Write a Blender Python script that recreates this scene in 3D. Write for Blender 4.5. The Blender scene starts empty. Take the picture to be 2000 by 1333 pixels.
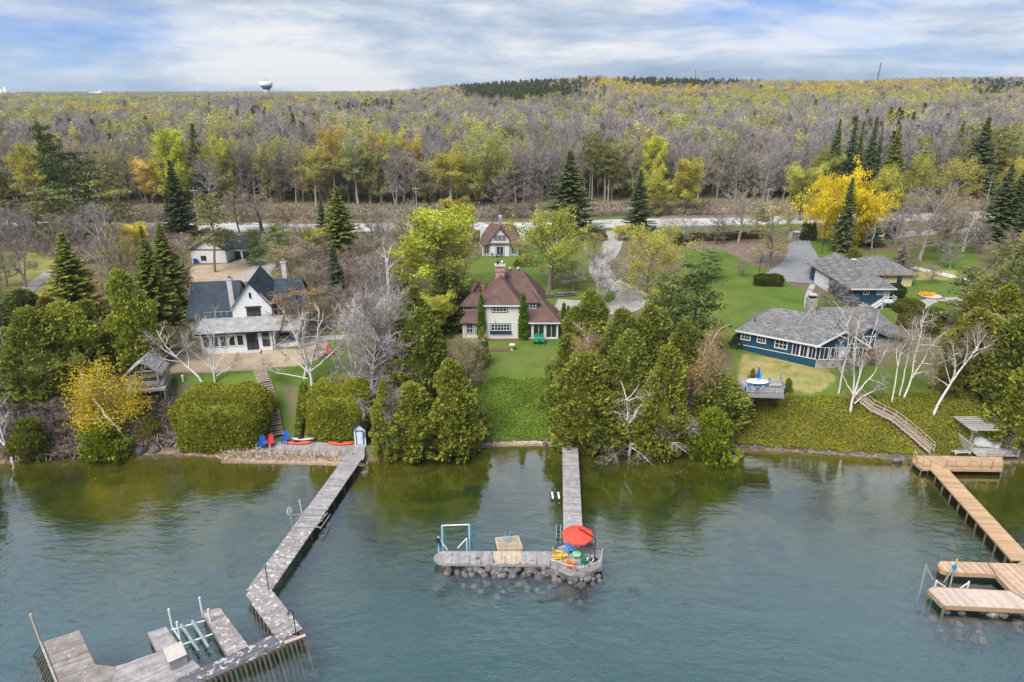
import bpy, math, random
import numpy as np
from mathutils import Vector, Matrix, Euler

# ------------------------------------------------------------------ camera, sky, sun, exposure
sc = bpy.context.scene
COL = sc.collection
CAM_H, FOC, CX, CY = 43.0, 1333.3, 1000.0, 666.5
PITCH = math.atan((CY - 175.0) / FOC)
cam = bpy.data.cameras.new('camera')
cam.sensor_width = 36.0; cam.lens = 24.0; cam.clip_start = 0.5; cam.clip_end = 20000
camo = bpy.data.objects.new('camera', cam); COL.objects.link(camo)
camo.location = (0, 0, CAM_H); camo.rotation_euler = (math.pi/2 - PITCH, 0, 0)
sc.camera = camo
SUN_EL, SUN_AZ = math.radians(52), math.radians(215)      # azimuth clockwise from +Y: behind the camera, to its left
sc.view_settings.view_transform = 'Standard'; sc.view_settings.look = 'None'
sc.view_settings.exposure = 1.18; sc.view_settings.gamma = 1.0; sc.view_settings.use_curve_mapping = False
sc.cycles.use_denoising = True
sc.cycles.max_bounces = 6; sc.cycles.diffuse_bounces = 3; sc.cycles.glossy_bounces = 2
sc.cycles.transmission_bounces = 3; sc.cycles.transparent_max_bounces = 8; sc.cycles.volume_bounces = 0
sc.cycles.caustics_reflective = False; sc.cycles.caustics_refractive = False

def nn(nt, t, **kw):
    n = nt.nodes.new(t)
    for k, v in kw.items():
        if k.startswith('i_'):
            n.inputs[k[2:].replace('_', ' ')].default_value = v
        else:
            setattr(n, k, v)
    return n
def mixc(nt, fac, a, b, blend='MIX'):
    n = nt.nodes.new('ShaderNodeMix'); n.data_type = 'RGBA'; n.blend_type = blend
    for s, v in ((0, fac), (6, a), (7, b)):
        if hasattr(v, 'links'): nt.links.new(v, n.inputs[s])
        elif isinstance(v, (int, float)): n.inputs[s].default_value = v
        else: n.inputs[s].default_value = (*v[:3], 1)
    return n.outputs[2]
def math_n(nt, op, a, b=None, c=None, clamp=False):
    n = nt.nodes.new('ShaderNodeMath'); n.operation = op; n.use_clamp = clamp
    for s, v in enumerate((a, b, c)):
        if v is None: continue
        if hasattr(v, 'links'): nt.links.new(v, n.inputs[s])
        else: n.inputs[s].default_value = v
    return n.outputs[0]
def ramp(nt, fac, stops, interp='LINEAR'):
    n = nt.nodes.new('ShaderNodeValToRGB'); cr = n.color_ramp; cr.interpolation = interp
    while len(cr.elements) < len(stops): cr.elements.new(0.5)
    for e, (p, c) in zip(cr.elements, stops):
        e.position = p
        e.color = (c, c, c, 1) if isinstance(c, (int, float)) else (*c, 1)
    nt.links.new(fac, n.inputs[0])
    return n.outputs[0]

world = bpy.data.worlds.new('World'); sc.world = world; world.use_nodes = True
wt = world.node_tree; wt.nodes.clear()
sky = nn(wt, 'ShaderNodeTexSky', sky_type='NISHITA', sun_disc=False, sun_elevation=SUN_EL, sun_rotation=SUN_AZ,
         altitude=600, air_density=0.8, dust_density=0.0, ozone_density=4.0)
tc = nn(wt, 'ShaderNodeTexCoord')
mp = nn(wt, 'ShaderNodeMapping'); mp.inputs['Location'].default_value = (-5.576, -4.645, -8.459); mp.inputs['Scale'].default_value = (1.0, 1.0, 4.0)
wt.links.new(tc.outputs['Generated'], mp.inputs[0])
n1 = nn(wt, 'ShaderNodeTexNoise', i_Scale=1.8, i_Detail=10.0, i_Roughness=0.56, i_Distortion=0.25)
wt.links.new(mp.outputs[0], n1.inputs['Vector'])
n2 = nn(wt, 'ShaderNodeTexNoise', i_Scale=2.3, i_Detail=10.0, i_Roughness=0.60, i_Distortion=0.2)
mp2 = nn(wt, 'ShaderNodeMapping'); mp2.inputs['Location'].default_value = (-0.649, -1.07, 6.164); mp2.inputs['Scale'].default_value = (1.0, 1.0, 5.0)
wt.links.new(tc.outputs['Generated'], mp2.inputs[0]); wt.links.new(mp2.outputs[0], n2.inputs['Vector'])
cover = ramp(wt, n1.outputs['Fac'], [(0.36, 0.28), (0.44, 0.80), (0.52, 1.0)])
cloudcol = ramp(wt, n2.outputs['Fac'], [(0.40, (0.135, 0.185, 0.265)), (0.50, (0.225, 0.27, 0.335)), (0.60, (0.38, 0.39, 0.405))])
skyc = mixc(wt, 1.0, sky.outputs[0], (0.021, 0.032, 0.052), 'MULTIPLY')
cl = mixc(wt, cover, skyc, cloudcol)
bg = nn(wt, 'ShaderNodeBackground', i_Strength=1.0); wo = nn(wt, 'ShaderNodeOutputWorld')
wt.links.new(cl, bg.inputs[0]); wt.links.new(bg.outputs[0], wo.inputs[0])

sun = bpy.data.lights.new('sun', 'SUN'); sun.energy = 2.5; sun.angle = math.radians(40); sun.color = (1.0, 0.95, 0.87)
suno = bpy.data.objects.new('sun', sun); COL.objects.link(suno)
_sd = Vector((math.sin(SUN_AZ)*math.cos(SUN_EL), math.cos(SUN_AZ)*math.cos(SUN_EL), math.sin(SUN_EL)))
suno.rotation_euler = _sd.to_track_quat('Z', 'Y').to_euler(); suno.location = (0, 0, 300)

# ------------------------------------------------------------------ terrain heights and sight-line helpers
_c, _s = math.cos(PITCH), math.sin(PITCH)
def ray(px, py):
    u = (px - CX)/FOC; v = (CY - py)/FOC
    return (u, _c + v*_s, -_s + v*_c)
def at(px, py, z):
    d = ray(px, py); t = (z - CAM_H)/d[2]
    return Vector((d[0]*t, d[1]*t, z))
def atY(px, py, Y):
    d = ray(px, py); t = Y/d[1]
    return Vector((d[0]*t, Y, CAM_H + d[2]*t))
def proj(X, Y, Z):
    zc = Y*_c - (Z - CAM_H)*_s; v = Y*_s + (Z - CAM_H)*_c
    return CX + FOC*X/zc, CY - FOC*v/zc, zc
SHX = np.array([-400, -140, -75, -62, -56, -48, -40, -31, -19, -15, -4.6, 6, 21, 29, 39, 45, 50, 63, 90, 160, 400.])
SHY = np.array([76, 76, 74, 73.4, 76.3, 75.6, 75.3, 74.0, 73.6, 74.6, 78.0, 78.8, 76.6, 76.8, 75.9, 74.9, 73.6, 73.4, 74, 76, 76.])
DX = np.array([-400, -60, -35, -18, -6, -2, 0, .5, 1.5, 9.5, 20, 45, 110, 180, 400.])
DZ = np.array([-6.5, -6, -3.6, -1.9, -.75, -.25, 0, .22, .6, 6.3, 7.4, 8.0, 9.0, 10.0, 12.])
RA = np.array([-1.2, -.75, -.45, -.30, -.165, -.075, 0, .11, .30, .45, .56, .75, 1.2])
RZ = np.array([9, 9, 9, 11, 14, 22, 27, 34, 31, 31, 35, 34, 33.])
def height(x, y):
    x = np.asarray(x, float); y = np.asarray(y, float)
    d = y - np.interp(x, SHX, SHY)
    off = np.interp(x, [-60, -44, -40, -33, -30, -17, -14, -8], [0, 0, 1.6, 1.6, 3.6, 3.6, 0, 0])
    z = np.interp(np.where(d > 1.5, np.maximum(1.5, d-off*np.clip((22-d)/8, 0, 1)), d), DX, DZ)
    z = z + np.where(d > 12, 0.18*np.sin(x*.11+1)*np.sin(y*.09), 0)*np.clip((d-12)/10, 0, 1)
    a = x/np.maximum(y, 1)
    rz = np.interp(a, RA, RZ)
    t = np.clip((y-300)/850, 0, 1); t = t*t*(3-2*t)
    far = 10.5 + (rz-10.5)*t + np.where(y > 350, 2.5*np.sin(x*.006+y*.004)*np.sin(y*.008+2), 0)*np.clip((y-350)/200, 0, 1)
    drop = np.clip((y-1250)/600, 0, 1)
    far = far*(1-drop) + (9 + (rz-9)*.55)*drop
    return np.where(y > 280, np.where(y < 330, z + (far-z)*(y-280)/50, far), z)
def hz(x, y): return float(height(x, y))
def ground(px, py):
    d = ray(px, py); lo = 20.0; t = lo
    while t < 3000:
        x, y, z = d[0]*t, d[1]*t, CAM_H + d[2]*t
        if z < hz(x, y): break
        t *= 1.004
    a, b = t/1.004, t
    for _ in range(18):
        m = (a+b)/2
        if CAM_H + d[2]*m < hz(d[0]*m, d[1]*m): b = m
        else: a = m
    return Vector((d[0]*b, d[1]*b, hz(d[0]*b, d[1]*b)))
def top_z(p, py):
    """height of the point above p that is seen at image row py"""
    d = ray(CX, py); return CAM_H + d[2]*(p[1]/d[1])
def m_per_px(p): return (p[1]*_c - (p[2]-CAM_H)*_s)/FOC

# ------------------------------------------------------------------ object helpers
def tag(o, label=None, cat=None, group=None, kind=None):
    if label: o['label'] = label
    if cat: o['category'] = cat
    if group: o['group'] = group
    if kind: o['kind'] = kind
    return o
def link(name, me, mat=None, parent=None, loc=None):
    o = bpy.data.objects.new(name, me); COL.objects.link(o)
    if mat is not None and me is not None and not me.materials:
        for m in (mat if isinstance(mat, (list, tuple)) else [mat]): me.materials.append(m)
    if parent is not None: o.parent = parent
    if loc is not None: o.location = loc
    return o
def thing(name, label, cat, loc=(0, 0, 0), rz=0.0, group=None):
    o = bpy.data.objects.new(name, None); COL.objects.link(o)
    o.location = loc; o.rotation_euler = (0, 0, rz); o.empty_display_size = .2
    return tag(o, label, cat, group)

class G:
    """numpy geometry bin: quads and triangles with a per-vertex tint"""
    def __init__(s): s.v = []; s.f = []; s.t = []; s.m = []; s.n = 0
    def add(s, verts, faces, tint=1.0, mi=0):
        verts = np.asarray(verts, np.float32).reshape(-1, 3); faces = np.asarray(faces, np.int32)
        s.v.append(verts); s.f.append(faces + s.n)
        s.t.append(np.broadcast_to(np.asarray(tint, np.float32), (len(verts),)))
        s.m.append(np.full(len(faces), mi, np.int32)); s.n += len(verts)
    def quads(s, c, u, w, tint=1.0, mi=0):
        """cards centred at c with half axes u and w"""
        V = np.stack([c-u-w, c+u-w, c+u+w, c-u+w], 1).reshape(-1, 3)
        if np.ndim(tint): tint = np.repeat(tint, 4)
        s.add(V, np.arange(len(V)).reshape(-1, 4), tint, mi)
    def tube(s, pts, rad, sides=5, tint=1.0, mi=0):
        pts = np.asarray(pts, float); n = len(pts); rad = np.broadcast_to(rad, (n,))
        tan = np.gradient(pts, axis=0); tan /= np.linalg.norm(tan, axis=1)[:, None]+1e-9
        ref = np.array([0, 0, 1.]) if abs(tan[0, 2]) < .9 else np.array([1., 0, 0])
        a = np.cross(tan, ref); a /= np.linalg.norm(a, axis=1)[:, None]+1e-9; b = np.cross(tan, a)
        th = np.arange(sides)*2*math.pi/sides
        V = pts[:, None] + rad[:, None, None]*(np.cos(th)[None, :, None]*a[:, None] + np.sin(th)[None, :, None]*b[:, None])
        i = np.arange(n-1)[:, None]*sides; j = np.arange(sides)[None]; k = (j+1) % sides
        F = np.stack([i+j, i+k, i+sides+k, i+sides+j], -1).reshape(-1, 4)
        s.add(V, F, tint, mi)
    def mesh(s, name, smooth=False):
        me = bpy.data.meshes.new(name)
        V = np.concatenate(s.v); nv = len(V)
        me.vertices.add(nv); me.vertices.foreach_set('co', V.ravel())
        tot = sum(f.size for f in s.f); np_ = sum(len(f) for f in s.f)
        me.loops.add(tot); me.polygons.add(np_)
        me.loops.foreach_set('vertex_index', np.concatenate([f.ravel() for f in s.f]))
        lens = np.concatenate([np.full(len(f), f.shape[1], np.int32) for f in s.f])
        me.polygons.foreach_set('loop_start', np.concatenate([[0], np.cumsum(lens)[:-1]]).astype(np.int32))
        me.polygons.foreach_set('material_index', np.concatenate(s.m))
        at_ = me.attributes.new('tint', 'FLOAT', 'POINT'); at_.data.foreach_set('value', np.concatenate(s.t))
        if smooth: me.polygons.foreach_set('use_smooth', np.ones(np_, bool))
        me.update(calc_edges=True); me.validate()
        return me

class B:
    """small solid builder for architecture: faces listed by hand"""
    def __init__(s): s.v = []; s.f = []
    def poly(s, pts):
        n = len(s.v); s.v += [tuple(p) for p in pts]; s.f.append(tuple(range(n, n+len(pts)))); return s
    def box(s, x0, x1, y0, y1, z0, z1):
        n = len(s.v)
        s.v += [(x0,y0,z0),(x1,y0,z0),(x1,y1,z0),(x0,y1,z0),(x0,y0,z1),(x1,y0,z1),(x1,y1,z1),(x0,y1,z1)]
        s.f += [tuple(n+i for i in q) for q in ((0,3,2,1),(4,5,6,7),(0,1,5,4),(1,2,6,5),(2,3,7,6),(3,0,4,7))]; return s
    def prism(s, poly, z0, z1):
        """vertical prism over a ccw polygon; z1 may be a list of top heights"""
        n = len(s.v); k = len(poly); zt = z1 if isinstance(z1, (list, tuple)) else [z1]*k
        zb = z0 if isinstance(z0, (list, tuple)) else [z0]*k
        s.v += [(p[0], p[1], b) for p, b in zip(poly, zb)] + [(p[0], p[1], t) for p, t in zip(poly, zt)]
        s.f.append(tuple(n+i for i in reversed(range(k)))); s.f.append(tuple(n+k+i for i in range(k)))
        for i in range(k):
            j = (i+1) % k; s.f.append((n+i, n+j, n+k+j, n+k+i))
        return s
    def slab(s, top, th):
        """a sheet given by its top outline, thickened straight down"""
        n = len(s.v); k = len(top)
        s.v += [tuple(p) for p in top] + [(p[0], p[1], p[2]-th) for p in top]
        s.f.append(tuple(n+i for i in range(k))); s.f.append(tuple(n+k+i for i in reversed(range(k))))
        for i in range(k):
            j = (i+1) % k; s.f.append((n+i, n+k+i, n+k+j, n+j))
        return s
    def bar(s, p, q, w, h=None, up=(0, 0, 1)):
        """a square bar from p to q"""
        h = h or w; p = Vector(p); q = Vector(q); d = (q-p).normalized(); up = Vector(up)
        if abs(d.dot(up)) > .98: up = Vector((0, 1, 0))
        a = d.cross(up).normalized()*(w/2); b = a.cross(d).normalized()*(h/2)
        n = len(s.v)
        s.v += [tuple(x) for x in (p-a-b, p+a-b, p+a+b, p-a+b, q-a-b, q+a-b, q+a+b, q-a+b)]
        s.f += [tuple(n+i for i in f) for f in ((3,2,1,0),(4,5,6,7),(0,1,5,4),(1,2,6,5),(2,3,7,6),(3,0,4,7))]; return s
    def cyl(s, p, q, r, sides=8, r2=None):
        p = Vector(p); q = Vector(q); d = (q-p).normalized()
        up = Vector((0, 0, 1)) if abs(d.z) < .95 else Vector((1, 0, 0))
        a = d.cross(up).normalized(); b = a.cross(d).normalized(); r2 = r if r2 is None else r2
        n = len(s.v)
        for c, rr in ((p, r), (q, r2)):
            for i in range(sides):
                t = 2*math.pi*i/sides; s.v.append(tuple(c + a*rr*math.cos(t) - b*rr*math.sin(t)))
        s.f.append(tuple(n+i for i in reversed(range(sides)))); s.f.append(tuple(n+sides+i for i in range(sides)))
        for i in range(sides):
            j = (i+1) % sides; s.f.append((n+i, n+j, n+sides+j, n+sides+i))
        return s
    def path(s, pts, r, sides=6):
        for a, b in zip(pts[:-1], pts[1:]): s.cyl(a, b, r, sides)
        return s
    def lathe(s, prof, c=(0, 0, 0), sides=12):
        n = len(s.v)
        for r, z in prof:
            for i in range(sides):
                t = 2*math.pi*i/sides; s.v.append((c[0]+r*math.cos(t), c[1]+r*math.sin(t), c[2]+z))
        k = len(prof)
        for a in range(k-1):
            for i in range(sides):
                j = (i+1) % sides; s.f.append((n+a*sides+i, n+a*sides+j, n+(a+1)*sides+j, n+(a+1)*sides+i))
        s.f.append(tuple(n+i for i in reversed(range(sides)))); s.f.append(tuple(n+(k-1)*sides+i for i in range(sides)))
        return s
    def mesh(s, name):
        me = bpy.data.meshes.new(name); me.from_pydata(s.v, [], s.f); me.update(); return me
    def build(s, name, mat, parent=None, loc=None, bevel=0, smooth=False):
        me = s.mesh(name); o = link(name, me, mat, parent, loc)
        if bevel:
            m = o.modifiers.new('bevel', 'BEVEL'); m.width = bevel; m.segments = 1; m.limit_method = 'ANGLE'
        if smooth: me.polygons.foreach_set('use_smooth', np.ones(len(me.polygons), bool))
        return o
def copy_tree(o, parent=None):
    c = o.copy(); COL.objects.link(c); c.parent = parent
    for ch in list(o.children): copy_tree(ch, c)
    return c

# ------------------------------------------------------------------ materials
MATS = {}
def M(name, col=(.5, .5, .5), rough=.75, var=.18, scale=3.0, bump=0.0, bscale=20.0, metal=0.0, spec=.3, col2=None, stretch=(1, 1, 1), rnd=0.0, coords='Object', patch=None):
    """principled with a two-tone noise; rnd = brightness change from object to object; patch=(colour, scale, threshold) for stains"""
    if name in MATS: return MATS[name]
    m = bpy.data.materials.new(name); m.use_nodes = True; nt = m.node_tree; b = nt.nodes['Principled BSDF']
    b.inputs['Roughness'].default_value = rough; b.inputs['Metallic'].default_value = metal; b.inputs['Specular IOR Level'].default_value = spec
    t = nn(nt, 'ShaderNodeTexCoord'); mpn = nn(nt, 'ShaderNodeMapping'); mpn.inputs['Scale'].default_value = stretch
    if coords == 'World':
        g = nn(nt, 'ShaderNodeNewGeometry'); nt.links.new(g.outputs['Position'], mpn.inputs[0])
    else: nt.links.new(t.outputs[coords], mpn.inputs[0])
    nz = nn(nt, 'ShaderNodeTexNoise', i_Scale=scale, i_Detail=5.0, i_Roughness=.62); nt.links.new(mpn.outputs[0], nz.inputs['Vector'])
    lo = [c*(1-var) for c in col]; hi = [min(1, c*(1+var)) for c in (col2 or col)]
    c = ramp(nt, nz.outputs['Fac'], [(.3, lo), (.7, hi)])
    if patch:
        pz = nn(nt, 'ShaderNodeTexNoise', i_Scale=patch[1], i_Detail=4.0, i_Roughness=.6); nt.links.new(mpn.outputs[0], pz.inputs['Vector'])
        f = ramp(nt, pz.outputs['Fac'], [(patch[2], 0.0), (patch[2]+.06, 1.0)])
        c = mixc(nt, f, c, patch[0])
    if rnd:
        oi = nn(nt, 'ShaderNodeObjectInfo')
        k = math_n(nt, 'MULTIPLY_ADD', oi.outputs['Random'], 2*rnd, 1-rnd)
        hs = nn(nt, 'ShaderNodeHueSaturation'); nt.links.new(k, hs.inputs['Value']); nt.links.new(c, hs.inputs['Color']); c = hs.outputs[0]
    nt.links.new(c, b.inputs['Base Color'])
    if bump:
        bz = nn(nt, 'ShaderNodeTexNoise', i_Scale=bscale, i_Detail=4.0); nt.links.new(mpn.outputs[0], bz.inputs['Vector'])
        bn = nn(nt, 'ShaderNodeBump', i_Strength=bump, i_Distance=.05); nt.links.new(bz.outputs['Fac'], bn.inputs['Height']); nt.links.new(bn.outputs[0], b.inputs['Normal'])
    MATS[name] = m; return m
def leaf_mat(name, trans=.38, hue=.012):
    m = bpy.data.materials.new(name); m.use_nodes = True; nt = m.node_tree; b = nt.nodes['Principled BSDF']
    oi = nn(nt, 'ShaderNodeObjectInfo'); a = nn(nt, 'ShaderNodeAttribute', attribute_name='tint')
    h = nn(nt, 'ShaderNodeHueSaturation'); nt.links.new(oi.outputs['Color'], h.inputs['Color'])
    nt.links.new(math_n(nt, 'MULTIPLY', a.outputs['Fac'], math_n(nt, 'MULTIPLY_ADD', oi.outputs['Random'], .3, .85)), h.inputs['Value'])
    nt.links.new(math_n(nt, 'MULTIPLY_ADD', math_n(nt, 'FRACT', math_n(nt, 'MULTIPLY', a.outputs['Fac'], 37.7)), 2*hue, .5-hue), h.inputs['Hue'])
    nt.links.new(h.outputs[0], b.inputs['Base Color']); b.inputs['Roughness'].default_value = .7; b.inputs['Specular IOR Level'].default_value = .15
    if trans:
        tr = nn(nt, 'ShaderNodeBsdfTranslucent'); nt.links.new(h.outputs[0], tr.inputs[0])
        mx = nn(nt, 'ShaderNodeMixShader', i_Fac=trans); nt.links.new(b.outputs[0], mx.inputs[1]); nt.links.new(tr.outputs[0], mx.inputs[2])
        nt.links.new(mx.outputs[0], nt.nodes['Material Output'].inputs[0])
    return m
LEAF = leaf_mat('foliage'); NEEDLE = leaf_mat('needles', .28)
TWIG = leaf_mat('twigs', 0.0, .006)
_t = TWIG.node_tree; _h = [n for n in _t.nodes if n.type == 'HUE_SAT'][0]; _o = [n for n in _t.nodes if n.type == 'OBJECT_INFO'][0]
_t.links.new(mixc(_t, .5, _o.outputs['Color'], (.22, .19, .18)), _h.inputs['Color'])
BARK = M('bark', (.17, .14, .125), .9, .3, 4, .5, 9, rnd=.15)
BARK_PALE = M('pale bark', (.36, .33, .31), .9, .25, 4, .4, 9, rnd=.12)
BIRCH = M('birch bark', (.66, .64, .61), .8, .12, 5, .2, 9, patch=((.07, .065, .06), 2.2, .60), stretch=(1, 1, 1.6))
BARK_RED = M('pine bark', (.27, .15, .09), .9, .3, 4, .5, 9)
# ------------------------------------------------------------------ the ground: one sheet from the lake bed to the horizon
def px_poly(pts, z=None):
    return [tuple((at(x, y, z) if z is not None else ground(x, y))[:2]) for x, y in pts]
def inside(poly, X, Y):
    r = np.zeros(X.shape, bool); n = len(poly)
    for i in range(n):
        x0, y0 = poly[i]; x1, y1 = poly[(i+1) % n]
        c = ((y0 > Y) != (y1 > Y)) & (X < (x1-x0)*(Y-y0)/((y1-y0) or 1e-9)+x0)
        r ^= c
    return r
ys = np.concatenate([np.arange(-60, 30, 6.), np.arange(30, 66, 2.), np.arange(66, 130, .55), np.arange(130, 215, 1.0), np.arange(215, 330, 4.), np.geomspace(330, 12000, 70)])
us = np.sinh(np.linspace(-2.2, 2.2, 421))/math.sinh(2.2)
hw = np.where(ys < 200, 230., 230+(ys-200)*1.15)
X = us[None]*hw[:, None]; Y = np.broadcast_to(ys[:, None], X.shape)
Z = height(X, Y)
gr = np.random.default_rng(5)
lawn = np.zeros(X.shape, np.float32); dirt = lawn.copy(); litter = lawn.copy(); dry = lawn.copy()
def paint(arr, pts, val=1.0):
    arr[inside(px_poly(pts), X, Y)] = val
for pts in (
    [(955, 660), (1095, 655), (1098, 700), (1075, 752), (960, 752), (930, 700)],                       # lawn in front of the middle house
    [(925, 500), (1160, 470), (1215, 545), (1195, 600), (1065, 600), (1030, 560), (920, 620), (880, 560)],   # lawn between the middle houses
    [(1020, 446), (1560, 428), (1560, 448), (1330, 462), (1000, 466)],                                # verge south of the road
    [(1330, 480), (1400, 480), (1480, 520), (1600, 590), (1600, 680), (1440, 700), (1340, 640)],       # lawn of the blue house
    [(1550, 460), (1640, 468), (1660, 500), (1900, 470), (1915, 520), (1860, 600), (1800, 640), (1700, 640), (1600, 600), (1640, 520), (1600, 505)],
    [(1430, 690), (1600, 712), (1820, 720), (1860, 790), (1640, 790), (1430, 765)],
    [(350, 735), (520, 715), (650, 690), (690, 720), (640, 770), (540, 735), (480, 745), (300, 760)],
    [(640, 640), (700, 640), (700, 740), (640, 730)],
    [(495, 728), (545, 728), (580, 862), (520, 866)], [(560, 452), (800, 452), (800, 462), (560, 462)],
    [(90, 500), (135, 490), (140, 560), (70, 570)], [(0, 585), (25, 585), (25, 625), (0, 625)],
    [(1900, 350), (1960, 350), (1960, 372), (1890, 372)], [(1150, 425), (1240, 420), (1240, 432), (1150, 432)],
): paint(lawn, pts)
for pts in ([(380, 690), (600, 680), (640, 660), (640, 690), (600, 712), (480, 725), (330, 730), (350, 690)],
            [(370, 520), (520, 510), (530, 545), (380, 560)],): paint(dirt, pts)
for pts in ([(1340, 462), (1470, 470), (1545, 500), (1540, 520), (1480, 520), (1400, 485), (1340, 488)],
            [(0, 720), (150, 740), (340, 760), (350, 880), (0, 905)], [(1280, 700), (1340, 700), (1420, 820), (1420, 870), (1320, 880)],
            [(1290, 405), (1480, 395), (1480, 425), (1290, 428)], [(0, 640), (60, 640), (60, 900), (0, 900)]): paint(litter, pts)
for pts in ([(1450, 690), (1600, 712), (1640, 740), (1600, 765), (1440, 755)], [(1790, 530), (1870, 525), (1870, 548), (1790, 548)], [(0, 490), (130, 490), (110, 600), (0, 620)]): paint(dry, pts)
def blur(a, k=2):
    for _ in range(k):
        a = (a + np.roll(a, 1, 0) + np.roll(a, -1, 0) + np.roll(a, 1, 1) + np.roll(a, -1, 1))/5
    return a
lawn, dirt, litter, dry = (blur(a) for a in (lawn, dirt, litter, dry))
nr, ncol = X.shape
me = bpy.data.meshes.new('ground')
idx = np.arange(nr*ncol).reshape(nr, ncol)
F = np.stack([idx[:-1, :-1], idx[:-1, 1:], idx[1:, 1:], idx[1:, :-1]], -1).reshape(-1, 4)
me.vertices.add(nr*ncol); me.vertices.foreach_set('co', np.stack([X, Y, Z], -1).astype(np.float32).ravel())
me.loops.add(F.size); me.polygons.add(len(F)); me.loops.foreach_set('vertex_index', F.ravel().astype(np.int32))
me.polygons.foreach_set('loop_start', (np.arange(len(F))*4).astype(np.int32)); me.polygons.foreach_set('use_smooth', np.ones(len(F), bool))
dd = (Y - np.interp(X, SHX, SHY))
fd = (dd[:-1, :-1] + dd[1:, 1:])/2
me.polygons.foreach_set('material_index', (fd < .35).astype(np.int32).ravel())
ca = me.attributes.new('cover', 'FLOAT_COLOR', 'POINT')
ca.data.foreach_set('color', np.stack([lawn, dirt, litter, dry], -1).astype(np.float32).ravel())
me.update(calc_edges=True)

gm = bpy.data.materials.new('ground cover'); gm.use_nodes = True; nt = gm.node_tree; bs = nt.nodes['Principled BSDF']
bs.inputs['Roughness'].default_value = .95; bs.inputs['Specular IOR Level'].default_value = .1
geo = nn(nt, 'ShaderNodeNewGeometry'); P_ = geo.outputs['Position']
def nz_(nt, sc_, det=6., rough=.6, vec=None, dist=0.):
    n = nn(nt, 'ShaderNodeTexNoise', i_Scale=sc_, i_Detail=det, i_Roughness=rough, i_Distortion=dist); nt.links.new(vec if vec is not None else P_, n.inputs['Vector']); return n.outputs['Fac']
att = nn(nt, 'ShaderNodeAttribute', attribute_name='cover'); sep = nn(nt, 'ShaderNodeSeparateColor'); nt.links.new(att.outputs['Color'], sep.inputs[0])
rag = math_n(nt, 'MULTIPLY_ADD', nz_(nt, .9), .9, -.45)
def soft(ch): return ramp(nt, math_n(nt, 'ADD', ch, rag), [(.36, 0.), (.64, 1.)])
base = ramp(nt, nz_(nt, .13), [(.3, (.105, .088, .055)), (.5, (.13, .115, .06)), (.7, (.10, .12, .04))])
base = mixc(nt, ramp(nt, nz_(nt, 2.1), [(.35, 0.), (.75, .6)]), base, (.19, .16, .10))
lw = ramp(nt, nz_(nt, .22), [(.28, (.055, .105, .016)), (.52, (.085, .145, .022)), (.75, (.125, .165, .034))])
lw = mixc(nt, ramp(nt, nz_(nt, 5.), [(.4, 0.), (.8, .45)]), lw, (.13, .17, .045))
lw = mixc(nt, ramp(nt, nz_(nt, .07, 7., .68, dist=1.), [(.46, 0.), (.66, .65)]), lw, (.17, .17, .055))
lt = ramp(nt, nz_(nt, .8), [(.3, (.13, .095, .075)), (.55, (.20, .15, .12)), (.75, (.27, .21, .165))])
dr = ramp(nt, nz_(nt, .5), [(.3, (.30, .235, .165)), (.7, (.42, .34, .25))])
dy = ramp(nt, nz_(nt, .35, dist=.6), [(.32, (.12, .17, .04)), (.5, (.27, .24, .09)), (.7, (.36, .30, .13))])
c = mixc(nt, soft(sep.outputs[0]), base, lw); c = mixc(nt, soft(att.outputs['Alpha']), c, dy)
c = mixc(nt, soft(sep.outputs[2]), c, lt); c = mixc(nt, soft(sep.outputs[1]), c, dr)
nt.links.new(c, bs.inputs['Base Color'])
bn = nn(nt, 'ShaderNodeBump', i_Strength=.5, i_Distance=.12); nt.links.new(nz_(nt, 3.2), bn.inputs['Height']); nt.links.new(bn.outputs[0], bs.inputs['Normal'])

bm_ = bpy.data.materials.new('lake bed'); bm_.use_nodes = True; nt = bm_.node_tree; bs = nt.nodes['Principled BSDF']
bs.inputs['Roughness'].default_value = 1.0; bs.inputs['Specular IOR Level'].default_value = 0.0
geo = nn(nt, 'ShaderNodeNewGeometry'); P_ = geo.outputs['Position']
sp = nn(nt, 'ShaderNodeSeparateXYZ'); nt.links.new(P_, sp.inputs[0])
sand = ramp(nt, nz_(nt, .35, dist=.8), [(.3, (.060, .055, .007)), (.55, (.098, .086, .012)), (.75, (.135, .115, .022))])
weed = ramp(nt, nz_(nt, .11, 7., .58, dist=1.2), [(.47, 0.), (.53, .75), (.62, 1.)])
deepw = ramp(nt, math_n(nt, 'MULTIPLY', sp.outputs[2], -1.), [(.02, 0.), (.35, 0.1), (.9, 1.)])
c = mixc(nt, math_n(nt, 'MULTIPLY', weed, deepw), sand, (.034, .042, .007))
spots = ramp(nt, nz_(nt, .19, 3., .5, dist=.4), [(.665, 0.), (.69, .8)])
marl = ramp(nt, math_n(nt, 'MULTIPLY', sp.outputs[2], -.25), [(.30, 0.), (.72, 1.)])
c = mixc(nt, marl, c, (.095, .132, .128))
c = mixc(nt, math_n(nt, 'MULTIPLY', spots, deepw), c, (.014, .026, .03))
shoremud = ramp(nt, math_n(nt, 'MULTIPLY_ADD', sp.outputs[2], 1., .5), [(.38, 0.), (.5, 1.)])
mud = ramp(nt, nz_(nt, 1.4), [(.35, (.10, .065, .035)), (.6, (.25, .19, .12)), (.75, (.33, .27, .18))])
c = mixc(nt, shoremud, c, mud)
nt.links.new(c, bs.inputs['Base Color'])
bn = nn(nt, 'ShaderNodeBump', i_Strength=.4, i_Distance=.1); nt.links.new(nz_(nt, 2.), bn.inputs['Height']); nt.links.new(bn.outputs[0], bs.inputs['Normal'])
tag(link('ground', me, [gm, bm_]), 'wooded ground running from the lake bed to the hills', kind='structure')

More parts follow.
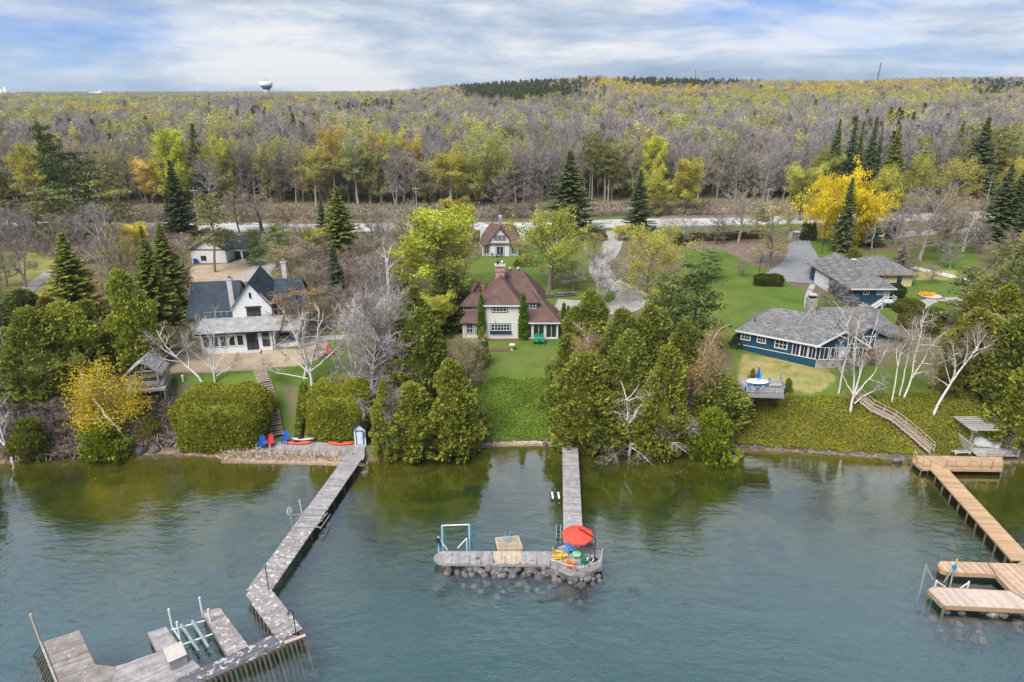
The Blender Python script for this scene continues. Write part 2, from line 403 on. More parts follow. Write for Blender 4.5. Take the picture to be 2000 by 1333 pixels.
# ------------------------------------------------------------------ the lake: a body of water that absorbs, with a rippled surface
wm = bpy.data.materials.new('lake water'); wm.use_nodes = True; nt = wm.node_tree; nt.nodes.clear()
out = nn(nt, 'ShaderNodeOutputMaterial'); geo = nn(nt, 'ShaderNodeNewGeometry'); P_ = geo.outputs['Position']
mpw = nn(nt, 'ShaderNodeMapping'); mpw.inputs['Scale'].default_value = (.55, 1.25, 1); mpw.inputs['Rotation'].default_value = (0, 0, .35); nt.links.new(P_, mpw.inputs[0])
w1 = nz_(nt, 1.1, 4., .55, vec=mpw.outputs[0], dist=.5); w2 = nz_(nt, .26, 2., .5, vec=mpw.outputs[0], dist=.4); w3 = nz_(nt, 4.2, 2., .5, vec=mpw.outputs[0])
calm = ramp(nt, nz_(nt, .035, 2., .5), [(.35, .4), (.65, 1.)])
sp = nn(nt, 'ShaderNodeSeparateXYZ'); nt.links.new(P_, sp.inputs[0])
off = ramp(nt, math_n(nt, 'MULTIPLY_ADD', sp.outputs[1], -1/40., 78/40.), [(0., .06), (.22, .13), (.5, .42), (.85, 1.)])
hgt = math_n(nt, 'MULTIPLY_ADD', w3, .2, math_n(nt, 'MULTIPLY_ADD', w2, 1.5, math_n(nt, 'MULTIPLY', w1, .75)))
bn = nn(nt, 'ShaderNodeBump', i_Distance=.28); nt.links.new(hgt, bn.inputs['Height']); nt.links.new(math_n(nt, 'MULTIPLY', math_n(nt, 'MULTIPLY', off, calm), 1.0), bn.inputs['Strength'])
gl = nn(nt, 'ShaderNodeBsdfGlossy', i_Roughness=.03); gl.inputs['Color'].default_value = (.95, .97, 1, 1); nt.links.new(bn.outputs[0], gl.inputs['Normal'])
tr = nn(nt, 'ShaderNodeBsdfTransparent'); lw_ = nn(nt, 'ShaderNodeLayerWeight', i_Blend=.5); nt.links.new(bn.outputs[0], lw_.inputs['Normal'])
fres = math_n(nt, 'MULTIPLY_ADD', math_n(nt, 'POWER', lw_.outputs['Facing'], 1.75), .90, .075)
mx = nn(nt, 'ShaderNodeMixShader'); nt.links.new(fres, mx.inputs[0]); nt.links.new(tr.outputs[0], mx.inputs[1]); nt.links.new(gl.outputs[0], mx.inputs[2])
nt.links.new(mx.outputs[0], out.inputs['Surface'])
va = nn(nt, 'ShaderNodeVolumeAbsorption', i_Density=.20); va.inputs['Color'].default_value = (.22, .68, .72, 1); nt.links.new(va.outputs[0], out.inputs['Volume'])
WATER_X = 420
tag(B().box(-WATER_X, WATER_X, -120, 86, -14, 0).build('lake', wm), 'lake water', kind='structure')
# ------------------------------------------------------------------ building materials and helpers
def shingle_mat(name, c1, c2, mortar, row=.16, colw=.5, bump=.5, moss=None):
    if name in MATS: return MATS[name]
    m = bpy.data.materials.new(name); m.use_nodes = True; nt = m.node_tree; b = nt.nodes['Principled BSDF']; b.inputs['Roughness'].default_value = .85; b.inputs['Specular IOR Level'].default_value = .2
    t = nn(nt, 'ShaderNodeTexCoord'); s = nn(nt, 'ShaderNodeSeparateXYZ'); nt.links.new(t.outputs['Object'], s.inputs[0])
    cx = nn(nt, 'ShaderNodeCombineXYZ'); nt.links.new(math_n(nt, 'ADD', s.outputs[0], math_n(nt, 'MULTIPLY', s.outputs[1], .31)), cx.inputs[0]); nt.links.new(math_n(nt, 'MULTIPLY_ADD', s.outputs[1], .35, s.outputs[2]), cx.inputs[1])
    br = nn(nt, 'ShaderNodeTexBrick', i_Scale=1.0, i_Mortar_Size=.02, i_Bias=0.0); br.inputs['Brick Width'].default_value = colw; br.inputs['Row Height'].default_value = row
    br.inputs['Color1'].default_value = (*c1, 1); br.inputs['Color2'].default_value = (*c2, 1); br.inputs['Mortar'].default_value = (*mortar, 1); nt.links.new(cx.outputs[0], br.inputs['Vector'])
    nz = nn(nt, 'ShaderNodeTexNoise', i_Scale=.9, i_Detail=6., i_Roughness=.65); nt.links.new(t.outputs['Object'], nz.inputs['Vector'])
    c = mixc(nt, 1.0, br.outputs['Color'], ramp(nt, nz.outputs['Fac'], [(.3, .72), (.7, 1.25)]), 'MULTIPLY')
    if moss:
        n2 = nn(nt, 'ShaderNodeTexNoise', i_Scale=5., i_Detail=5.); nt.links.new(t.outputs['Object'], n2.inputs['Vector'])
        c = mixc(nt, ramp(nt, n2.outputs['Fac'], [(.52, 0.), (.66, .8)]), c, moss)
    nt.links.new(c, b.inputs['Base Color'])
    bn = nn(nt, 'ShaderNodeBump', i_Strength=bump, i_Distance=.03); nt.links.new(br.outputs['Fac'], bn.inputs['Height']); bn.invert = True; nt.links.new(bn.outputs[0], b.inputs['Normal'])
    MATS[name] = m; return m
def siding_mat(name, col, pitch=.15, var=.08):
    m = M(name, col, .7, var, 1.5); nt = m.node_tree; b = nt.nodes['Principled BSDF']
    t = nn(nt, 'ShaderNodeTexCoord'); s = nn(nt, 'ShaderNodeSeparateXYZ'); nt.links.new(t.outputs['Object'], s.inputs[0])
    f = math_n(nt, 'FRACT', math_n(nt, 'DIVIDE', s.outputs[2], pitch)); bn = nn(nt, 'ShaderNodeBump', i_Strength=.7, i_Distance=.02); nt.links.new(f, bn.inputs['Height']); nt.links.new(bn.outputs[0], b.inputs['Normal'])
    return m
def stone_mat(name, c1, c2, mortar, scale=3.0):
    m = bpy.data.materials.new(name); m.use_nodes = True; nt = m.node_tree; b = nt.nodes['Principled BSDF']; b.inputs['Roughness'].default_value = .9
    t = nn(nt, 'ShaderNodeTexCoord'); v = nn(nt, 'ShaderNodeTexVoronoi', i_Scale=scale); nt.links.new(t.outputs['Object'], v.inputs['Vector'])
    e = nn(nt, 'ShaderNodeTexVoronoi', i_Scale=scale, feature='DISTANCE_TO_EDGE'); nt.links.new(t.outputs['Object'], e.inputs['Vector'])
    sp_ = nn(nt, 'ShaderNodeSeparateColor'); nt.links.new(v.outputs['Color'], sp_.inputs[0])
    c = mixc(nt, ramp(nt, e.outputs['Distance'], [(.03, 0.), (.07, 1.)]), mortar, ramp(nt, sp_.outputs[0], [(.1, c1), (.9, c2)])); nt.links.new(c, b.inputs['Base Color'])
    bn = nn(nt, 'ShaderNodeBump', i_Strength=.8, i_Distance=.04); nt.links.new(e.outputs['Distance'], bn.inputs['Height']); nt.links.new(bn.outputs[0], b.inputs['Normal'])
    return m
BROWN_ROOF = shingle_mat('brown shingles', (.135, .082, .070), (.165, .102, .088), (.08, .05, .045))
SLATE_ROOF = shingle_mat('blue slate', (.042, .058, .078), (.055, .072, .092), (.025, .035, .045))
GREY_ROOF = shingle_mat('weathered shakes', (.145, .145, .155), (.27, .265, .27), (.075, .075, .08), .17, .34, .8)
PALE_ROOF = shingle_mat('pale shingles', (.30, .30, .31), (.38, .375, .38), (.22, .22, .23), .2, .5)
MOSSY_ROOF = shingle_mat('lichened shakes', (.20, .19, .19), (.34, .33, .33), (.08, .08, .08), .2, .35, .8, moss=(.62, .62, .62))
DARK_ROOF = shingle_mat('black shingles', (.03, .033, .04), (.04, .045, .055), (.02, .02, .025))
CREAM = M('cream stucco', (.62, .615, .55), .85, .05, 1.2, .15, 14)
WHITE = siding_mat('white boards', (.62, .63, .65), .18, .04)
WHITEBRICK = M('whitewashed brick', (.72, .72, .73), .85, .05, 2.5, .5, 16, patch=((.58, .54, .53), 2.6, .64))
TRIM = M('white trim', (.64, .65, .67), .55, .03, 4)
BLUE = siding_mat('blue boards', (.010, .058, .105), .16, .10)
NAVY = M('navy trim', (.012, .025, .085), .5, .08, 4)
TEAL = M('teal trim', (.02, .10, .16), .5, .08, 4)
BLACK = M('black trim', (.018, .02, .024), .5, .1, 4)
BEIGE = siding_mat('beige boards', (.62, .52, .33), .3, .06)
BRICK = shingle_mat('red brick', (.34, .115, .085), (.40, .16, .12), (.42, .36, .32), .10, .28, .4)
STONE = stone_mat('fieldstone', (.15, .14, .13), (.36, .33, .31), (.40, .38, .36), 2.6)
WSTONE = stone_mat('white stone', (.44, .43, .42), (.62, .61, .60), (.50, .48, .46), 4.0)
CONC = M('concrete', (.46, .44, .41), .9, .15, 2, .2, 12)
METAL = M('galvanised metal', (.52, .54, .56), .4, .12, 5, metal=.7)
DMETAL = M('dark metal', (.03, .032, .036), .5, .15, 5, metal=.3)
GLASS = bpy.data.materials.new('window glass'); GLASS.use_nodes = True
_b = GLASS.node_tree.nodes['Principled BSDF']; _b.inputs['Base Color'].default_value = (.025, .03, .035, 1); _b.inputs['Roughness'].default_value = .06; _b.inputs['Specular IOR Level'].default_value = .9
CURT = M('curtained glass', (.30, .33, .36), .25, .3, 2.5, spec=.6)

def part(b, name, mat, root, parent=None, smooth=False, label=None):
    """b is in world coordinates; the part hangs under root (or a part of root)"""
    x, y, z = root.location; b.v = [(p[0]-x, p[1]-y, p[2]-z) for p in b.v]
    o = b.build(name, mat, parent or root, smooth=smooth)
    if label: o['label'] = label
    return o
class Face:
    """a wall plane: origin, direction along the wall (as seen from outside, left to right)"""
    def __init__(s, ox, oy, ang=0.0):
        s.o = Vector((ox, oy, 0)); s.u = Vector((math.cos(ang), math.sin(ang), 0)); s.n = Vector((s.u.y, -s.u.x, 0))
    def box(s, b, u0, u1, d0, d1, z0, z1):
        c = [s.o+s.u*u+s.n*d for u, d in ((u0, d1), (u1, d1), (u1, d0), (u0, d0))]
        b.prism([(p.x, p.y) for p in c], z0, z1); return b
def window(root, f, u0, u1, z0, z1, nx=2, nz=1, frame=None, trim=None, fw=.09, glass=None, name='window', sill=True, bars=0, wpart=part):
    """frame, sash bars and separate panes; the glass sits back in the frame"""
    frame = frame or TRIM
    b = B(); f.box(b, u0, u0+fw, 0, .09, z0, z1); f.box(b, u1-fw, u1, 0, .09, z0, z1); f.box(b, u0+fw, u1-fw, 0, .09, z0, z0+fw); f.box(b, u0+fw, u1-fw, 0, .09, z1-fw, z1)
    du = (u1-u0-2*fw)/nx; dz = (z1-z0-2*fw)/nz; mw = min(.07, du*.14)
    for i in range(1, nx): f.box(b, u0+fw+i*du-mw/2, u0+fw+i*du+mw/2, .0, .075, z0+fw, z1-fw)
    for k in range(1, nz): f.box(b, u0+fw, u1-fw, .0, .07, z0+fw+k*dz-.025, z0+fw+k*dz+.025)
    w = wpart(b, name, frame, root)
    for i in range(nx):
        for k in range(nz):
            q = B(); f.box(q, u0+fw+i*du+mw/2, u0+fw+(i+1)*du-mw/2, .0, .035, z0+fw+k*dz+.026*(k > 0), z0+fw+(k+1)*dz-.026*(k < nz-1)); wpart(q, 'pane', glass or GLASS, root, w)
    if trim:
        q = B(); t = .10; f.box(q, u0-t, u0, 0, .06, z0-t, z1+t); f.box(q, u1, u1+t, 0, .06, z0-t, z1+t); f.box(q, u0, u1, 0, .06, z1, z1+t); f.box(q, u0, u1, 0, .06, z0-t, z0); wpart(q, 'surround', trim, root, w)
    return w
def door(root, f, u0, u1, z0, z1, mat, frame=None, glass=False, wpart=part):
    b = B(); f.box(b, u0, u1, 0, .05, z0, z1); d = wpart(b, 'door', mat, root)
    q = B(); t = .09; f.box(q, u0-t, u0, 0, .1, z0, z1+t); f.box(q, u1, u1+t, 0, .1, z0, z1+t); f.box(q, u0, u1, 0, .1, z1, z1+t); wpart(q, 'frame', frame or TRIM, root, d)
    if glass:
        q = B(); f.box(q, u0+.12, u1-.12, .05, .07, z0+.2, z1-.15); wpart(q, 'pane', GLASS, root, d)
    q = B(); f.box(q, u1-.14, u1-.08, .05, .13, (z0+z1)/2-.05, (z0+z1)/2+.05); wpart(q, 'handle', DMETAL, root, d)
    return d
def roof_slabs(root, name, polys, mat, th=.16, fascia=None, wpart=part):
    b = B()
    for p in polys: b.slab(p, th)
    return wpart(b, name, mat, root)
def hip(x0, x1, y0, y1, ze, zr, inset, axis='x', o=.35):
    """four planes of a hip roof"""
    x0 -= o; x1 += o; y0 -= o; y1 += o
    if axis == 'x':
        ym = (y0+y1)/2; a = (x0+inset[0], ym, zr); c = (x1-inset[1], ym, zr)
        return [[(x0, y0, ze), (x1, y0, ze), c, a], [(x1, y1, ze), (x0, y1, ze), a, c], [(x0, y1, ze), (x0, y0, ze), a], [(x1, y0, ze), (x1, y1, ze), c]]
    xm = (x0+x1)/2; a = (xm, y0+inset[0], zr); c = (xm, y1-inset[1], zr)
    return [[(x0, y1, ze), (x0, y0, ze), a, c], [(x1, y0, ze), (x1, y1, ze), c, a], [(x0, y0, ze), (x1, y0, ze), a], [(x1, y1, ze), (x0, y1, ze), c]]
def gable_wall(b, x0, x1, y, z0, ze, zp, th=.2, xm=None):
    """a front wall with its gable triangle"""
    xm = (x0+x1)/2 if xm is None else xm
    pts = [(x0, z0), (x1, z0), (x1, ze), (xm, zp), (x0, ze)]
    n = len(b.v); k = len(pts)
    b.v += [(p[0], y, p[1]) for p in pts] + [(p[0], y+th, p[1]) for p in pts]
    b.f.append(tuple(n+i for i in range(k))); b.f.append(tuple(n+k+i for i in reversed(range(k))))
    for i in range(k): j = (i+1) % k; b.f.append((n+i, n+k+i, n+k+j, n+j))
    return b

# ------------------------------------------------------------------ the middle house
H = thing('cream_house', 'cream stucco house with brown hipped roofs and a red brick chimney', 'house', (-1.5, 103, 7.4))
part(B().box(-4.3, 1.15, 97.5, 104.5, 6.6, 12.9), 'wall', CREAM, H, label='cream front wing')
part(B().box(-4.32, 1.17, 97.47, 97.5, 9.95, 10.07), 'band', TRIM, H)
part(B().box(-4.34, 1.19, 97.42, 97.5, 6.6, 7.5), 'plinth', BRICK, H)
part(B().box(1.15, 5.1, 100.5, 110, 6.6, 11.6), 'wall', CREAM, H); part(B().box(-4.3, 1.15, 104.5, 110, 6.6, 11.6), 'wall', CREAM, H)
part(B().box(-7.6, -4.3, 100.6, 107, 6.6, 11.8), 'wall', CREAM, H)
main = part(B(), 'x', CREAM, H) if False else None
r1 = roof_slabs(H, 'roof', [[(-4.75, 97.1, 12.85), (1.6, 97.1, 12.85), (-1.75, 101.2, 16.15)], [(-4.75, 105, 12.85), (-4.75, 97.1, 12.85), (-1.75, 101.2, 16.15), (-1.75, 105, 16.15)], [(1.6, 97.1, 12.85), (1.6, 105, 12.85), (-1.75, 105, 16.15), (-1.75, 101.2, 16.15)]], BROWN_ROOF)
r1['label'] = 'pointed hip over the cream front wing'
part(B().box(-4.7, 1.55, 97.04, 97.10, 12.66, 12.86), 'gutter', TRIM, H)
r2 = roof_slabs(H, 'roof', [[(-4.6, 100.2, 11.55), (5.5, 100.2, 11.55), (1.6, 105.3, 16.3), (-2.2, 105.3, 16.3)], [(5.5, 110.4, 11.55), (-4.6, 110.4, 11.55), (-2.2, 105.3, 16.3), (1.6, 105.3, 16.3)], [(5.5, 100.2, 11.55), (5.5, 110.4, 11.55), (1.6, 105.3, 16.3)], [(-4.6, 110.4, 11.55), (-4.6, 100.2, 11.55), (-2.2, 105.3, 16.3)]], BROWN_ROOF)
for dx in (-.3, 1.0): part(B().lathe([(.14, 0), (.14, .25), (.2, .3), (.1, .42)], (dx, 105.1, 16.25), 8), 'roof_vent', METAL, H, r2)
part(B().cyl((4.3, 102.6, 12.5), (4.3, 102.6, 13.5), .07), 'vent_pipe', DMETAL, H, r2)
roof_slabs(H, 'porch_roof', [[(1.25, 97.2, 10.1), (7.3, 97.2, 10.1), (5.4, 100.3, 11.68), (1.25, 100.3, 11.68)], [(7.3, 97.2, 10.1), (7.3, 104, 10.1), (5.4, 104, 11.68), (5.4, 100.3, 11.68)]], BROWN_ROOF)
part(B().box(1.2, 7.3, 97.13, 97.2, 9.93, 10.1), 'gutter', TRIM, H)
roof_slabs(H, 'wing_roof', [[(-8.0, 100.2, 11.75), (-4.2, 100.2, 11.75), (-4.2, 104, 14.2), (-5.5, 104, 14.2)], [(-8.0, 107.5, 11.75), (-8.0, 100.2, 11.75), (-5.5, 104, 14.2)], [(-4.2, 107.5, 11.75), (-8.0, 107.5, 11.75), (-5.5, 104, 14.2), (-4.2, 104, 14.2)]], BROWN_ROOF)
part(B().slab([(-5.95, 102.6, 13.75), (-4.9, 102.6, 13.75), (-5.4, 102.7, 14.6)], .5).slab([(-6.1, 102.4, 13.5), (-5.4, 102.3, 14.7), (-5.4, 104.6, 14.7), (-6.1, 104.4, 13.5)], .1).slab([(-4.7, 102.4, 13.5), (-4.7, 104.4, 13.5), (-5.4, 104.6, 14.7), (-5.4, 102.3, 14.7)], .1), 'roof_gablet', BROWN_ROOF, H)
roof_slabs(H, 'porch_roof', [[(-7.9, 97.3, 10.05), (-4.2, 97.3, 10.05), (-4.2, 100.6, 11.05), (-6.6, 100.6, 11.05)], [(-7.9, 100.6, 10.05), (-7.9, 97.3, 10.05), (-6.6, 100.6, 11.05)]], BROWN_ROOF)
part(B().box(-7.5, -4.3, 97.8, 100.6, 6.6, 10.0), 'wall', CREAM, H)
part(B().box(-5.9, -4.32, 100.42, 100.5, 10.95, 11.05).box(-5.9, -4.32, 100.42, 100.5, 11.2, 11.3).box(-5.9, -4.32, 100.42, 100.5, 11.45, 11.55), 'balcony_rail', METAL, H)
f = Face(0, 97.5)
window(H, f, -2.95, -.75, 11.72, 12.72, 4, 2, trim=NAVY); window(H, f, -3.2, -.25, 8.75, 9.85, 6, 2, trim=TEAL)
part(B().box(-3.35, -.1, 97.2, 97.5, 8.35, 8.6), 'flower_box', NAVY, H)
f = Face(0, 97.8); window(H, f, -6.9, -5.9, 8.2, 9.8, 2, 2, trim=TEAL); window(H, f, -5.5, -4.6, 8.2, 9.8, 2, 2, trim=TEAL)
window(H, Face(0, 100.6), -7.5, -6.1, 11.0, 11.65, 3, 1, trim=TEAL)
b = B().box(1.15, 7.0, 100.2, 100.5, 6.6, 10.0).box(1.15, 1.4, 97.6, 100.2, 6.6, 10.0).box(6.8, 7.0, 97.6, 100.2, 6.6, 10.0).box(1.4, 6.8, 97.6, 97.85, 9.72, 10.0).box(1.4, 6.8, 97.6, 97.85, 6.6, 7.55).box(3.0, 3.2, 97.6, 97.85, 7.55, 9.72).box(4.9, 5.1, 97.6, 97.85, 7.55, 9.72)
part(b, 'porch_frame', TRIM, H)
f = Face(0, 97.68)
for u0, u1 in ((1.4, 3.0), (3.2, 4.9), (5.1, 6.8)): window(H, f, u0, u1, 7.55, 9.72, 2, 1, name='sliding_door')
dm = part(B().box(2.35, 3.95, 100.0, 103, 11.0, 12.55), 'dormer', TEAL, H)
part(B().slab([(2.1, 99.7, 12.5), (4.2, 99.7, 12.5), (3.15, 101.2, 13.6)], .12).slab([(2.1, 103, 12.5), (2.1, 99.7, 12.5), (3.15, 101.2, 13.6), (3.15, 103, 13.6)], .12).slab([(4.2, 99.7, 12.5), (4.2, 103, 12.5), (3.15, 103, 13.6), (3.15, 101.2, 13.6)], .12), 'dormer_roof', BROWN_ROOF, H, dm)
window(H, Face(0, 100.0), 2.6, 3.7, 11.45, 12.4, 2, 2, trim=TEAL)
ch = part(B().box(-2.55, -1.15, 102.6, 103.7, 13.6, 17.4).box(-2.65, -1.05, 102.5, 103.8, 16.6, 16.85), 'chimney', BRICK, H)
part(B().box(-2.7, -1.0, 102.45, 103.85, 17.4, 17.6), 'chimney_cap', CONC, H, ch)
for dx, m_ in ((-2.2, DMETAL), (-1.5, METAL)): part(B().lathe([(.17, 0), (.17, .4), (.24, .45), (.12, .6)], (dx, 103.15, 17.6), 8), 'flue', m_, H, ch)

# ------------------------------------------------------------------ the white house at the left (its own axes, turned a little)
H = thing('white_house', 'whitewashed gabled house with slate-blue roofs and a glazed sunroom in front', 'house', (-44.7, 91.8, 7.35), math.radians(9.6))
def lpart(b, name, mat, root, parent=None, smooth=False, label=None):
    o = b.build(name, mat, parent or root, smooth=smooth)
    if label: o['label'] = label
    return o
lpart(B().box(0, 10.2, 0, 4.6, -.8, 2.95), 'sunroom_wall', WHITEBRICK, H)
roof_slabs(H, 'sunroom_roof', [[(-.5, -.6, 2.95), (11.2, -.6, 2.95), (11.2, 4.4, 3.75), (-.5, 4.4, 3.75)]], PALE_ROOF, .16, wpart=lpart)
lpart(B().box(-.5, 11.2, -.68, -.6, 2.78, 3.0), 'fascia', BLACK, H)
f = Face(0, 0)
for i in range(5): window(H, f, .35+i*1.15, 1.38+i*1.15, .75, 2.45, 1, 1, frame=TRIM, fw=.12, wpart=lpart)
window(H, f, 6.3, 7.9, .1, 2.6, 2, 1, frame=NAVY, fw=.14, name='double_door', wpart=lpart); window(H, f, 8.5, 9.5, .5, 2.55, 1, 1, frame=BLACK, fw=.07, wpart=lpart)
lpart(B().box(10.2, 13.4, .6, 4.4, -.8, .4).box(13.1, 13.4, .6, 4.4, .4, 2.6), 'side_porch', WHITEBRICK, H)
roof_slabs(H, 'side_porch_roof', [[(10.9, .1, 2.7), (13.9, .1, 2.7), (13.9, 4.9, 3.6), (11.25, 4.9, 3.6)]], PALE_ROOF, .14, wpart=lpart)
b = B(); gable_wall(b, 3.9, 9.5, 4.4, 2.5, 5.5, 9.0, .25); lpart(b, 'gable_wall', WHITEBRICK, H)
lpart(B().box(3.9, 4.15, 4.65, 12, 2.0, 5.5), 'wall', WHITEBRICK, H); lpart(B().box(9.25, 9.5, 4.65, 12, 2.0, 5.5), 'wall', WHITEBRICK, H)
gr_ = roof_slabs(H, 'gable_roof', [[(3.6, 4.1, 5.0), (6.7, 4.1, 9.1), (6.7, 14.5, 9.1), (3.6, 14.5, 5.0)], [(6.7, 4.1, 9.1), (9.8, 4.1, 5.0), (9.8, 14.5, 5.0), (6.7, 14.5, 9.1)]], SLATE_ROOF, .18, wpart=lpart)
for k in range(3): lpart(B().box(7.2, 7.45, 6+k*1.6, 6.3+k*1.6, 8.35, 8.75), 'roof_vent', DMETAL, H, gr_)
f = Face(0, 4.4); window(H, f, 5.9, 7.9, 3.2, 5.1, 2, 1, frame=BLACK, fw=.09, wpart=lpart); lpart(B().box(5.7, 8.1, 4.25, 4.4, 5.2, 5.32), 'lintel', BLACK, H)
window(H, f, 6.55, 6.85, 6.6, 7.4, 1, 1, frame=BLACK, fw=.05, wpart=lpart)
for x0, x1, lab in ((-3.2, 4.2, 'left wing'), (9.2, 13.6, 'right wing')):
    lpart(B().prism([(x0+.3, 6.4), (x1-.1, 6.4), (x1-.1, 14), (x0+.3, 14)], -.8, [3.75, 3.75, 5.4, 5.4]), 'wing_wall', WHITEBRICK, H, label=lab+' wall')
    roof_slabs(H, 'wing_roof', [[(x0, 5.6, 3.4), (x1, 5.6, 3.4), (x1, 11.4, 7.6), (x0, 11.4, 7.6)], [(x1, 15.2, 5.0), (x0, 15.2, 5.0), (x0, 11.4, 7.6), (x1, 11.4, 7.6)]], SLATE_ROOF, .18, wpart=lpart)
    for xe in (x0+.3, x1-.3): lpart(B().poly([(xe, 6.4, 3.7), (xe, 14, 5.3), (xe, 11.4, 7.4)]).poly([(xe+.06, 6.4, 3.7), (xe+.06, 11.4, 7.4), (xe+.06, 14, 5.3)]), 'gable_end', WHITEBRICK, H)
c1 = lpart(B().box(3.15, 3.85, 6.6, 7.3, 2, 9.2).box(3.08, 3.92, 6.53, 7.37, 8.9, 9.2), 'chimney', WSTONE, H, label='left white stone chimney'); lpart(B().lathe([(.2, 0), (.2, .3)], (3.5, 6.95, 9.2), 8), 'flue', BRICK, H, c1)
c2 = lpart(B().box(10.25, 10.95, 12.4, 13.1, 6, 10.1).box(10.18, 11.02, 12.33, 13.17, 9.8, 10.1), 'chimney', WSTONE, H, label='right white stone chimney'); lpart(B().lathe([(.2, 0), (.2, .35)], (10.6, 12.75, 10.1), 8), 'flue', METAL, H, c2)
b = B()
for x in np.arange(-.2, 3.9, .8): b.box(x, x+.06, 4.6, 4.66, 3.4, 4.6)
b.box(-.2, 3.8, 4.59, 4.67, 4.6, 4.67); lpart(b, 'roof_rail', METAL, H)
b = B()
for x in np.arange(9.6, 13.2, .8): b.box(x, x+.06, 4.6, 4.66, 3.4, 4.6)
b.box(9.6, 13.0, 4.59, 4.67, 4.6, 4.67); lpart(b, 'roof_rail', METAL, H)
lpart(B().box(6.0, 8.2, -1.2, -.0, -.7, .02), 'step', CONC, H)
lpart(B().cyl((9.95, -.06, -.6), (9.95, -.06, 2.9), .05), 'downpipe', BLACK, H)

# ------------------------------------------------------------------ white garage
H = thing('white_garage', 'white board garage with black trim behind the layered pine', 'garage', (-64.3, 143, 8.0))
b = B(); gable_wall(b, -68, -60.6, 142, 7.2, 11.3, 13.3); part(b, 'gable_wall', WHITE, H)
part(B().box(-68, -60.6, 142.2, 152, 7.2, 11.3), 'wall', WHITE, H)
roof_slabs(H, 'roof', [[(-68.5, 141.5, 11.15), (-64.3, 141.5, 13.55), (-64.3, 152.5, 13.55), (-68.5, 152.5, 11.15)], [(-64.3, 141.5, 13.55), (-60.1, 141.5, 11.15), (-60.1, 152.5, 11.15), (-64.3, 152.5, 13.55)]], DARK_ROOF)
part(B().box(-68.02, -60.58, 141.9, 142, 11.15, 11.3), 'trim', BLACK, H)
window(H, Face(0, 142), -66.0, -64.9, 8.9, 9.9, 2, 1, frame=BLACK, wpart=part); part(B().box(-60.6, -56.6, 145, 152, 7.2, 10.8), 'annex', WHITE, H)
roof_slabs(H, 'annex_roof', [[(-60.6, 144.6, 11.0), (-56.2, 144.6, 11.0), (-56.2, 152.4, 12.4), (-60.6, 152.4, 12.4)]], DARK_ROOF)
for x in (-60.0, -58.2): door(H, Face(0, 145), x, x+1.4, 7.9, 10.3, BLACK)
b = B()
for px_, w_ in ((382, .5),):
    p = ground(384, 514)
bn_ = thing('recycling_bin', 'blue bin at the left wall of the white garage', 'bin', (p.x, p.y-.6, p.z))
B().lathe([(.34, 0), (.42, .95), (.40, .97)], (0, 0, 0), 10).build('body', M('blue plastic', (.015, .10, .42), .45, .06), bn_); B().lathe([(.44, .97), (.44, 1.05), (.2, 1.12)], (0, 0, 0), 10).build('lid', M('dark blue plastic', (.01, .06, .28), .45, .06), bn_)

# ------------------------------------------------------------------ white cottage behind the middle house
H = thing('white_cottage', 'small white cottage with a steep brown roof behind the middle house', 'cottage', (-2.6, 150, 8.5))
part(B().box(-6.6, 1.4, 148.3, 156, 7.6, 11.3), 'wall', WHITE, H)
b = B(); gable_wall(b, -4.75, -.6, 147.95, 8.4, 12.0, 14.5, .3); part(b, 'gable_wall', WHITE, H)
roof_slabs(H, 'roof', [[(-7.1, 147.7, 11.2), (1.9, 147.7, 11.2), (.2, 152.2, 14.9), (-5.0, 152.2, 14.9)], [(1.9, 156.6, 11.2), (-7.1, 156.6, 11.2), (-5.0, 152.2, 14.9), (.2, 152.2, 14.9)], [(-7.1, 156.6, 11.2), (-7.1, 147.7, 11.2), (-5.0, 152.2, 14.9)], [(1.9, 147.7, 11.2), (1.9, 156.6, 11.2), (.2, 152.2, 14.9)]], BROWN_ROOF)
roof_slabs(H, 'gable_roof', [[(-5.05, 147.6, 11.85), (-2.68, 147.6, 14.75), (-2.68, 152.3, 14.75), (-5.05, 150, 11.85)], [(-2.68, 147.6, 14.75), (-.3, 147.6, 11.85), (-.3, 150, 11.85), (-2.68, 152.3, 14.75)]], BROWN_ROOF, .14)
f = Face(0, 147.95)
for u in (-3.85, -2.95, -2.05): window(H, f, u, u+.65, 12.0, 13.0, 1, 2, trim=NAVY, fw=.07)
window(H, f, -3.5, -1.8, 8.6, 10.7, 2, 1, trim=TEAL, name='double_door', fw=.12)
f = Face(0, 148.3); window(H, f, -6.3, -4.95, 8.8, 10.7, 2, 1, trim=TEAL, fw=.12); window(H, f, -.3, 1.2, 8.8, 10.7, 2, 1, trim=TEAL, fw=.12)
part(B().box(-6.9, 1.8, 146.6, 147.9, 7.4, 8.35), 'terrace', BRICK, H)
c1 = part(B().box(-3.0, -2.3, 151.8, 152.5, 14.2, 16.2), 'chimney', BRICK, H); part(B().box(-3.05, -2.25, 151.75, 152.55, 16.2, 16.7), 'chimney_cap', CONC, H, c1)
part(B().box(-7.4, -5.2, 157.5, 160, 8, 13.2), 'rear_wing', WHITE, H); part(B().box(1.2, 3.0, 157.5, 160, 8, 13.2), 'rear_wing', WHITE, H)

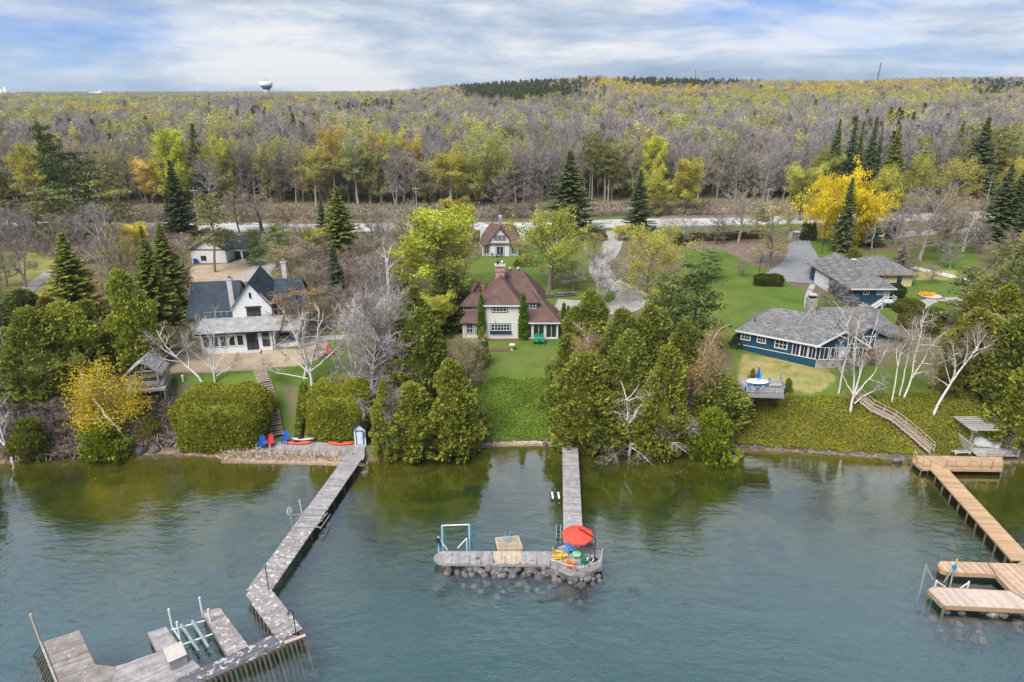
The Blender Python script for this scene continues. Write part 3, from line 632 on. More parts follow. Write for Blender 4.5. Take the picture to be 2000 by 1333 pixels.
# ------------------------------------------------------------------ blue house
H = thing('blue_house', 'long low blue house with weathered grey shake roofs and white windows', 'house', (42.2, 87.9, 7.5))
A = math.radians(-35); ca_, sa_ = math.cos(A), math.sin(A)
def tw_(p): return (42.2+p[0]*ca_-p[1]*sa_, 87.9+p[0]*sa_+p[1]*ca_, 7.5+p[2])
def rpart(b, name, mat, root, parent=None, smooth=False, label=None):
    b.v = [tw_(p) for p in b.v]; return part(b, name, mat, root, parent, smooth, label)
rpart(B().box(-10.8, 0, 0, 8.6, -1.2, 2.6), 'wall', BLUE, H)
rpart(B().box(-10.82, .02, -.05, 0, .32, .4), 'trim_band', TRIM, H)
roof_slabs(H, 'roof', [[(-11.4, -.5, 2.55), (.5, -.5, 2.55), (1.5, 4.3, 5.5), (-7.6, 4.3, 5.5)], [(.5, 9.1, 2.55), (-11.4, 9.1, 2.55), (-7.6, 4.3, 5.5), (1.5, 4.3, 5.5)], [(-11.4, 9.1, 2.55), (-11.4, -.5, 2.55), (-7.6, 4.3, 5.5)]], GREY_ROOF, .2, wpart=rpart)
rpart(B().box(-11.4, .4, -.58, -.5, 2.35, 2.57), 'gutter', TRIM, H)
f = Face(0, 0)
for u0, u1, n_ in ((-10.6, -9.2, 3), (-8.3, -7.0, 3), (-5.8, -4.0, 3)): window(H, f, u0, u1, 1.15 if u0 < -6 else .9, 2.25, n_, 2, fw=.12, wpart=rpart)
for u0 in (-3.35, -2.3, -1.2): window(H, f, u0, u0+1.05, .35, 2.2, 2, 1, fw=.1, wpart=rpart)
rpart(B().cyl((-9.3, 1.4, 3.4), (-9.3, 1.4, 4.3), .09), 'vent_pipe', DMETAL, H)
part(B().box(42.2, 48.6, 88.2, 97, 6.4, 10.1), 'sunroom_wall', BLUE, H)
b = B(); gable_wall(b, 42.2, 48.6, 88.0, 9.7, 10.1, 12.0, .2); part(b, 'gable_wall', BLUE, H)
part(B().box(42.15, 48.65, 87.85, 88.2, 6.3, 7.75), 'stone_base', STONE, H)
roof_slabs(H, 'sunroom_roof', [[(41.6, 87.5, 9.85), (45.4, 87.5, 12.15), (45.4, 97, 12.7), (41.6, 97, 9.85)], [(45.4, 87.5, 12.15), (49.2, 87.5, 9.85), (49.2, 97, 9.85), (45.4, 97, 12.7)]], GREY_ROOF, .18)
b = B()
for sx in (-1, 1): b.bar((45.4+sx*3.85, 87.44, 9.78), (45.4, 87.44, 12.1), .08, .26)
part(b, 'barge_board', TRIM, H)
f = Face(0, 88.0)
for u0 in (42.5, 43.95, 45.9, 47.2): window(H, f, u0, u0+1.3, 7.8, 9.65, 2, 1, fw=.11)
door(H, f, 45.3, 45.85, 7.4, 9.6, TRIM)
part(B().box(49.2, 56.2, 92.2, 100, 6.4, 10.2), 'wall', BLUE, H); part(B().box(51.9, 56.25, 92.1, 92.2, 6.4, 9.6), 'stone_facing', STONE, H)
b = B(); gable_wall(b, 48.9, 53.0, 91.9, 9.6, 10.1, 11.2, .3); part(b, 'gable_wall', BLUE, H)
roof_slabs(H, 'wing_roof', [[(48.3, 91.4, 9.9), (50.95, 91.4, 11.35), (53.2, 95.5, 12.9), (53.2, 98, 12.9), (48.3, 100.5, 9.9)], [(50.95, 91.4, 11.35), (53.4, 91.4, 10.1), (56.8, 91.6, 9.7), (53.2, 95.5, 12.9)], [(56.8, 91.6, 9.7), (56.8, 100.5, 9.7), (53.2, 98, 12.9), (53.2, 95.5, 12.9)], [(56.8, 100.5, 9.7), (48.3, 100.5, 9.9), (53.2, 98, 12.9)]], GREY_ROOF, .18)
window(H, Face(0, 91.9), 50.2, 52.1, 7.9, 9.9, 3, 1, fw=.1)
roof_slabs(H, 'link_roof', [[(45.4, 95.2, 12.2), (52.8, 95.2, 12.2), (52.8, 97.2, 12.6), (45.4, 97.2, 12.6)], [(45.4, 93, 10.4), (52, 93, 10.4), (52.8, 95.2, 12.2), (45.4, 95.2, 12.2)]], GREY_ROOF, .18)
c1 = part(B().box(43.4, 44.7, 95.6, 96.7, 9, 14.3), 'chimney', STONE, H, label='large stone chimney'); part(B().box(43.6, 44.5, 95.8, 96.5, 14.3, 14.7), 'flue', BLACK, H, c1); part(B().box(43.5, 44.6, 95.7, 96.6, 14.7, 14.9), 'chimney_cap', CONC, H, c1)
c1 = part(B().box(50.6, 51.5, 94.6, 95.5, 10, 13.5), 'chimney', STONE, H, label='small stone chimney'); part(B().lathe([(.15, 0), (.15, .35), (.22, .4)], (51.05, 95.05, 13.5), 8), 'flue', METAL, H, c1)
for k in range(6):
    p = ground(1490+k*20, 690+k*4.5); q = B(); q.lathe([(.35, -.1), (.5, .0), (.4, .14), (.1, .2)], (0, 0, 0), 7)
    o = q.build('edging_stone', STONE, None, (p.x, p.y-.2, p.z)); o.scale = (1.2, .8, 1); tag(o, 'flat edging stone in the bed along the front of the blue house', 'stone', 'edging stones of the blue house')

# ------------------------------------------------------------------ blue garage with the outside stair
H = thing('blue_garage', 'blue building with a grey hipped roof and white outside stairs', 'garage', (61.6, 121, 8.0))
part(B().box(58.4, 64.9, 112.8, 130, 6.8, 11.2), 'wall', BLUE, H)
roof_slabs(H, 'roof', hip(58.4, 64.9, 112.8, 130, 11.15, 13.9, (4.2, 3.0), 'y', .7), GREY_ROOF, .18)
part(B().box(57.7, 65.6, 112.02, 112.1, 10.95, 11.15), 'gutter', TRIM, H)
f = Face(0, 112.8); window(H, f, 60.3, 61.3, 9.9, 10.75, 2, 2, fw=.09); window(H, f, 62.6, 63.6, 9.9, 10.75, 2, 2, fw=.09)
door(H, f, 63.95, 64.7, 9.0, 10.95, CURT); door(H, f, 63.6, 64.5, 7.2, 8.3, TRIM)
part(B().box(63.2, 65.4, 111.4, 112.75, 8.8, 9.0), 'landing', TRIM, H)
b = B()
for x, z in ((63.25, 9.9), (65.35, 9.9)): b.box(x-.05, x+.05, 111.4, 111.5, 6.8, z)
b.box(63.2, 65.4, 111.4, 111.47, 9.85, 9.93).box(63.2, 65.4, 111.4, 111.47, 9.4, 9.48).box(65.32, 65.4, 111.5, 112.7, 9.85, 9.93).box(65.32, 65.4, 111.5, 112.7, 9.4, 9.48); part(b, 'railing', TRIM, H)
b = B().bar((63.2, 111.45, 8.8), (60.9, 111.45, 7.1), .08, .3).bar((63.2, 112.4, 8.8), (60.9, 112.4, 7.1), .08, .3); part(b, 'stair_stringer', TRIM, H)
part(B().bar((63.2, 111.42, 9.85), (61.0, 111.42, 8.2), .07).bar((63.2, 111.42, 9.4), (61.0, 111.42, 7.75), .06).bar((61.05, 111.42, 6.9), (61.05, 111.42, 8.25), .09), 'stair_rail', TRIM, H)
for i in range(8): part(B().box(60.95+i*.28, 61.25+i*.28, 111.5, 112.35, 7.15+i*.21, 7.2+i*.21), 'tread', TRIM, H)
part(B().box(58.2, 58.4, 121.5, 127.5, 7.6, 10.6).box(58.18, 58.2, 124.4, 124.6, 7.6, 10.6), 'garage_door', TRIM, H)
c1 = part(B().box(60.7, 61.1, 119.0, 119.4, 12.6, 14.5), 'chimney', METAL, H); part(B().box(60.6, 61.2, 118.9, 119.5, 14.5, 14.65), 'chimney_cap', TRIM, H, c1)

# ------------------------------------------------------------------ beige cottage
H = thing('beige_cottage', 'small beige cottage with a grey hipped roof right of the blue garage', 'cottage', (70.5, 129, 8.2))
part(B().box(66.2, 75.4, 124.6, 134, 7.2, 10.6), 'wall', BEIGE, H)
roof_slabs(H, 'roof', hip(66.2, 75.4, 124.6, 134, 10.55, 12.9, (4.2, 4.6), 'x', .7), GREY_ROOF, .16)
part(B().box(65.5, 76.1, 123.83, 123.9, 10.35, 10.55), 'gutter', M('copper gutter', (.30, .17, .12), .6, .1), H)
f = Face(0, 124.6); door(H, f, 72.4, 73.4, 8.3, 10.4, TEAL, glass=True); window(H, f, 69.0, 70.0, 9.3, 10.2, 2, 1, fw=.08)
p = Vector((68.6, 122.4, 8.1)); o = thing('service_mast', 'thin grey service mast in front of the beige cottage', 'mast', p); B().cyl((0, 0, 0), (0, 0, 6.0), .05, 6).build('pole', METAL, o); B().bar((-.3, 0, 5.8), (.3, 0, 5.8), .05).build('crossbar', METAL, o)

# ------------------------------------------------------------------ house end at the far right
H = thing('green_outbuilding', 'grey-green outbuilding half hidden at the right picture edge', 'outbuilding', (122, 150, 9))
part(B().box(118.5, 126, 149, 156, 8, 11.6), 'wall', M('grey green boards', (.10, .17, .17), .7, .1), H)
roof_slabs(H, 'roof', [[(117.9, 148.4, 11.5), (126.6, 148.4, 11.5), (126.6, 152.5, 13.4), (117.9, 152.5, 13.4)], [(126.6, 156.6, 11.5), (117.9, 156.6, 11.5), (117.9, 152.5, 13.4), (126.6, 152.5, 13.4)]], GREY_ROOF)
window(H, Face(0, 149), 119.4, 120.6, 9.3, 10.8, 2, 1, fw=.1)

# ------------------------------------------------------------------ pavilion on the left bank
n0, n1 = at(275, 708, 10.3), at(291.5, 687, 10.3)
ax = (n1-n0); ax.z = 0; LR = 3.3; ax.normalize(); sd = Vector((ax.y, -ax.x, 0)); mid = n0+ax*LR/2
PZ = 6.75; H = thing('garden_pavilion', 'open timber pavilion with a lichened shingle roof on the left bank', 'pavilion', (mid.x, mid.y, PZ-.9), math.atan2(ax.y, ax.x)-math.pi/2)
GW = M('weathered timber', (.30, .29, .29), .9, .25, 3, .3, 12, stretch=(1, 1, .3))
roof_slabs(H, 'roof', [[(0, -1.9, 4.55), (2.3, -1.9, 2.75), (2.3, 1.9, 2.75), (0, 1.9, 4.55)], [(-2.3, -1.9, 2.75), (0, -1.9, 4.55), (0, 1.9, 4.55), (-2.3, 1.9, 2.75)]], MOSSY_ROOF, .12, wpart=lpart)
for x in (-1.6, 1.6):
    for y in (-1.5, 1.5): lpart(B().box(x-.08, x+.08, y-.08, y+.08, -.2, 3.25), 'post', GW, H)
for y in (-1.5, 1.5):
    lpart(B().box(-1.9, 1.9, y-.07, y+.07, 3.05, 3.2), 'tie_beam', GW, H); lpart(B().box(-.07, .07, y-.06, y+.06, 3.2, 4.35), 'king_post', GW, H)
for x in (-1.6, 1.6): lpart(B().box(x-.06, x+.06, -1.8, 1.8, 3.2, 3.34), 'plate_beam', GW, H)
for i in range(16): lpart(B().box(-2.4+i*.3, -2.4+i*.3+.285, -2.1, 2.1, .78, .84), 'deck_board', GW, H)
lpart(B().box(-2.4, 2.4, -2.15, -2.05, .5, .78).box(-2.4, 2.4, 2.05, 2.15, .5, .78).box(-2.2, -2.1, -2, 2, -2, .78).box(2.1, 2.2, -2, 2, -2, .78), 'deck_frame', GW, H)
for x, a_, b_ in ((-1.5, -1.4, 1.4), (1.9, -1.6, 1.6)):
    s_ = 1 if x > 0 else -1
    bk = lpart(B().box(x-.25, x+.25, a_, b_, 1.22, 1.28), 'bench_seat', GW, H)
    for k in range(3): lpart(B().box(x+s_*.3-.03, x+s_*.3+.03, a_, b_, 1.42+k*.2, 1.54+k*.2), 'bench_slat', GW, H)
lpart(B().box(-1.4, 1.4, -1.75, -1.35, 1.22, 1.28), 'bench_seat', GW, H)
for k in range(3): lpart(B().box(-1.5, 1.6, -1.86, -1.80, 1.36+k*.17, 1.48+k*.17), 'bench_slat', GW, H)

# ------------------------------------------------------------------ boat shed by the left dock
p0, p1 = at(693, 868, .95), at(716, 866, .95)
H = thing('boat_shed', 'tiny white shed with navy trim at the foot of the left dock', 'shed', (p0.x, p0.y, .95))
W_ = p1.x-p0.x
b = B(); gable_wall(b, 0, W_, 0, -.3, 2.1, 2.75, .1); lpart(b, 'front_wall', M('pale blue boards', (.62, .70, .78), .6, .05), H)
lpart(B().box(0, .08, .1, 1.9, -.3, 2.1).box(W_-.08, W_, .1, 1.9, -.3, 2.1), 'side_wall', NAVY, H)
roof_slabs(H, 'roof', [[(-.15, -.2, 2.05), (W_/2, -.2, 2.9), (W_/2, 2.1, 2.9), (-.15, 2.1, 2.05)], [(W_/2, -.2, 2.9), (W_+.15, -.2, 2.05), (W_+.15, 2.1, 2.05), (W_/2, 2.1, 2.9)]], DARK_ROOF, .08, wpart=lpart)
door(H, Face(0, 0), .3, 1.1, .02, 1.85, M('pale blue door', (.55, .66, .78), .55, .04), NAVY, wpart=lpart)
window(H, Face(0, 0), 1.3, W_-.08, .95, 1.75, 1, 1, frame=NAVY, fw=.05, wpart=lpart)
# ------------------------------------------------------------------ docks
rg = random.Random(9)
WOODG = M('grey dock board', (.29, .275, .285), .85, .24, 1.6, .25, 10, rnd=.16, coords='World', patch=((.46, .45, .45), 3.2, .62))
WOODS = M('stained dock board', (.27, .245, .245), .85, .25, 1.6, .25, 10, rnd=.16, coords='World', patch=((.60, .59, .58), 2.6, .565))
WOODD = M('wet dark board', (.12, .115, .13), .6, .35, 1.2, .25, 10, rnd=.25, coords='World', patch=((.44, .43, .45), 1.8, .55))
WOODB = M('mossy board', (.235, .21, .20), .8, .3, 1.3, .25, 10, rnd=.2, coords='World', patch=((.60, .58, .55), 3., .66))
WOODN = M('new cedar board', (.44, .29, .18), .75, .18, 2.4, .2, 10, rnd=.18)
WOODP = M('pale cedar board', (.50, .41, .35), .75, .14, 2.4, .2, 10, rnd=.14)
WOODT = M('tan plank', (.48, .39, .30), .8, .2, 2.2, .2, 10, rnd=.15)
BEAM = M('dock beam', (.17, .14, .12), .9, .3, 2, .3, 8)
PILE = M('pile', (.16, .145, .12), .9, .3, 2, .3, 8)
GALGAE = M('slimy slat', (.085, .072, .035), .8, .4, 1.5, .3, 8, rnd=.25, patch=((.05, .055, .05), 1.5, .52))
WHITEP = M('white pipe', (.66, .68, .70), .45, .05, 5)
def board_mesh(L, w, t=.05):
    b = B().box(-L/2, L/2, -w/2, w/2, -t, 0); return b.mesh('board')
def strip(root, p, q, width, mat, pitch=.21, z=None, name='plank', jit=.02):
    """planks laid across a walkway from p to q (root-local, flat)"""
    p = Vector(p); q = Vector(q); d = q-p; L = d.length; n = max(1, round(L/pitch)); me_ = board_mesh(width, L/n*.955)
    me_.materials.append(mat); ang = math.atan2(d.y, d.x)+math.pi/2
    for i in range(n):
        c = p+d*((i+.5)/n); o = bpy.data.objects.new(name, me_); COL.objects.link(o); o.parent = root
        o.location = c+Vector((rg.uniform(-jit, jit), rg.uniform(-jit, jit), rg.uniform(-.008, .008))); o.rotation_euler = (rg.uniform(-.006, .006), 0, ang+rg.uniform(-.006, .006))
def fill(root, poly, ang, mat, pitch=.21, z=0., name='plank', mats=None):
    """planks running at angle ang, cut to the outline"""
    c, s_ = math.cos(ang), math.sin(ang); R_ = [(x*c+y*s_, -x*s_+y*c) for x, y in poly]
    y0 = min(p[1] for p in R_); y1 = max(p[1] for p in R_); n = max(1, round((y1-y0)/pitch)); h = (y1-y0)/n
    for i in range(n):
        def cut(yy):
            xs = []
            for (ax_, ay), (bx, by) in zip(R_, R_[1:]+R_[:1]):
                if (ay > yy) != (by > yy): xs.append(ax_+(bx-ax_)*(yy-ay)/(by-ay))
            return sorted(xs)
        a_, b_ = cut(y0+h*i+h*.08), cut(y0+h*(i+1)-h*.08)
        if len(a_) < 2 or len(a_) != len(b_): continue
        for k in range(0, len(a_)-1, 2):
            ya, yb = y0+h*i+h*.025, y0+h*(i+1)-h*.025
            pts_ = [(a_[k], ya), (a_[k+1], ya), (b_[k+1], yb), (b_[k], yb)]
            if max(abs(a_[k+1]-a_[k]), abs(b_[k+1]-b_[k])) < .1: continue
            zz_ = z+rg.uniform(-.008, .008)
            q = B().prism([(x*c-y*s_, x*s_+y*c) for x, y in pts_], zz_-.05, zz_); q.build(name, (mats[i % len(mats)] if mats else mat), root)
def pxl(root, pts, z=.8): return [(at(x, y, z)-Vector(root.location)).to_2d()[:] for x, y in pts]
def loc(root, px, py, z=.8): v = at(px, py, z)-Vector(root.location); v.z = 0; return v
def skirt(root, poly, z0, z1, mat, name='edge_beam', t=.08):
    for i in range(len(poly)):
        a_, b_ = Vector((*poly[i], 0)), Vector((*poly[(i+1) % len(poly)], 0))
        if (b_-a_).length < .15: continue
        B().bar(a_+Vector((0, 0, (z0+z1)/2)), b_+Vector((0, 0, (z0+z1)/2)), t, z1-z0).build(name, mat, root)
def piles(root, pts, z0=-4.4, z1=-.1, r=.1, mat=None):
    for x, y in pts: B().cyl((x, y, z0), (x, y, z1), r, 7).build('pile', mat or PILE, root)

# --- left dock
D = thing('left_dock', 'long grey zigzag dock with a wide crib end at the left', 'dock', (-24, 50, .8)); D.name = 'zigzag_dock'
a_, b_, c_ = loc(D, 691, 893), loc(D, 504, 1156), loc(D, 568, 1240)
mid_ = a_.lerp(b_, .62)
strip(D, a_, mid_, 2.25, WOODG); strip(D, mid_, b_, 2.25, WOODS)
strip(D, b_+(c_-b_).normalized()*.9, c_, 2.05, WOODS)
fill(D, pxl(D, [(480, 1163), (500, 1183), (537, 1163), (527, 1148), (495, 1142)]), .6, WOODS, z=-.012)
for sgn in (-1, 1):
    for p, q, w in ((a_, b_, 2.25), (b_, c_, 2.05)):
        d = (q-p).normalized(); n_ = Vector((-d.y, d.x, 0))*(w/2-.1)*sgn
        B().bar(p+n_+Vector((0, 0, -.16)), q+n_+Vector((0, 0, -.16)), .1, .2).build('stringer', BEAM, D)
        for k in range(1, 8): pp = p.lerp(q, k/8)+n_; piles(D, [(pp.x, pp.y)])
b1 = pxl(D, [(597, 1243), (538, 1238), (393, 1305), (330, 1333), (250, 1366), (150, 1400), (245, 1400), (345, 1333)])
band = pxl(D, [(597, 1243), (538, 1238), (300, 1348), (215, 1388), (270, 1388)]); dirb = (Vector(band[0])-Vector(band[4])); ab = math.atan2(dirb.y, dirb.x)
fill(D, band, ab, WOODD)
inner = pxl(D, [(393, 1305), (300, 1348), (215, 1388), (110, 1388), (186, 1299), (228, 1303), (307, 1273), (350, 1262)])
fill(D, inner, ab, WOODG, z=-.004)
lf = pxl(D, [(155, 1231), (79, 1256), (109, 1333), (132, 1388), (212, 1352), (228, 1303), (186, 1298)]); dl_ = Vector(lf[0])-Vector(lf[1])
fill(D, lf, math.atan2(dl_.y, dl_.x), WOODB, z=.004)
f1 = pxl(D, [(394, 1195), (429, 1187), (486, 1263), (445, 1282)]); dl_ = Vector(f1[1])-Vector(f1[0]); fill(D, f1, math.atan2(dl_.y, dl_.x), WOODS, z=.004)
f2 = pxl(D, [(288, 1236), (324, 1224), (352, 1263), (307, 1274)]); dl_ = Vector(f2[1])-Vector(f2[0]); fill(D, f2, math.atan2(dl_.y, dl_.x), WOODG, z=.004)
for pl in (band, lf, f1, f2): skirt(D, pl, -.5, -.06, BEAM); piles(D, [((p[0]*.94+sum(q[0] for q in pl)/len(pl)*.06), (p[1]*.94+sum(q[1] for q in pl)/len(pl)*.06)) for p in pl])
e0, e1 = Vector((*band[0], 0)), Vector((*band[4], 0)); n_ = Vector((dirb.y, -dirb.x, 0)).normalized(); sl = B().bar((0, 0, 0), (2.0, 0, -2.6), .16, .07).mesh('slat'); sl.materials.append(GALGAE)
for i in range(34):
    p = e0.lerp(e1, (i+.5)/34); o = bpy.data.objects.new('slat', sl); COL.objects.link(o); o.parent = D; o.location = p+Vector((0, 0, .06)); o.rotation_euler = (0, rg.uniform(-.04, .04), math.atan2(n_.y, n_.x)+rg.uniform(-.04, .04)); o.scale = (rg.uniform(.9, 1.1), 1, 1)
e0, e1 = Vector((*lf[1], 0)), Vector((*lf[3], 0)); dd_ = (e1-e0).normalized(); n_ = Vector((dd_.y, -dd_.x, 0)); n_ = n_ if n_.x < 0 else -n_
for i in range(20):
    p = e0.lerp(e1, (i+.5)/20); o = bpy.data.objects.new('slat', sl); COL.objects.link(o); o.parent = D; o.location = p+Vector((0, 0, .02)); o.rotation_euler = (0, rg.uniform(-.04, .04), math.atan2(n_.y, n_.x)+rg.uniform(-.04, .04))
B().bar(loc(D, 556, 1258)+Vector((0, 0, .1)), loc(D, 597, 1243)+Vector((0, 0, .1)), .26, .12).build('bumper_board', WOODP, D)
B().bar(e0+Vector((0, 0, .06)), e1+Vector((0, 0, .06)), .14, .14).build('bumper_log', WOODG, D)
# things on it
p = at(350, 1302, .82); o = thing('dock_box', 'grey wooden storage box on the wide end of the left dock', 'box', p, ab+.05)
B().box(-.62, .62, -.1, 1.5, 0, .85).build('body', WOODG, o); B().box(-.68, .68, -.16, 1.56, .86, .93).build('lid', M('box lid', (.50, .45, .42), .85, .15, 2), o)
def pole(name, label, px, py, top, r, mat, cat='post', lean=(0, 0), z=.8, grp=None):
    p = at(px, py, z); h = top_z(p, top)-z; o = B().cyl((0, 0, -.3), (lean[0], lean[1], h), r, 8).build(name, mat, None, p); return tag(o, label, cat, grp)
pole('mooring_pole', 'tall pale mooring pole at the outer left corner of the crib', 80, 1255, 1200, .09, WOODT, lean=(-.15, 0))
def lamp(px, py, top, label, z=.8, hook=True):
    p = at(px, py, z); h = top_z(p, top)-z; o = thing('dock_lamp', label, 'lamp', p)
    B().cyl((0, 0, 0), (0, 0, h), .04, 7).build('pole', DMETAL, o)
    if hook: B().path([(0, 0, h), (-.1, 0, h+.12), (-.3, 0, h+.14), (-.4, 0, h-.05)], .025).build('arm', DMETAL, o); B().lathe([(.05, .0), (.16, -.12), (.15, -.26), (.05, -.3)][::-1], (-.4, 0, h), 8).build('lantern', M('lantern', (.10, .12, .14), .3, .1), o)
    else: B().lathe([(.1, 0), (.13, .12), (.03, .22)], (0, 0, h), 8).build('lantern', M('blue lantern', (.10, .16, .30), .3, .1), o)
lamp(579, 1246, 1195, 'black hook lamp at the outer right corner of the left dock'); lamp(525, 1152, 1106, 'slim dark lamp post at the bend of the left dock', hook=False)
# boat lift between the fingers
o = thing('boat_lift', 'white boat lift with upright poles between the dock fingers', 'boat lift', at(400, 1235, .3))
def lp(px, py, z=.3): return at(px, py, z)-Vector(o.location)
for (x, y), t in (((337, 1226), 1190), ((353, 1252), 1215), ((397, 1205), 1167), ((413, 1224), 1190)):
    q = at(x, y, .3); B().cyl(lp(x, y), lp(x, y)+Vector((0, 0, top_z(q, t)-.3)), .09, 8).build('guide_pole', WHITEP, o)
for p_, q_ in (((330, 1232), (420, 1207)), ((350, 1262), (425, 1235)), ((337, 1226), (353, 1252)), ((397, 1205), (413, 1224))): B().cyl(lp(*p_), lp(*q_), .07, 7).build('cross_rail', WHITEP, o)
for p_, q_ in (((353, 1220), (388, 1273)), ((375, 1213), (407, 1265))): B().bar(lp(*p_, .45), lp(*q_, .45), .2, .16).build('bunk', METAL, o)
B().cyl(lp(371, 1290, -.6), lp(440, 1266, -.6), .06, 7).build('cable', GALGAE, o)
# rail lift that straddles the walkway
o = thing('rail_lift', 'galvanised rail lift with a hand wheel straddling the left walkway', 'boat lift', at(606, 1010, .85))
for p_, q_ in (((572, 1030), (598, 993)), ((576, 1032), (602, 996)), ((614, 1032), (640, 1002)), ((625, 1034), (645, 1005))): B().bar(lp(*p_, .8), lp(*q_, .8), .07).build('side_rail', METAL, o)
for p_, q_ in (((572, 1030), (626, 1030)), ((583, 1017), (630, 1018)), ((589, 1006), (638, 1006)), ((598, 995), (641, 996))): B().bar(lp(*p_, .9), lp(*q_, .9), .08).build('cross_bar', METAL, o)
q = lp(571, 1031); B().cyl(q, q+Vector((-.1, .2, 1.8)), .05, 7).build('mast', METAL, o); B().cyl(lp(590, 1004), lp(590, 1004)+Vector((-.1, 0, 1.7)), .06, 7).build('guide_pole', WHITEP, o)
w_ = B(); c0 = q+Vector((-.15, .2, 1.9))
w_.path([c0+Vector((math.cos(t)*.1, math.cos(t)*.42, math.sin(t)*.45)) for t in np.linspace(0, 6.283, 15)], .035)
for k in range(3): t = k*math.pi/3; v = Vector((math.cos(t)*.1, math.cos(t)*.42, math.sin(t)*.45)); w_.cyl(c0-v, c0+v, .02, 5)
w_.build('hand_wheel', WHITEP, o); B().bar(q+Vector((0, .1, .5)), q+Vector((.9, .4, 1.4)), .05).bar(q+Vector((-.1, .2, 1.4)), q+Vector((.9, .4, 1.4)), .05).build('brace', METAL, o)
# deck at the foot of the left dock
K = thing('shore_deck', 'low grey deck along the left beach below the clipped hedges', 'deck', (-24, 75.5, .9))
dk = pxl(K, [(502, 880), (712, 886), (712, 872), (690, 866), (520, 862), (505, 868)], .9)
fill(K, dk, math.pi/2, WOODG, .26); skirt(K, dk, -.55, -.06, WOODT); piles(K, [dk[0], dk[1], dk[2], dk[5]], -2)
for i in range(8):
    p = loc(K, 502+i*26.5, 881+i*.8, .9); B().box(p.x-.05, p.x+.05, p.y-.05, p.y+.05, -.5, .95).build('rail_post', WOODT, K)
B().box(loc(K, 662, 890, .9).x, loc(K, 712, 890, .9).x, loc(K, 690, 897, .9).y, loc(K, 690, 888, .9).y, -.16, -.06).build('step', WOODG, K)

# --- middle dock and its island
D = thing('island_dock', 'straight grey dock ending in a boulder-edged wooden island', 'dock', (2, 56, .8))
a_, b_ = loc(D, 1113, 862), loc(D, 1120, 1062); strip(D, a_, b_, 1.95, WOODG, .24)
for sx in (-.85, .85):
    B().bar(a_+Vector((sx, 0, -.16)), b_+Vector((sx, 0, -.16)), .1, .2).build('stringer', BEAM, D)
    for k in range(9): pp = a_.lerp(b_, k/8.5)+Vector((sx, 0, 0)); piles(D, [(pp.x, pp.y)], -3)
isl = pxl(D, [(861, 1077), (1080, 1077), (1075, 1103), (870, 1100), (856, 1098), (847, 1091), (850, 1084)])
rep = pxl(D, [(963, 1077), (1017, 1077), (1017, 1102), (963, 1101)])
lft = pxl(D, [(861, 1077), (963, 1077), (963, 1101), (870, 1100), (856, 1098), (847, 1091), (850, 1084)]); rgt = pxl(D, [(1017, 1077), (1080, 1077), (1075, 1103), (1017, 1102)])
fill(D, lft, math.pi/2, WOODG, .24); fill(D, rgt, math.pi/2, WOODG, .24); fill(D, rep, math.pi/2, WOODT, .24, z=.01)
octo = pxl(D, [(1080, 1076), (1100, 1064), (1158, 1063), (1174, 1076), (1177, 1105), (1142, 1121), (1120, 1122), (1075, 1103)]); fill(D, octo, 0.0, WOODB, .22, z=.006, mats=[WOODG, WOODB, WOODG])
skirt(D, isl, -.3, -.06, WOODG); skirt(D, octo, -.35, -.06, WOODG)
cr = [(p[0]*.96, p[1]*.9-.0) for p in isl]
B().prism([(x*.97, y*.8-.1) for x, y in reversed(isl)], -3.2, -.42).build('crib', BEAM, D); B().prism([(4.6+(x-4.6)*.86, -1.2+(y+1.2)*.86) for x, y in reversed(octo)], -3.2, -.47).build('crib', BEAM, D)
rl = []
for px, py in ((917, 1101), (938, 1102), (986, 1102), (1007, 1103), (1028, 1103), (1048, 1104), (1074, 1105), (1088, 1111), (1124, 1121), (1141, 1121), (1147, 1118), (1174, 1107), (1176, 1085)):
    p = loc(D, px, py); B().cyl((p.x, p.y, -.1), (p.x, p.y, .95), .04, 6).build('rail_post', WOODG, D); rl.append(p)
for p, q in zip(rl[6:], rl[7:]):
    B().path([p+(q-p)*t+Vector((0, 0, .85-.9*t*(1-t)*.5)) for t in np.linspace(0, 1, 5)], .025, 5).build('rope', WHITEP, D)

def adirondack(name, label, mat, p, rz, group=None):
    """wide-armed slatted chair; front faces local -y"""
    o = thing(name, label, 'chair', p, rz, group)
    b = B()
    for k in range(5): b.box(-.27, .27, -.28+k*.115, -.185+k*.115, .36-k*.03, .385-k*.03)
    b.build('seat', mat, o); b = B()
    for k in range(5):
        x = -.25+k*.1; h = .78+.16*(1-abs(k-2)/2.2)
        b.bar((x+.05, .20, .24), (x*1.25+.06, .20+.36*h, .24+h), .088, .022, up=(0, -1, .4))
    b.bar((-.28, .33, .62), (.3, .33, .62), .03, .06).build('backrest', mat, o)
    for s in (-1, 1):
        B().box(s*.36-.07, s*.36+.07, -.36, .34, .55, .58).build('armrest', mat, o)
        B().box(s*.30-.03, s*.30+.03, -.34, -.24, 0, .55).build('leg', mat, o)
        B().bar((s*.30, -.26, .33), (s*.30, .55, .04), .04, .12).build('leg', mat, o)
    return o
def paint(n, c): return M(n, c, .5, .06, 5)
adirondack('adirondack_chair', 'yellow slatted armchair on the island dock', paint('yellow paint', (.80, .50, .02)), at(1090, 1091, .82), math.radians(80))
adirondack('adirondack_chair', 'orange slatted armchair on the island dock', paint('orange paint', (.85, .27, .05)), at(1113, 1107, .82), math.radians(168))
adirondack('adirondack_chair', 'dark green slatted armchair on the island dock', paint('green paint', (.005, .16, .07)), at(1142, 1101, .82), math.radians(-105))
adirondack('adirondack_chair', 'sky blue slatted armchair under the red parasol', paint('sky paint', (.10, .32, .72)), at(1113, 1079, .82), math.radians(20))
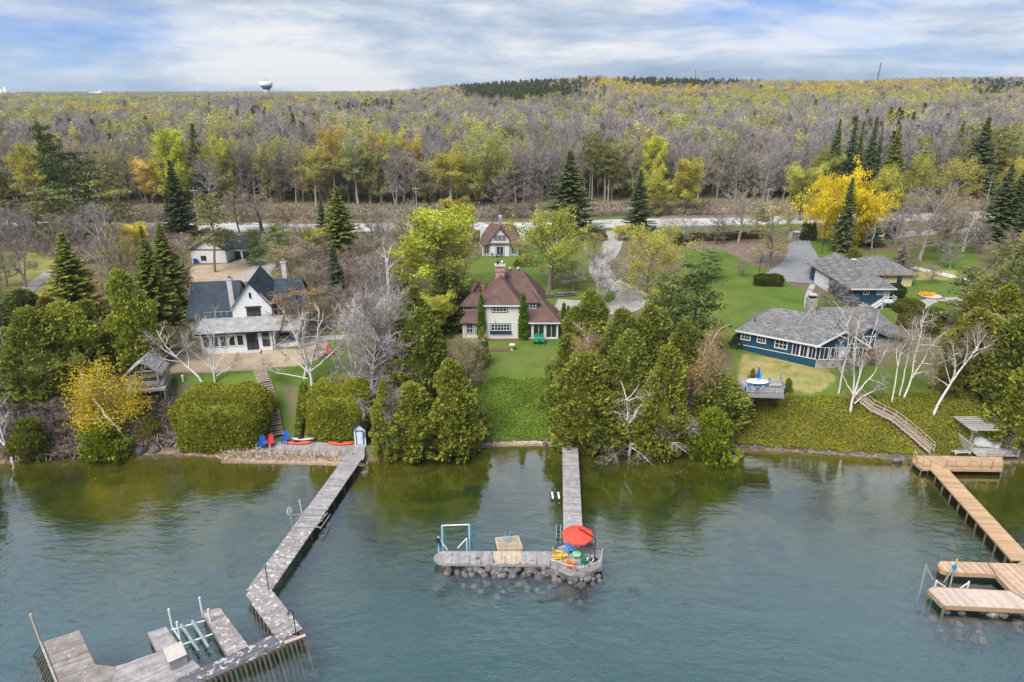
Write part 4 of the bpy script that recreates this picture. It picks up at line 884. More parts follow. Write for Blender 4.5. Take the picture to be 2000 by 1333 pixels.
o = thing('footstool', 'yellow slatted footstool beside the yellow armchair', 'footstool', at(1103, 1090, .82), .5)
b = B()
for k in range(4): b.box(-.24, .24, -.2+k*.11, -.11+k*.11, .32-.02*k, .345-.02*k)
b.build('top', MATS['yellow paint'], o)
for sx in (-.2, .2):
    for sy in (-.16, .16): B().box(sx-.03, sx+.03, sy-.03, sy+.03, 0, .29).build('leg', MATS['yellow paint'], o)
o = thing('side_table', 'round mint green table between the island chairs', 'table', at(1126, 1090, .82)); mint = paint('mint paint', (.28, .66, .40))
b = B()
for k in range(6):
    y0 = -.42+k*.14; xx = math.sqrt(max(.02, .44**2-max(abs(y0), abs(y0+.125))**2)) if k not in (0, 5) else .26
    b.box(-xx, xx, y0, y0+.125, .46, .49)
b.build('top', mint, o)
for k in range(4): t = k*math.pi/2+.6; B().bar((.3*math.cos(t), .3*math.sin(t), .46), (.36*math.cos(t), .36*math.sin(t), 0), .06).build('leg', mint, o)
B().lathe([(.28, .40), (.32, .40), (.32, .45), (.28, .45)], (0, 0, 0), 12).build('apron', mint, o)
# red cantilever parasol
pb = at(1161, 1095, .82); o = thing('parasol', 'red octagonal cantilever parasol over the island dock', 'parasol', pb)
apex = atY(1128.5, 1034, pb.y+.9)-pb; R_ = 1.55; zc = apex.z
cv = B(); rim = [Vector((apex.x+R_*math.cos(k*math.pi/4+.39), apex.y+R_*math.sin(k*math.pi/4+.39), zc-.62)) for k in range(8)]; tp = Vector((apex.x, apex.y, zc))
for k in range(8):
    a1, a2 = rim[k], rim[(k+1) % 8]; m1, m2 = tp.lerp(a1, .5)+Vector((0, 0, .05)), tp.lerp(a2, .5)+Vector((0, 0, .05))
    cv.poly([tp, m1, m2]); cv.poly([m1, a1, a2, m2]); d_ = Vector((0, 0, -.14)); cv.poly([a1, a1+d_, a2+d_, a2])
cn = cv.build('canopy', M('coral canvas', (.80, .075, .045), .8, .05, 3), o)
sm = cn.modifiers.new('thick', 'SOLIDIFY'); sm.thickness = .015
for k in range(8): B().bar(tp+Vector((0, 0, -.05)), rim[k]+Vector((0, 0, -.03)), .025).build('rib', DMETAL, o)
B().lathe([(.28, -.02), (.22, .08), (.03, .12)], (tp.x, tp.y, tp.z), 8).build('vent_cap', MATS['coral canvas'], o)
B().cyl((0, 0, 0), (0, 0, zc-.35), .045, 8).build('mast', DMETAL, o); B().bar((0, 0, zc-.4), (tp.x, tp.y, tp.z+.16), .06, .09).build('arm', DMETAL, o)
B().lathe([(.38, 0), (.38, .09), (.1, .14)], (0, 0, 0), 14).build('base', DMETAL, o)
o = thing('storage_bench', 'grey woven storage bench under the red parasol', 'storage box', at(1146, 1074, .82), -.25)
B().box(-.62, .62, -.3, .3, 0, .55).build('body', M('grey wicker', (.22, .21, .205), .8, .3, 18, .5, 40), o, bevel=.02); B().box(-.66, .66, -.34, .34, .56, .62).build('lid', M('dark lid', (.12, .12, .125), .6, .1), o, bevel=.02)
o = thing('life_ring', 'white life ring leaning beside the dark green armchair', 'life ring', at(1153, 1099, .82), .3)
b = B(); b.path([(.30*math.cos(t), .06*math.sin(t), .36+.30*math.sin(t)) for t in np.linspace(0, 6.283, 17)], .08, 8); b.build('ring', WHITEP, o, smooth=True)
b = B()
for t in (.4, 1.97, 3.54, 5.1): b.cyl((.30*math.cos(t), .06*math.sin(t), .36+.30*math.sin(t)), (.30*math.cos(t+.2), .06*math.sin(t+.2), .36+.30*math.sin(t+.2)), .086, 8)
b.build('band', DMETAL, o)
# swim raft, ladder, lifts by the island
o = thing('swim_raft', 'square weathered swim raft beside the island dock', 'raft', (0, 0, .45)); rf = [at(x, y, .55) for x, y in ((968, 1051), (1012, 1047), (1020, 1071), (973, 1073))]
cxy = sum(rf, Vector())/4; o.location = (cxy.x, cxy.y, .5); pl = [((p-cxy).x, (p-cxy).y) for p in rf]
fill(o, pl, 0.02, M('raft board', (.33, .27, .19), .9, .25, 2.5, .2, 9, rnd=.12), .24, .05); skirt(o, pl, -.35, .07, WOODP, 'frame_board', .09); B().prism([(x*.9, y*.9) for x, y in reversed(pl)], -.5, -.02).build('float', DMETAL, o)
o = thing('swim_ladder', 'light blue ladder on the swim raft', 'ladder', at(991, 1057, .56)); bl = paint('ladder blue', (.16, .36, .62))
for sx in (-.22, .22): B().path([(sx*1.2, .45, .75), (sx*1.1, .12, .8), (sx, -.1, .05), (sx, -.25, 0)], .035).build('rail', bl, o)
for k in range(3): B().cyl((-.22, .02-.11*k, .55-.22*k), (.22, .02-.11*k, .55-.22*k), .03, 6).build('rung', bl, o)
o = thing('boat_lift', 'white and blue boat lift frame at the left tip of the island dock', 'boat lift', at(890, 1062, 0)); BLP = paint('lift blue', (.02, .24, .42))
def lq(px, py, z): return at(px, py, z)-Vector(o.location)
posts = {}
for i, (px, py, t) in enumerate(((864, 1050, 1027), (917, 1052, 1025), (857, 1076, 1049), (912, 1072, 1052))):
    g_ = at(px, py, 0); zt = top_z(g_, t); q = g_-Vector(o.location); posts[i] = (q, zt)
    B().cyl(q+Vector((0, 0, -2.5)), q+Vector((0, 0, zt)), .07, 8).build('post', WHITEP, o); B().bar(q+Vector((.16, .05, -.4)), q+Vector((.16, .05, zt*.9)), .16).build('sleeve', BLP, o)
B().cyl(posts[0][0]+Vector((0, 0, posts[0][1])), posts[1][0]+Vector((0, 0, posts[1][1])), .07, 8).build('top_beam', WHITEP, o)
for i, dx in ((2, .9), (3, -.9)): q, zt = posts[i]; B().cyl(q+Vector((0, 0, zt)), q+Vector((dx, -.3, .3)), .06, 7).build('brace', WHITEP, o)
q, zt = posts[2]; B().cyl(q+Vector((0, -.1, zt-.25)), q+Vector((0, -.35, zt-.25)), .22, 12).build('winch_wheel', DMETAL, o); B().box(q.x-.1, q.x+.15, q.y-.25, q.y, zt-.9, zt-.5).build('winch_motor', BLP, o)
o = thing('jet_ski_rails', 'dark metal launch rails beside the island end of the middle dock', 'launch rails', at(1090, 1050, .3))
for x in (1087, 1095): B().bar(at(x, 1026, .35)-Vector(o.location), at(x-1, 1064, .35)-Vector(o.location), .09).build('rail', METAL, o)
for y in (1031, 1038, 1046, 1053): B().bar(at(1086, y, .3)-Vector(o.location), at(1096, y, .3)-Vector(o.location), .08).build('rung', DMETAL, o)
for x in (1086.5, 1095): B().cyl(at(x, 1053, -2.5)-Vector(o.location), at(x, 1053, .9)-Vector(o.location), .07).build('post', DMETAL, o)
o = thing('small_lift', 'small submerged lift with two white bunks beside the middle dock', 'boat lift', at(1085, 968, .15))
for x in (1078, 1090): B().bar(at(x, 962, .3)-Vector(o.location), at(x+2, 974, .3)-Vector(o.location), .2, .12).build('bunk', WHITEP, o)
for y in (964, 974): B().bar(at(1073, y, .15)-Vector(o.location), at(1098, y, .15)-Vector(o.location), .09).build('cross_bar', DMETAL, o)
o = thing('wooden_step', 'small wooden stool at the land end of the middle dock', 'stool', at(1111, 861, .82)); B().box(-.35, .35, -.2, .2, .35, .42).build('top', WOODT, o)
for sx in (-.3, .3): B().box(sx-.04, sx+.04, -.15, .15, 0, .35).build('leg', WOODT, o)

# --- right dock
D = thing('cedar_dock', 'new cedar dock with a forked end at the right', 'dock', (50, 62, .8))
a_, b_ = loc(D, 1831, 913), loc(D, 1998, 1096); strip(D, a_, b_, 2.1, WOODN, .21)
for sx in (-.95, .95):
    d = (b_-a_).normalized(); n_ = Vector((-d.y, d.x, 0))*sx; B().bar(a_+n_+Vector((0, 0, -.12)), b_+n_+Vector((0, 0, -.12)), .1, .26).build('stringer', WOODN, D)
    for k in range(10): pp = a_.lerp(b_, k/9.5)+n_; piles(D, [(pp.x, pp.y)])
F1 = pxl(D, [(1832, 1104), (1838, 1097), (1928, 1100), (1945, 1122), (1853, 1118), (1838, 1113)]); F3 = pxl(D, [(1813, 1152), (1822, 1147), (1975, 1155), (2030, 1190), (2030, 1192), (1845, 1183), (1838, 1178)])
M1 = pxl(D, [(1928, 1100), (1985, 1102), (2060, 1180), (2030, 1190), (1975, 1155), (1945, 1122)]); X1 = pxl(D, [(1985, 1102), (2020, 1085), (2110, 1160), (2060, 1180)])
fa = math.atan2(*(lambda v: (v.y, v.x))(loc(D, 1945, 1118)-loc(D, 1928, 1102)))
fill(D, F1, fa, WOODN, mats=[WOODN, WOODN, WOODP]); fill(D, F3, fa, WOODP); fill(D, M1, fa, WOODN, mats=[WOODN, WOODP, WOODN]); fill(D, X1, 0.05, WOODN)
for pl in (F1, F3, M1): skirt(D, pl, -.42, .02, WOODN, 'edge_board', .07)
piles(D, [F1[0], F1[4], F3[0], F3[5], M1[4]], r=.13)
deck = thing('cedar_deck', 'cedar shore deck with railings at the foot of the right dock', 'deck', (54, 72.5, .85))
dk = pxl(deck, [(1782, 900), (1800, 915), (1958, 917), (1958, 893), (1790, 890)], .85); fill(deck, dk, -1.2, WOODN, .2); skirt(deck, dk, -.35, -.05, WOODN, 'edge_board'); piles(deck, [dk[0], dk[1], dk[2]], -3)
def rail(root, pts, z=.85, h=.95, mat=None, rails=(1.0, .5), name='rail'):
    P_s = [loc(root, x, y, z) for x, y in pts]
    for p in P_s: B().box(p.x-.05, p.x+.05, p.y-.05, p.y+.05, -.3, h).build('rail_post', mat or WOODN, root)
    for p, q in zip(P_s, P_s[1:]):
        for k in rails: B().bar(p+Vector((0, 0, h*k)), q+Vector((0, 0, h*k)), .09, .05).build(name, mat or WOODN, root)
rail(deck, [(1784, 893), (1790, 906), (1802, 914), (1816, 914)]); rail(deck, [(1847, 914), (1865, 914.5), (1892, 915), (1915, 915.5), (1936, 916), (1957, 916)])
B().box(*(lambda p, q: (p.x, q.x, p.y, q.y))(loc(deck, 1815, 917, .85), loc(deck, 1849, 912, .85)), -.2, -.06).build('step', WOODN, deck)
def lift_leg(px, py, top, label, mat, flip=1, z=0.):
    g_ = at(px, py, z); h = top_z(g_, top); o = thing('lift_post', label, 'lift post', (g_.x, g_.y, 0)); B().cyl((0, 0, -3), (0, 0, h), .08, 8).build('post', mat, o); B().cyl((0, 0, h-.1), (flip*.8, -.2, .2), .055, 7).build('brace', mat, o); return o, h
o, h = lift_leg(1857, 1138, 1098, 'tall lift post with a blue winch and yellow tip at the right dock', METAL, -1); B().cyl((-.15, -.2, h-.45), (-.15, -.05, h-.45), .22, 10).build('winch', BLP, o); B().cyl((0, 0, h), (0, 0, h+.35), .07, 7).build('tip', MATS['yellow paint'], o)
lift_leg(1802, 1133, 1104, 'grey lift post standing free in the water left of the right dock', METAL); lift_leg(1826, 1147, 1134, 'short white lift post at the left of the lower dock arm', WHITEP); lift_leg(1889, 1150, 1136, 'short white lift post at the middle of the lower dock arm', WHITEP, -1)

# --- boulders: round granite, each its own
def rock_mesh(seed):
    r = np.random.default_rng(seed); b = B(); rings = []
    import bmesh
    bm = bmesh.new(); bmesh.ops.create_icosphere(bm, subdivisions=2, radius=.5)
    k = r.normal(size=(5, 3)); ph = r.uniform(0, 6, 5)
    for v in bm.verts:
        n_ = np.array(v.co)/.5; s_ = 1+sum(.10*math.sin(float(n_@k[i])*2.1+ph[i]) for i in range(5)); v.co = v.co*s_; v.co.z *= .78
        for ax_ in range(3):
            v.co[ax_] = math.copysign(min(abs(v.co[ax_]), .40+.05*ax_), v.co[ax_])
    me_ = bpy.data.meshes.new('boulder'); bm.to_mesh(me_); bm.free(); me_.polygons.foreach_set('use_smooth', np.ones(len(me_.polygons), bool)); me_.materials.append(ROCK); return me_
ROCK = M('granite', (.125, .118, .12), .85, .35, 3, .5, 12, rnd=.4, patch=((.26, .19, .165), 1.2, .58))
ROCKS = [rock_mesh(300+i) for i in range(6)]
SUNK = [m.copy() for m in ROCKS]
for m_ in SUNK: m_.materials[0] = M('silted boulder', (.115, .105, .08), .95, .25, 2, .2, 6, rnd=.5)
def rock(x, y, z, s, label, group, name='boulder'):
    o = bpy.data.objects.new(name, rg.choice(SUNK if z < -.7 else ROCKS)); COL.objects.link(o); o.location = (x, y, z); o.rotation_euler = (rg.uniform(-.5, .5), rg.uniform(-.5, .5), rg.uniform(0, 6.28))
    o.scale = (s*rg.uniform(.85, 1.3), s*rg.uniform(.8, 1.1), s*rg.uniform(.75, 1.05)); tag(o, label, 'boulder', group)
for i in range(150):
    row = i % 4; px = 866+rg.uniform(0, 306); edge = np.interp(px, [860, 1075, 1120, 1142, 1178], [1099, 1104, 1123, 1123, 1110]); p = at(px, edge+2+row*7+rg.uniform(-3, 3), .3-.16*row)
    rock(p.x, p.y, .42-.17*row+rg.uniform(-.08, .1), rg.uniform(.45, .9), 'granite boulder in the bank along the front of the island dock', 'boulders of the island dock')
for i in range(36):
    px = 850+rg.uniform(0, 345); p = at(px, np.interp(px, [860, 1075, 1120, 1142, 1178], [1118, 1122, 1138, 1138, 1128])+rg.uniform(0, 1)**1.6*34, -.6); rock(p.x, p.y, -1.1-rg.uniform(0, .4), rg.uniform(.5, 1.0), 'sunken pale boulder under the water before the island dock', 'sunken boulders of the island dock')
for i in range(26):
    row = i % 2; px = 1845+rg.uniform(0, 190); p = at(px, np.interp(px, [1845, 2040], [1186, 1198])+row*8+rg.uniform(-3, 3), .1-.2*row); rock(p.x, p.y, .12-.2*row, rg.uniform(.6, 1.1) if px > 1920 else rg.uniform(.5, .8), 'dark wet boulder along the lower arm of the right dock', 'boulders of the right dock')
for i in range(22):
    p = at(1815+rg.uniform(0, 200), 1200+rg.uniform(0, 40), -.6); rock(p.x, p.y, -1.1-rg.uniform(0, .3), rg.uniform(.5, 1.0), 'sunken pale boulder under the water before the right dock', 'sunken boulders of the right dock')
for i in range(34):
    px = 258+rg.uniform(0, 100); py = 842+rg.uniform(0, 42); g_ = ground(px, py); rock(g_.x, g_.y, g_.z+.1, rg.uniform(.6, 1.5), 'grey boulder in the rubble bank left of the clipped hedge', 'boulders of the left bank')
for i in range(70):
    px = 1425+rg.uniform(0, 360); g_ = ground(px, np.interp(px, [1425, 1600, 1785], [876, 882, 899])-rg.uniform(0, 7)); rock(g_.x, g_.y, g_.z, rg.uniform(.3, .7), 'small shore stone below the clipped slope of the blue house', 'shore stones right', 'shore_stone')
for i in range(46):
    px = 935+rg.uniform(0, 155); g_ = ground(px, 860+rg.uniform(-3, 5)); rock(g_.x, g_.y, g_.z, rg.uniform(.16, .4), 'small stone on the pebble beach by the middle dock', 'beach stones', 'shore_stone')
rock(*at(1752, 900, .2), 1.3, 'single blue-grey boulder at the water left of the cedar deck', None)
rock(*at(1065, 868, .1), .9, 'lone boulder on the beach left of the middle dock', None)
# ------------------------------------------------------------------ tree makers: each returns (wood, leaves) geometry for a tree of real size standing at the origin
def unit(a): return a/(np.linalg.norm(a, axis=-1, keepdims=True)+1e-9)
def rdir(r, n): return unit(r.normal(size=(n, 3)))
def cards(g, r, c, d, ln, wd, tint, mi=0, flat=0.0):
    """cards centred at c, long axis d; flat pushes their faces to look upward"""
    n = len(c); d = unit(d); s = rdir(r, n)
    if flat: s = s*(1-flat); s[:, 2] *= .3
    w = unit(np.cross(d, s) if not flat else np.cross(np.cross(d, np.tile([0, 0, 1.], (n, 1)) + s*(1-flat)*1.2), d)*0 + np.cross(d, np.tile([0, 0, 1.], (n, 1)) + rdir(r, n)*(1-flat)))
    g.quads(c, d*(ln/2)[:, None], w*(wd/2)[:, None], tint, mi)

def limb(r, p, d, L, n=5, wob=.12, up=.0, sag=.0):
    """a wandering polyline from p along d"""
    pts = [np.array(p, float)]; d = np.array(d, float); d /= np.linalg.norm(d)
    for i in range(n):
        d = d + r.normal(size=3)*wob; d[2] += up/n - sag*(i/n)/n*2; d /= np.linalg.norm(d)
        pts.append(pts[-1] + d*L/n)
    return np.array(pts)

def deciduous(seed, H=14., W=9., base=.22, nprim=20, nsec=5, ntw=2600, nleaf=0, leaf=.26, up=.7, weep=0., stems=1, tr=None, tw=.028,
              lean=0., shape=1.0, twl=1.0, wob=.12, curv=.12, spread=.35, clump=.35, lowcut=0.0):
    r = np.random.default_rng(seed); wood = G(); lv = G()
    tr = tr or H*.017
    ends = []      # (point, direction, tint)
    for st in range(stems):
        a0 = r.uniform(0, 6.28) if stems > 1 else 0
        ld = np.array([math.cos(a0)*spread, math.sin(a0)*spread, 1.]) if stems > 1 else np.array([0, 0, 1.])
        ld = ld + np.array([lean, 0, 0])
        Ht = H*(r.uniform(.8, 1.0) if stems > 1 else 1.)
        tp = limb(r, (r.normal()*.08*(stems > 1), r.normal()*.08*(stems > 1), -.4), ld, (Ht*.94+.4), 9, wob*.35, up=.15)
        rad = tr*(1.25 if stems == 1 else .8)*np.linspace(1, .14, len(tp))**.9; rad[0] *= 1.25
        wood.tube(tp, rad, 7)
        np_ = max(4, nprim//stems)
        for k in range(np_):
            f = base + (0.97-base)*((k+r.uniform(0, .9))/np_)**.9
            i = f*(len(tp)-1); i0 = int(i); p = tp[i0]*(1-i+i0) + tp[min(i0+1, len(tp)-1)]*(i-i0)
            h = (f-base)/(1-base)
            env = math.sqrt(max(.03, 1-((h-.42)/.60)**2))**shape
            L = W*.5*env*r.uniform(.75, 1.12)*(1.0 if stems == 1 else .7)
            az = k*2.4+r.uniform(-.5, .5)
            elev = up*(.35+.9*h)+r.uniform(-.1, .15)
            d = np.array([math.cos(az)*math.cos(elev), math.sin(az)*math.cos(elev), math.sin(elev)])
            L = L/max(.5, math.cos(elev))
            br = limb(r, p, d, L, 5, wob, up=curv-weep*.5, sag=weep)
            r0 = max(.025, tr*.5*(1-.6*h)*min(1, L/(W*.4)))
            wood.tube(br, np.linspace(r0, r0*.25, len(br)), 5)
            tint = 1+r.uniform(-clump, clump)
            ns = max(2, int(nsec*(.5+L/(W*.5))))
            for s in range(ns):
                g_ = r.uniform(.25, .98)*(len(br)-1); j = int(g_); q = br[j]*(1-g_+j)+br[min(j+1, len(br)-1)]*(g_-j)
                dd = unit(unit(br[min(j+1, len(br)-1)]-br[j]) + r.normal(size=3)*.65 + np.array([0, 0, .25-weep*.8]))
                L2 = L*r.uniform(.25, .5)
                b2 = limb(r, q, dd, L2, 3, wob*1.3, up=.1, sag=weep)
                wood.tube(b2, np.linspace(r0*.4, max(.008, r0*.14), len(b2)), 3)
                for e in range(1, len(b2)): ends.append((b2[e], unit(b2[e]-b2[e-1]), tint*(1+r.uniform(-.12, .12))))
            ends.append((br[-1], unit(br[-1]-br[-2]), tint))
            ends.append((br[-2], unit(br[-1]-br[-2]), tint))
    E = np.array([e[0] for e in ends]); D = np.array([e[1] for e in ends]); T = np.array([e[2] for e in ends])
    if lowcut: k = E[:, 2] > H*lowcut; E, D, T = E[k], D[k], T[k]
    if ntw:
        i = r.integers(0, len(E), ntw); d = unit(D[i]*.8 + rdir(r, ntw)*.85 + np.array([0, 0, .35-weep*1.6]))
        ln = r.uniform(.35, 1.0, ntw)*twl; c = E[i] + d*(ln/2)[:, None]*.9 + rdir(r, ntw)*.15
        wdt = np.full(ntw, tw)*r.uniform(.6, 1.2, ntw)
        w = unit(np.cross(d, rdir(r, ntw)))
        lv.quads(c, d*(ln/2)[:, None], w*(wdt/2)[:, None], np.clip(T[i], .6, 1.4)*r.uniform(.85, 1.15, ntw), 1)
    if nleaf:
        i = r.integers(0, len(E), nleaf); sz = leaf*r.uniform(.5, 1.25, nleaf)
        c = E[i] + r.normal(size=(nleaf, 3))*np.array([.42, .42, .34])*twl
        if weep: c[:, 2] -= np.abs(r.normal(size=nleaf))*1.4*weep
        dl = rdir(r, nleaf)
        if weep: dl = dl*.4; dl[:, 2] -= 1
        nrm = unit(rdir(r, nleaf)+np.array([0, 0, .7])); w = unit(np.cross(unit(dl), nrm))
        lv.quads(c, unit(dl)*(sz*(.5+weep))[:, None], w*(sz*.42)[:, None], np.clip(T[i], .55, 1.5)*r.uniform(.75, 1.25, nleaf), 0)
    return wood, lv

def cedar(seed, H=10., W=5., n=900, k=13, base=.03, p=.75, lumps=11, size=.26, point=1.0):
    """dense conical evergreen of upturned flat sprays"""
    r = np.random.default_rng(seed); wood = G(); lv = G()
    wood.tube(limb(r, (0, 0, -.4), (0, 0, 1), H*.9, 6, .03), np.linspace(H*.018, .02, 7), 6)
    def env(h): return (W/2)*np.clip(np.minimum(((1-h)/.72)**p, (h+.10)/.16), 0.03, 1)
    ph = r.uniform(0, 6.28, lumps); hh = r.uniform(.05, .95, lumps); am = r.uniform(.12, .38, lumps)
    h = 1-(1-r.uniform(0, 1, n)**.85); h = base+(1-base)*h
    h = np.sort(h); az = r.uniform(0, 6.283, n)
    bulge = 1+sum(a*np.exp(-(((h-c)/.10)**2))*np.cos(az-q) for a, c, q in zip(am, hh, ph)) + .10*np.sin(az*3+h*9+ph[0])
    rad = env(h)*bulge*(1-.42*r.uniform(0, 1, n)**2.2)
    C = np.stack([rad*np.cos(az), rad*np.sin(az), h*H], 1)
    T = 1+.22*r.normal(size=n)
    out = np.stack([np.cos(az), np.sin(az), np.zeros(n)], 1)
    for j in range(k):
        d = unit(out*r.uniform(.35, .9) + np.array([0, 0, .75]) + r.normal(size=(n, 3))*.38)
        off = r.normal(size=(n, 3))*np.array([.26, .26, .30])*size*2.2
        ln = size*r.uniform(.8, 1.7, n)*(1-.35*h); wd = ln*r.uniform(.38, .6, n)
        side = unit(np.cross(d, rdir(r, n)))
        lv.quads(C+off, d*(ln/2)[:, None], side*(wd/2)[:, None], np.clip(T*r.uniform(.78, 1.22, n), .5, 1.6), 0)
    # core shell added to block light leaking through the crown, tinted slightly darker
    hs = np.linspace(.06, .95, 9); th = np.arange(9)*2*math.pi/9
    V = np.stack([np.stack([env(q)*.42*np.cos(th), env(q)*.42*np.sin(th), np.full(9, q*H)], 1) for q in hs])
    i = np.arange(8)[:, None]*9; jn = np.arange(9)[None]; kk = (jn+1) % 9
    lv.add(V, np.stack([i+jn, i+kk, i+9+kk, i+9+jn], -1).reshape(-1, 4), .85, 0)
    return wood, lv

def spruce(seed, H=18., W=6.5, whorls=42, per=8, base=.05, droop=.32, gap=.0, p=.85, size=.44, ragged=.18):
    r = np.random.default_rng(seed); wood = G(); lv = G()
    wood.tube(limb(r, (0, 0, -.4), (0, 0, 1), H+.2, 6, .012), np.linspace(H*.014, .02, 7), 6)
    C = []; D = []; LN = []; T = []
    for wI in range(whorls):
        h = base + (1-base)*(wI+r.uniform(-.8, .8))/whorls; h = min(max(h, base), .985)
        L0 = W/2*(1-h)**p*1.04+.12
        for b in range(per):
            if r.uniform() < gap: continue
            h = min(.99, base+(1-base)*(wI+r.uniform(0, 1.))/whorls); L0 = W/2*(1-h)**p*1.04+.06
            az = b*2*math.pi/per + wI*1.3 + r.uniform(-.35, .35); L = L0*(1+r.uniform(-ragged*1.5, ragged))
            dr = -droop*(1-h*.9)+r.uniform(-.18, .18); t = 1+r.uniform(-.16, .16)
            o = np.array([math.cos(az), math.sin(az), 0])
            wood.tube([(0, 0, h*H), o*L*.6+np.array([0, 0, h*H+dr*L*.6]), o*L+np.array([0, 0, h*H+dr*L*.75])], [.05, .03, .012], 3)
            m = max(3, int(L/ (size*.33)))
            f = (np.arange(m)+r.uniform(.2, .8, m))/m
            z = h*H + dr*L*f + .22*L*f**3
            c = o[None]*(L*f)[:, None] + np.stack([np.zeros(m), np.zeros(m), z], 1)
            for sgn in (-1, 0, 1, 2):
                side = np.array([-o[1], o[0], 0])*(sgn if sgn < 2 else 0)
                hang = -.55 if sgn == 2 else -.12
                d = unit(o[None]*.8 + side*.9 + np.array([0, 0, hang]) + r.normal(size=(m, 3))*.34)
                ln = size*r.uniform(.8, 1.35, m)*(1.05-.45*f)*(1-.45*max(0, h-.6)/.4)
                C.append(c + d*(ln*.4)[:, None]); D.append(d); LN.append(ln); T.append(np.full(m, t)*r.uniform(.8, 1.2, m))
    C = np.concatenate(C); D = np.concatenate(D); LN = np.concatenate(LN); T = np.concatenate(T); n = len(C)
    side = unit(np.cross(D, np.array([0, 0, 1.])+r.normal(size=(n, 3))*1.1))
    lv.quads(C, D*(LN/2)[:, None], side*(LN*.26)[:, None], np.clip(T, .5, 1.5), 0)
    return wood, lv

def pine(seed, H=16., W=8., base=.3, limbs=26, flat=.55, size=.42, per=26, lean=0., top=.9):
    """open crown of level plates on long limbs"""
    r = np.random.default_rng(seed); wood = G(); lv = G()
    tp = limb(r, (0, 0, -.4), (lean, 0, 1), H*.96, 8, .04); wood.tube(tp, np.linspace(H*.017, .05, len(tp)), 7)
    for k in range(limbs):
        f = base+(1-base)*((k+r.uniform(0, .8))/limbs); i = f*(len(tp)-1); i0 = int(i)
        p = tp[i0]*(1-i+i0)+tp[min(i0+1, len(tp)-1)]*(i-i0); h = (f-base)/(1-base)
        L = W/2*(math.sqrt(max(.05, 1-((h-.35)/.72)**2)))*r.uniform(.65, 1.2); az = k*2.4+r.uniform(-.5, .5)
        e = -.08+.55*h**2+r.uniform(-.12, .15); d = np.array([math.cos(az)*math.cos(e), math.sin(az)*math.cos(e), math.sin(e)])
        br = limb(r, p, d, L, 4, .10, up=.12); wood.tube(br, np.linspace(.09*H/16, .025, len(br)), 4)
        t = 1+r.uniform(-.25, .25)
        for s in range(max(2, int(L/1.0))):
            g_ = r.uniform(.35, 1.)*(len(br)-1); j = min(int(g_), len(br)-2); q = br[j]*(1-g_+j)+br[j+1]*(g_-j)
            n = per; off = r.normal(size=(n, 3))*np.array([.62, .62, .2])*(.7+.35*L/W*2)
            dd = unit(rdir(r, n)*np.array([1, 1, .5])+np.array([0, 0, .55])); ln = size*r.uniform(.6, 1.3, n)
            c = q+off+np.array([0, 0, .15]); sd = unit(np.cross(dd, rdir(r, n)))
            lv.quads(c, dd*(ln/2)[:, None], sd*(ln*.22)[:, None], np.clip(t*r.uniform(.75, 1.25, n), .5, 1.5), 0)
    return wood, lv

def birch_form(seed, paths, tr=.2, ntw=900, nleaf=0, leaf=.2, twl=1.0, tw=.026, side=5, sag=0.):
    """pale stems along given paths [(points, radius)], forking at the ends, with fine hanging twigs"""
    r = np.random.default_rng(seed); wood = G(); lv = G(); ends = []
    for pts, r0 in paths:
        pts = np.array(pts, float)
        t = np.linspace(0, len(pts)-1, len(pts)*3-2); q = np.stack([np.interp(t, np.arange(len(pts)), pts[:, a]) for a in range(3)], 1)
        for _ in range(2): q[1:-1] = (q[:-2]+q[1:-1]*2+q[2:])/4
        q[1:] += r.normal(size=(len(q)-1, 3))*.04
        rad = r0*np.linspace(1, .22, len(q)); wood.tube(q, rad, 6)
        L = np.linalg.norm(q[-1]-q[0])
        for s in range(side):
            f = r.uniform(.4, .98)*(len(q)-1); j = min(int(f), len(q)-2); p = q[j]*(1-f+j)+q[j+1]*(f-j)
            d = unit(unit(q[j+1]-q[j])*.6+r.normal(size=3)*.6+np.array([0, 0, .25]))
            b = limb(r, p, d, L*r.uniform(.14, .34), 4, .22, up=.1, sag=sag); wood.tube(b, np.linspace(r0*.34, .014, len(b)), 4)
            for e in range(1, len(b)): ends.append((b[e], unit(b[e]-b[e-1])))
            for s2 in range(2):
                dd = unit(unit(b[2]-b[1])+r.normal(size=3)*.7); b2 = limb(r, b[2], dd, L*r.uniform(.06, .15), 3, .2, sag=sag); wood.tube(b2, np.linspace(r0*.14+.008, .009, len(b2)), 3)
                for e in range(1, len(b2)): ends.append((b2[e], unit(b2[e]-b2[e-1])))
        ends.append((q[-1], unit(q[-1]-q[-2])))
    E = np.array([e[0] for e in ends]); D = np.array([e[1] for e in ends])
    if ntw:
        i = r.integers(0, len(E), ntw); d = unit(D[i]*.7+rdir(r, ntw)*.8+np.array([0, 0, -.25])); ln = r.uniform(.3, .9, ntw)*twl
        c = E[i]+d*(ln/2)[:, None]+rdir(r, ntw)*.12; w = unit(np.cross(d, rdir(r, ntw)))
        lv.quads(c, d*(ln/2)[:, None], w*tw/2, r.uniform(.7, 1.3, ntw), 1)
    if nleaf:
        i = r.integers(0, len(E), nleaf); c = E[i]+r.normal(size=(nleaf, 3))*np.array([.5, .5, .45])*twl; sz = leaf*r.uniform(.5, 1.2, nleaf)
        d = rdir(r, nleaf); w = unit(np.cross(d, rdir(r, nleaf)))
        lv.quads(c, d*(sz/2)[:, None], w*(sz*.4)[:, None], r.uniform(.7, 1.3, nleaf), 0)
    return wood, lv

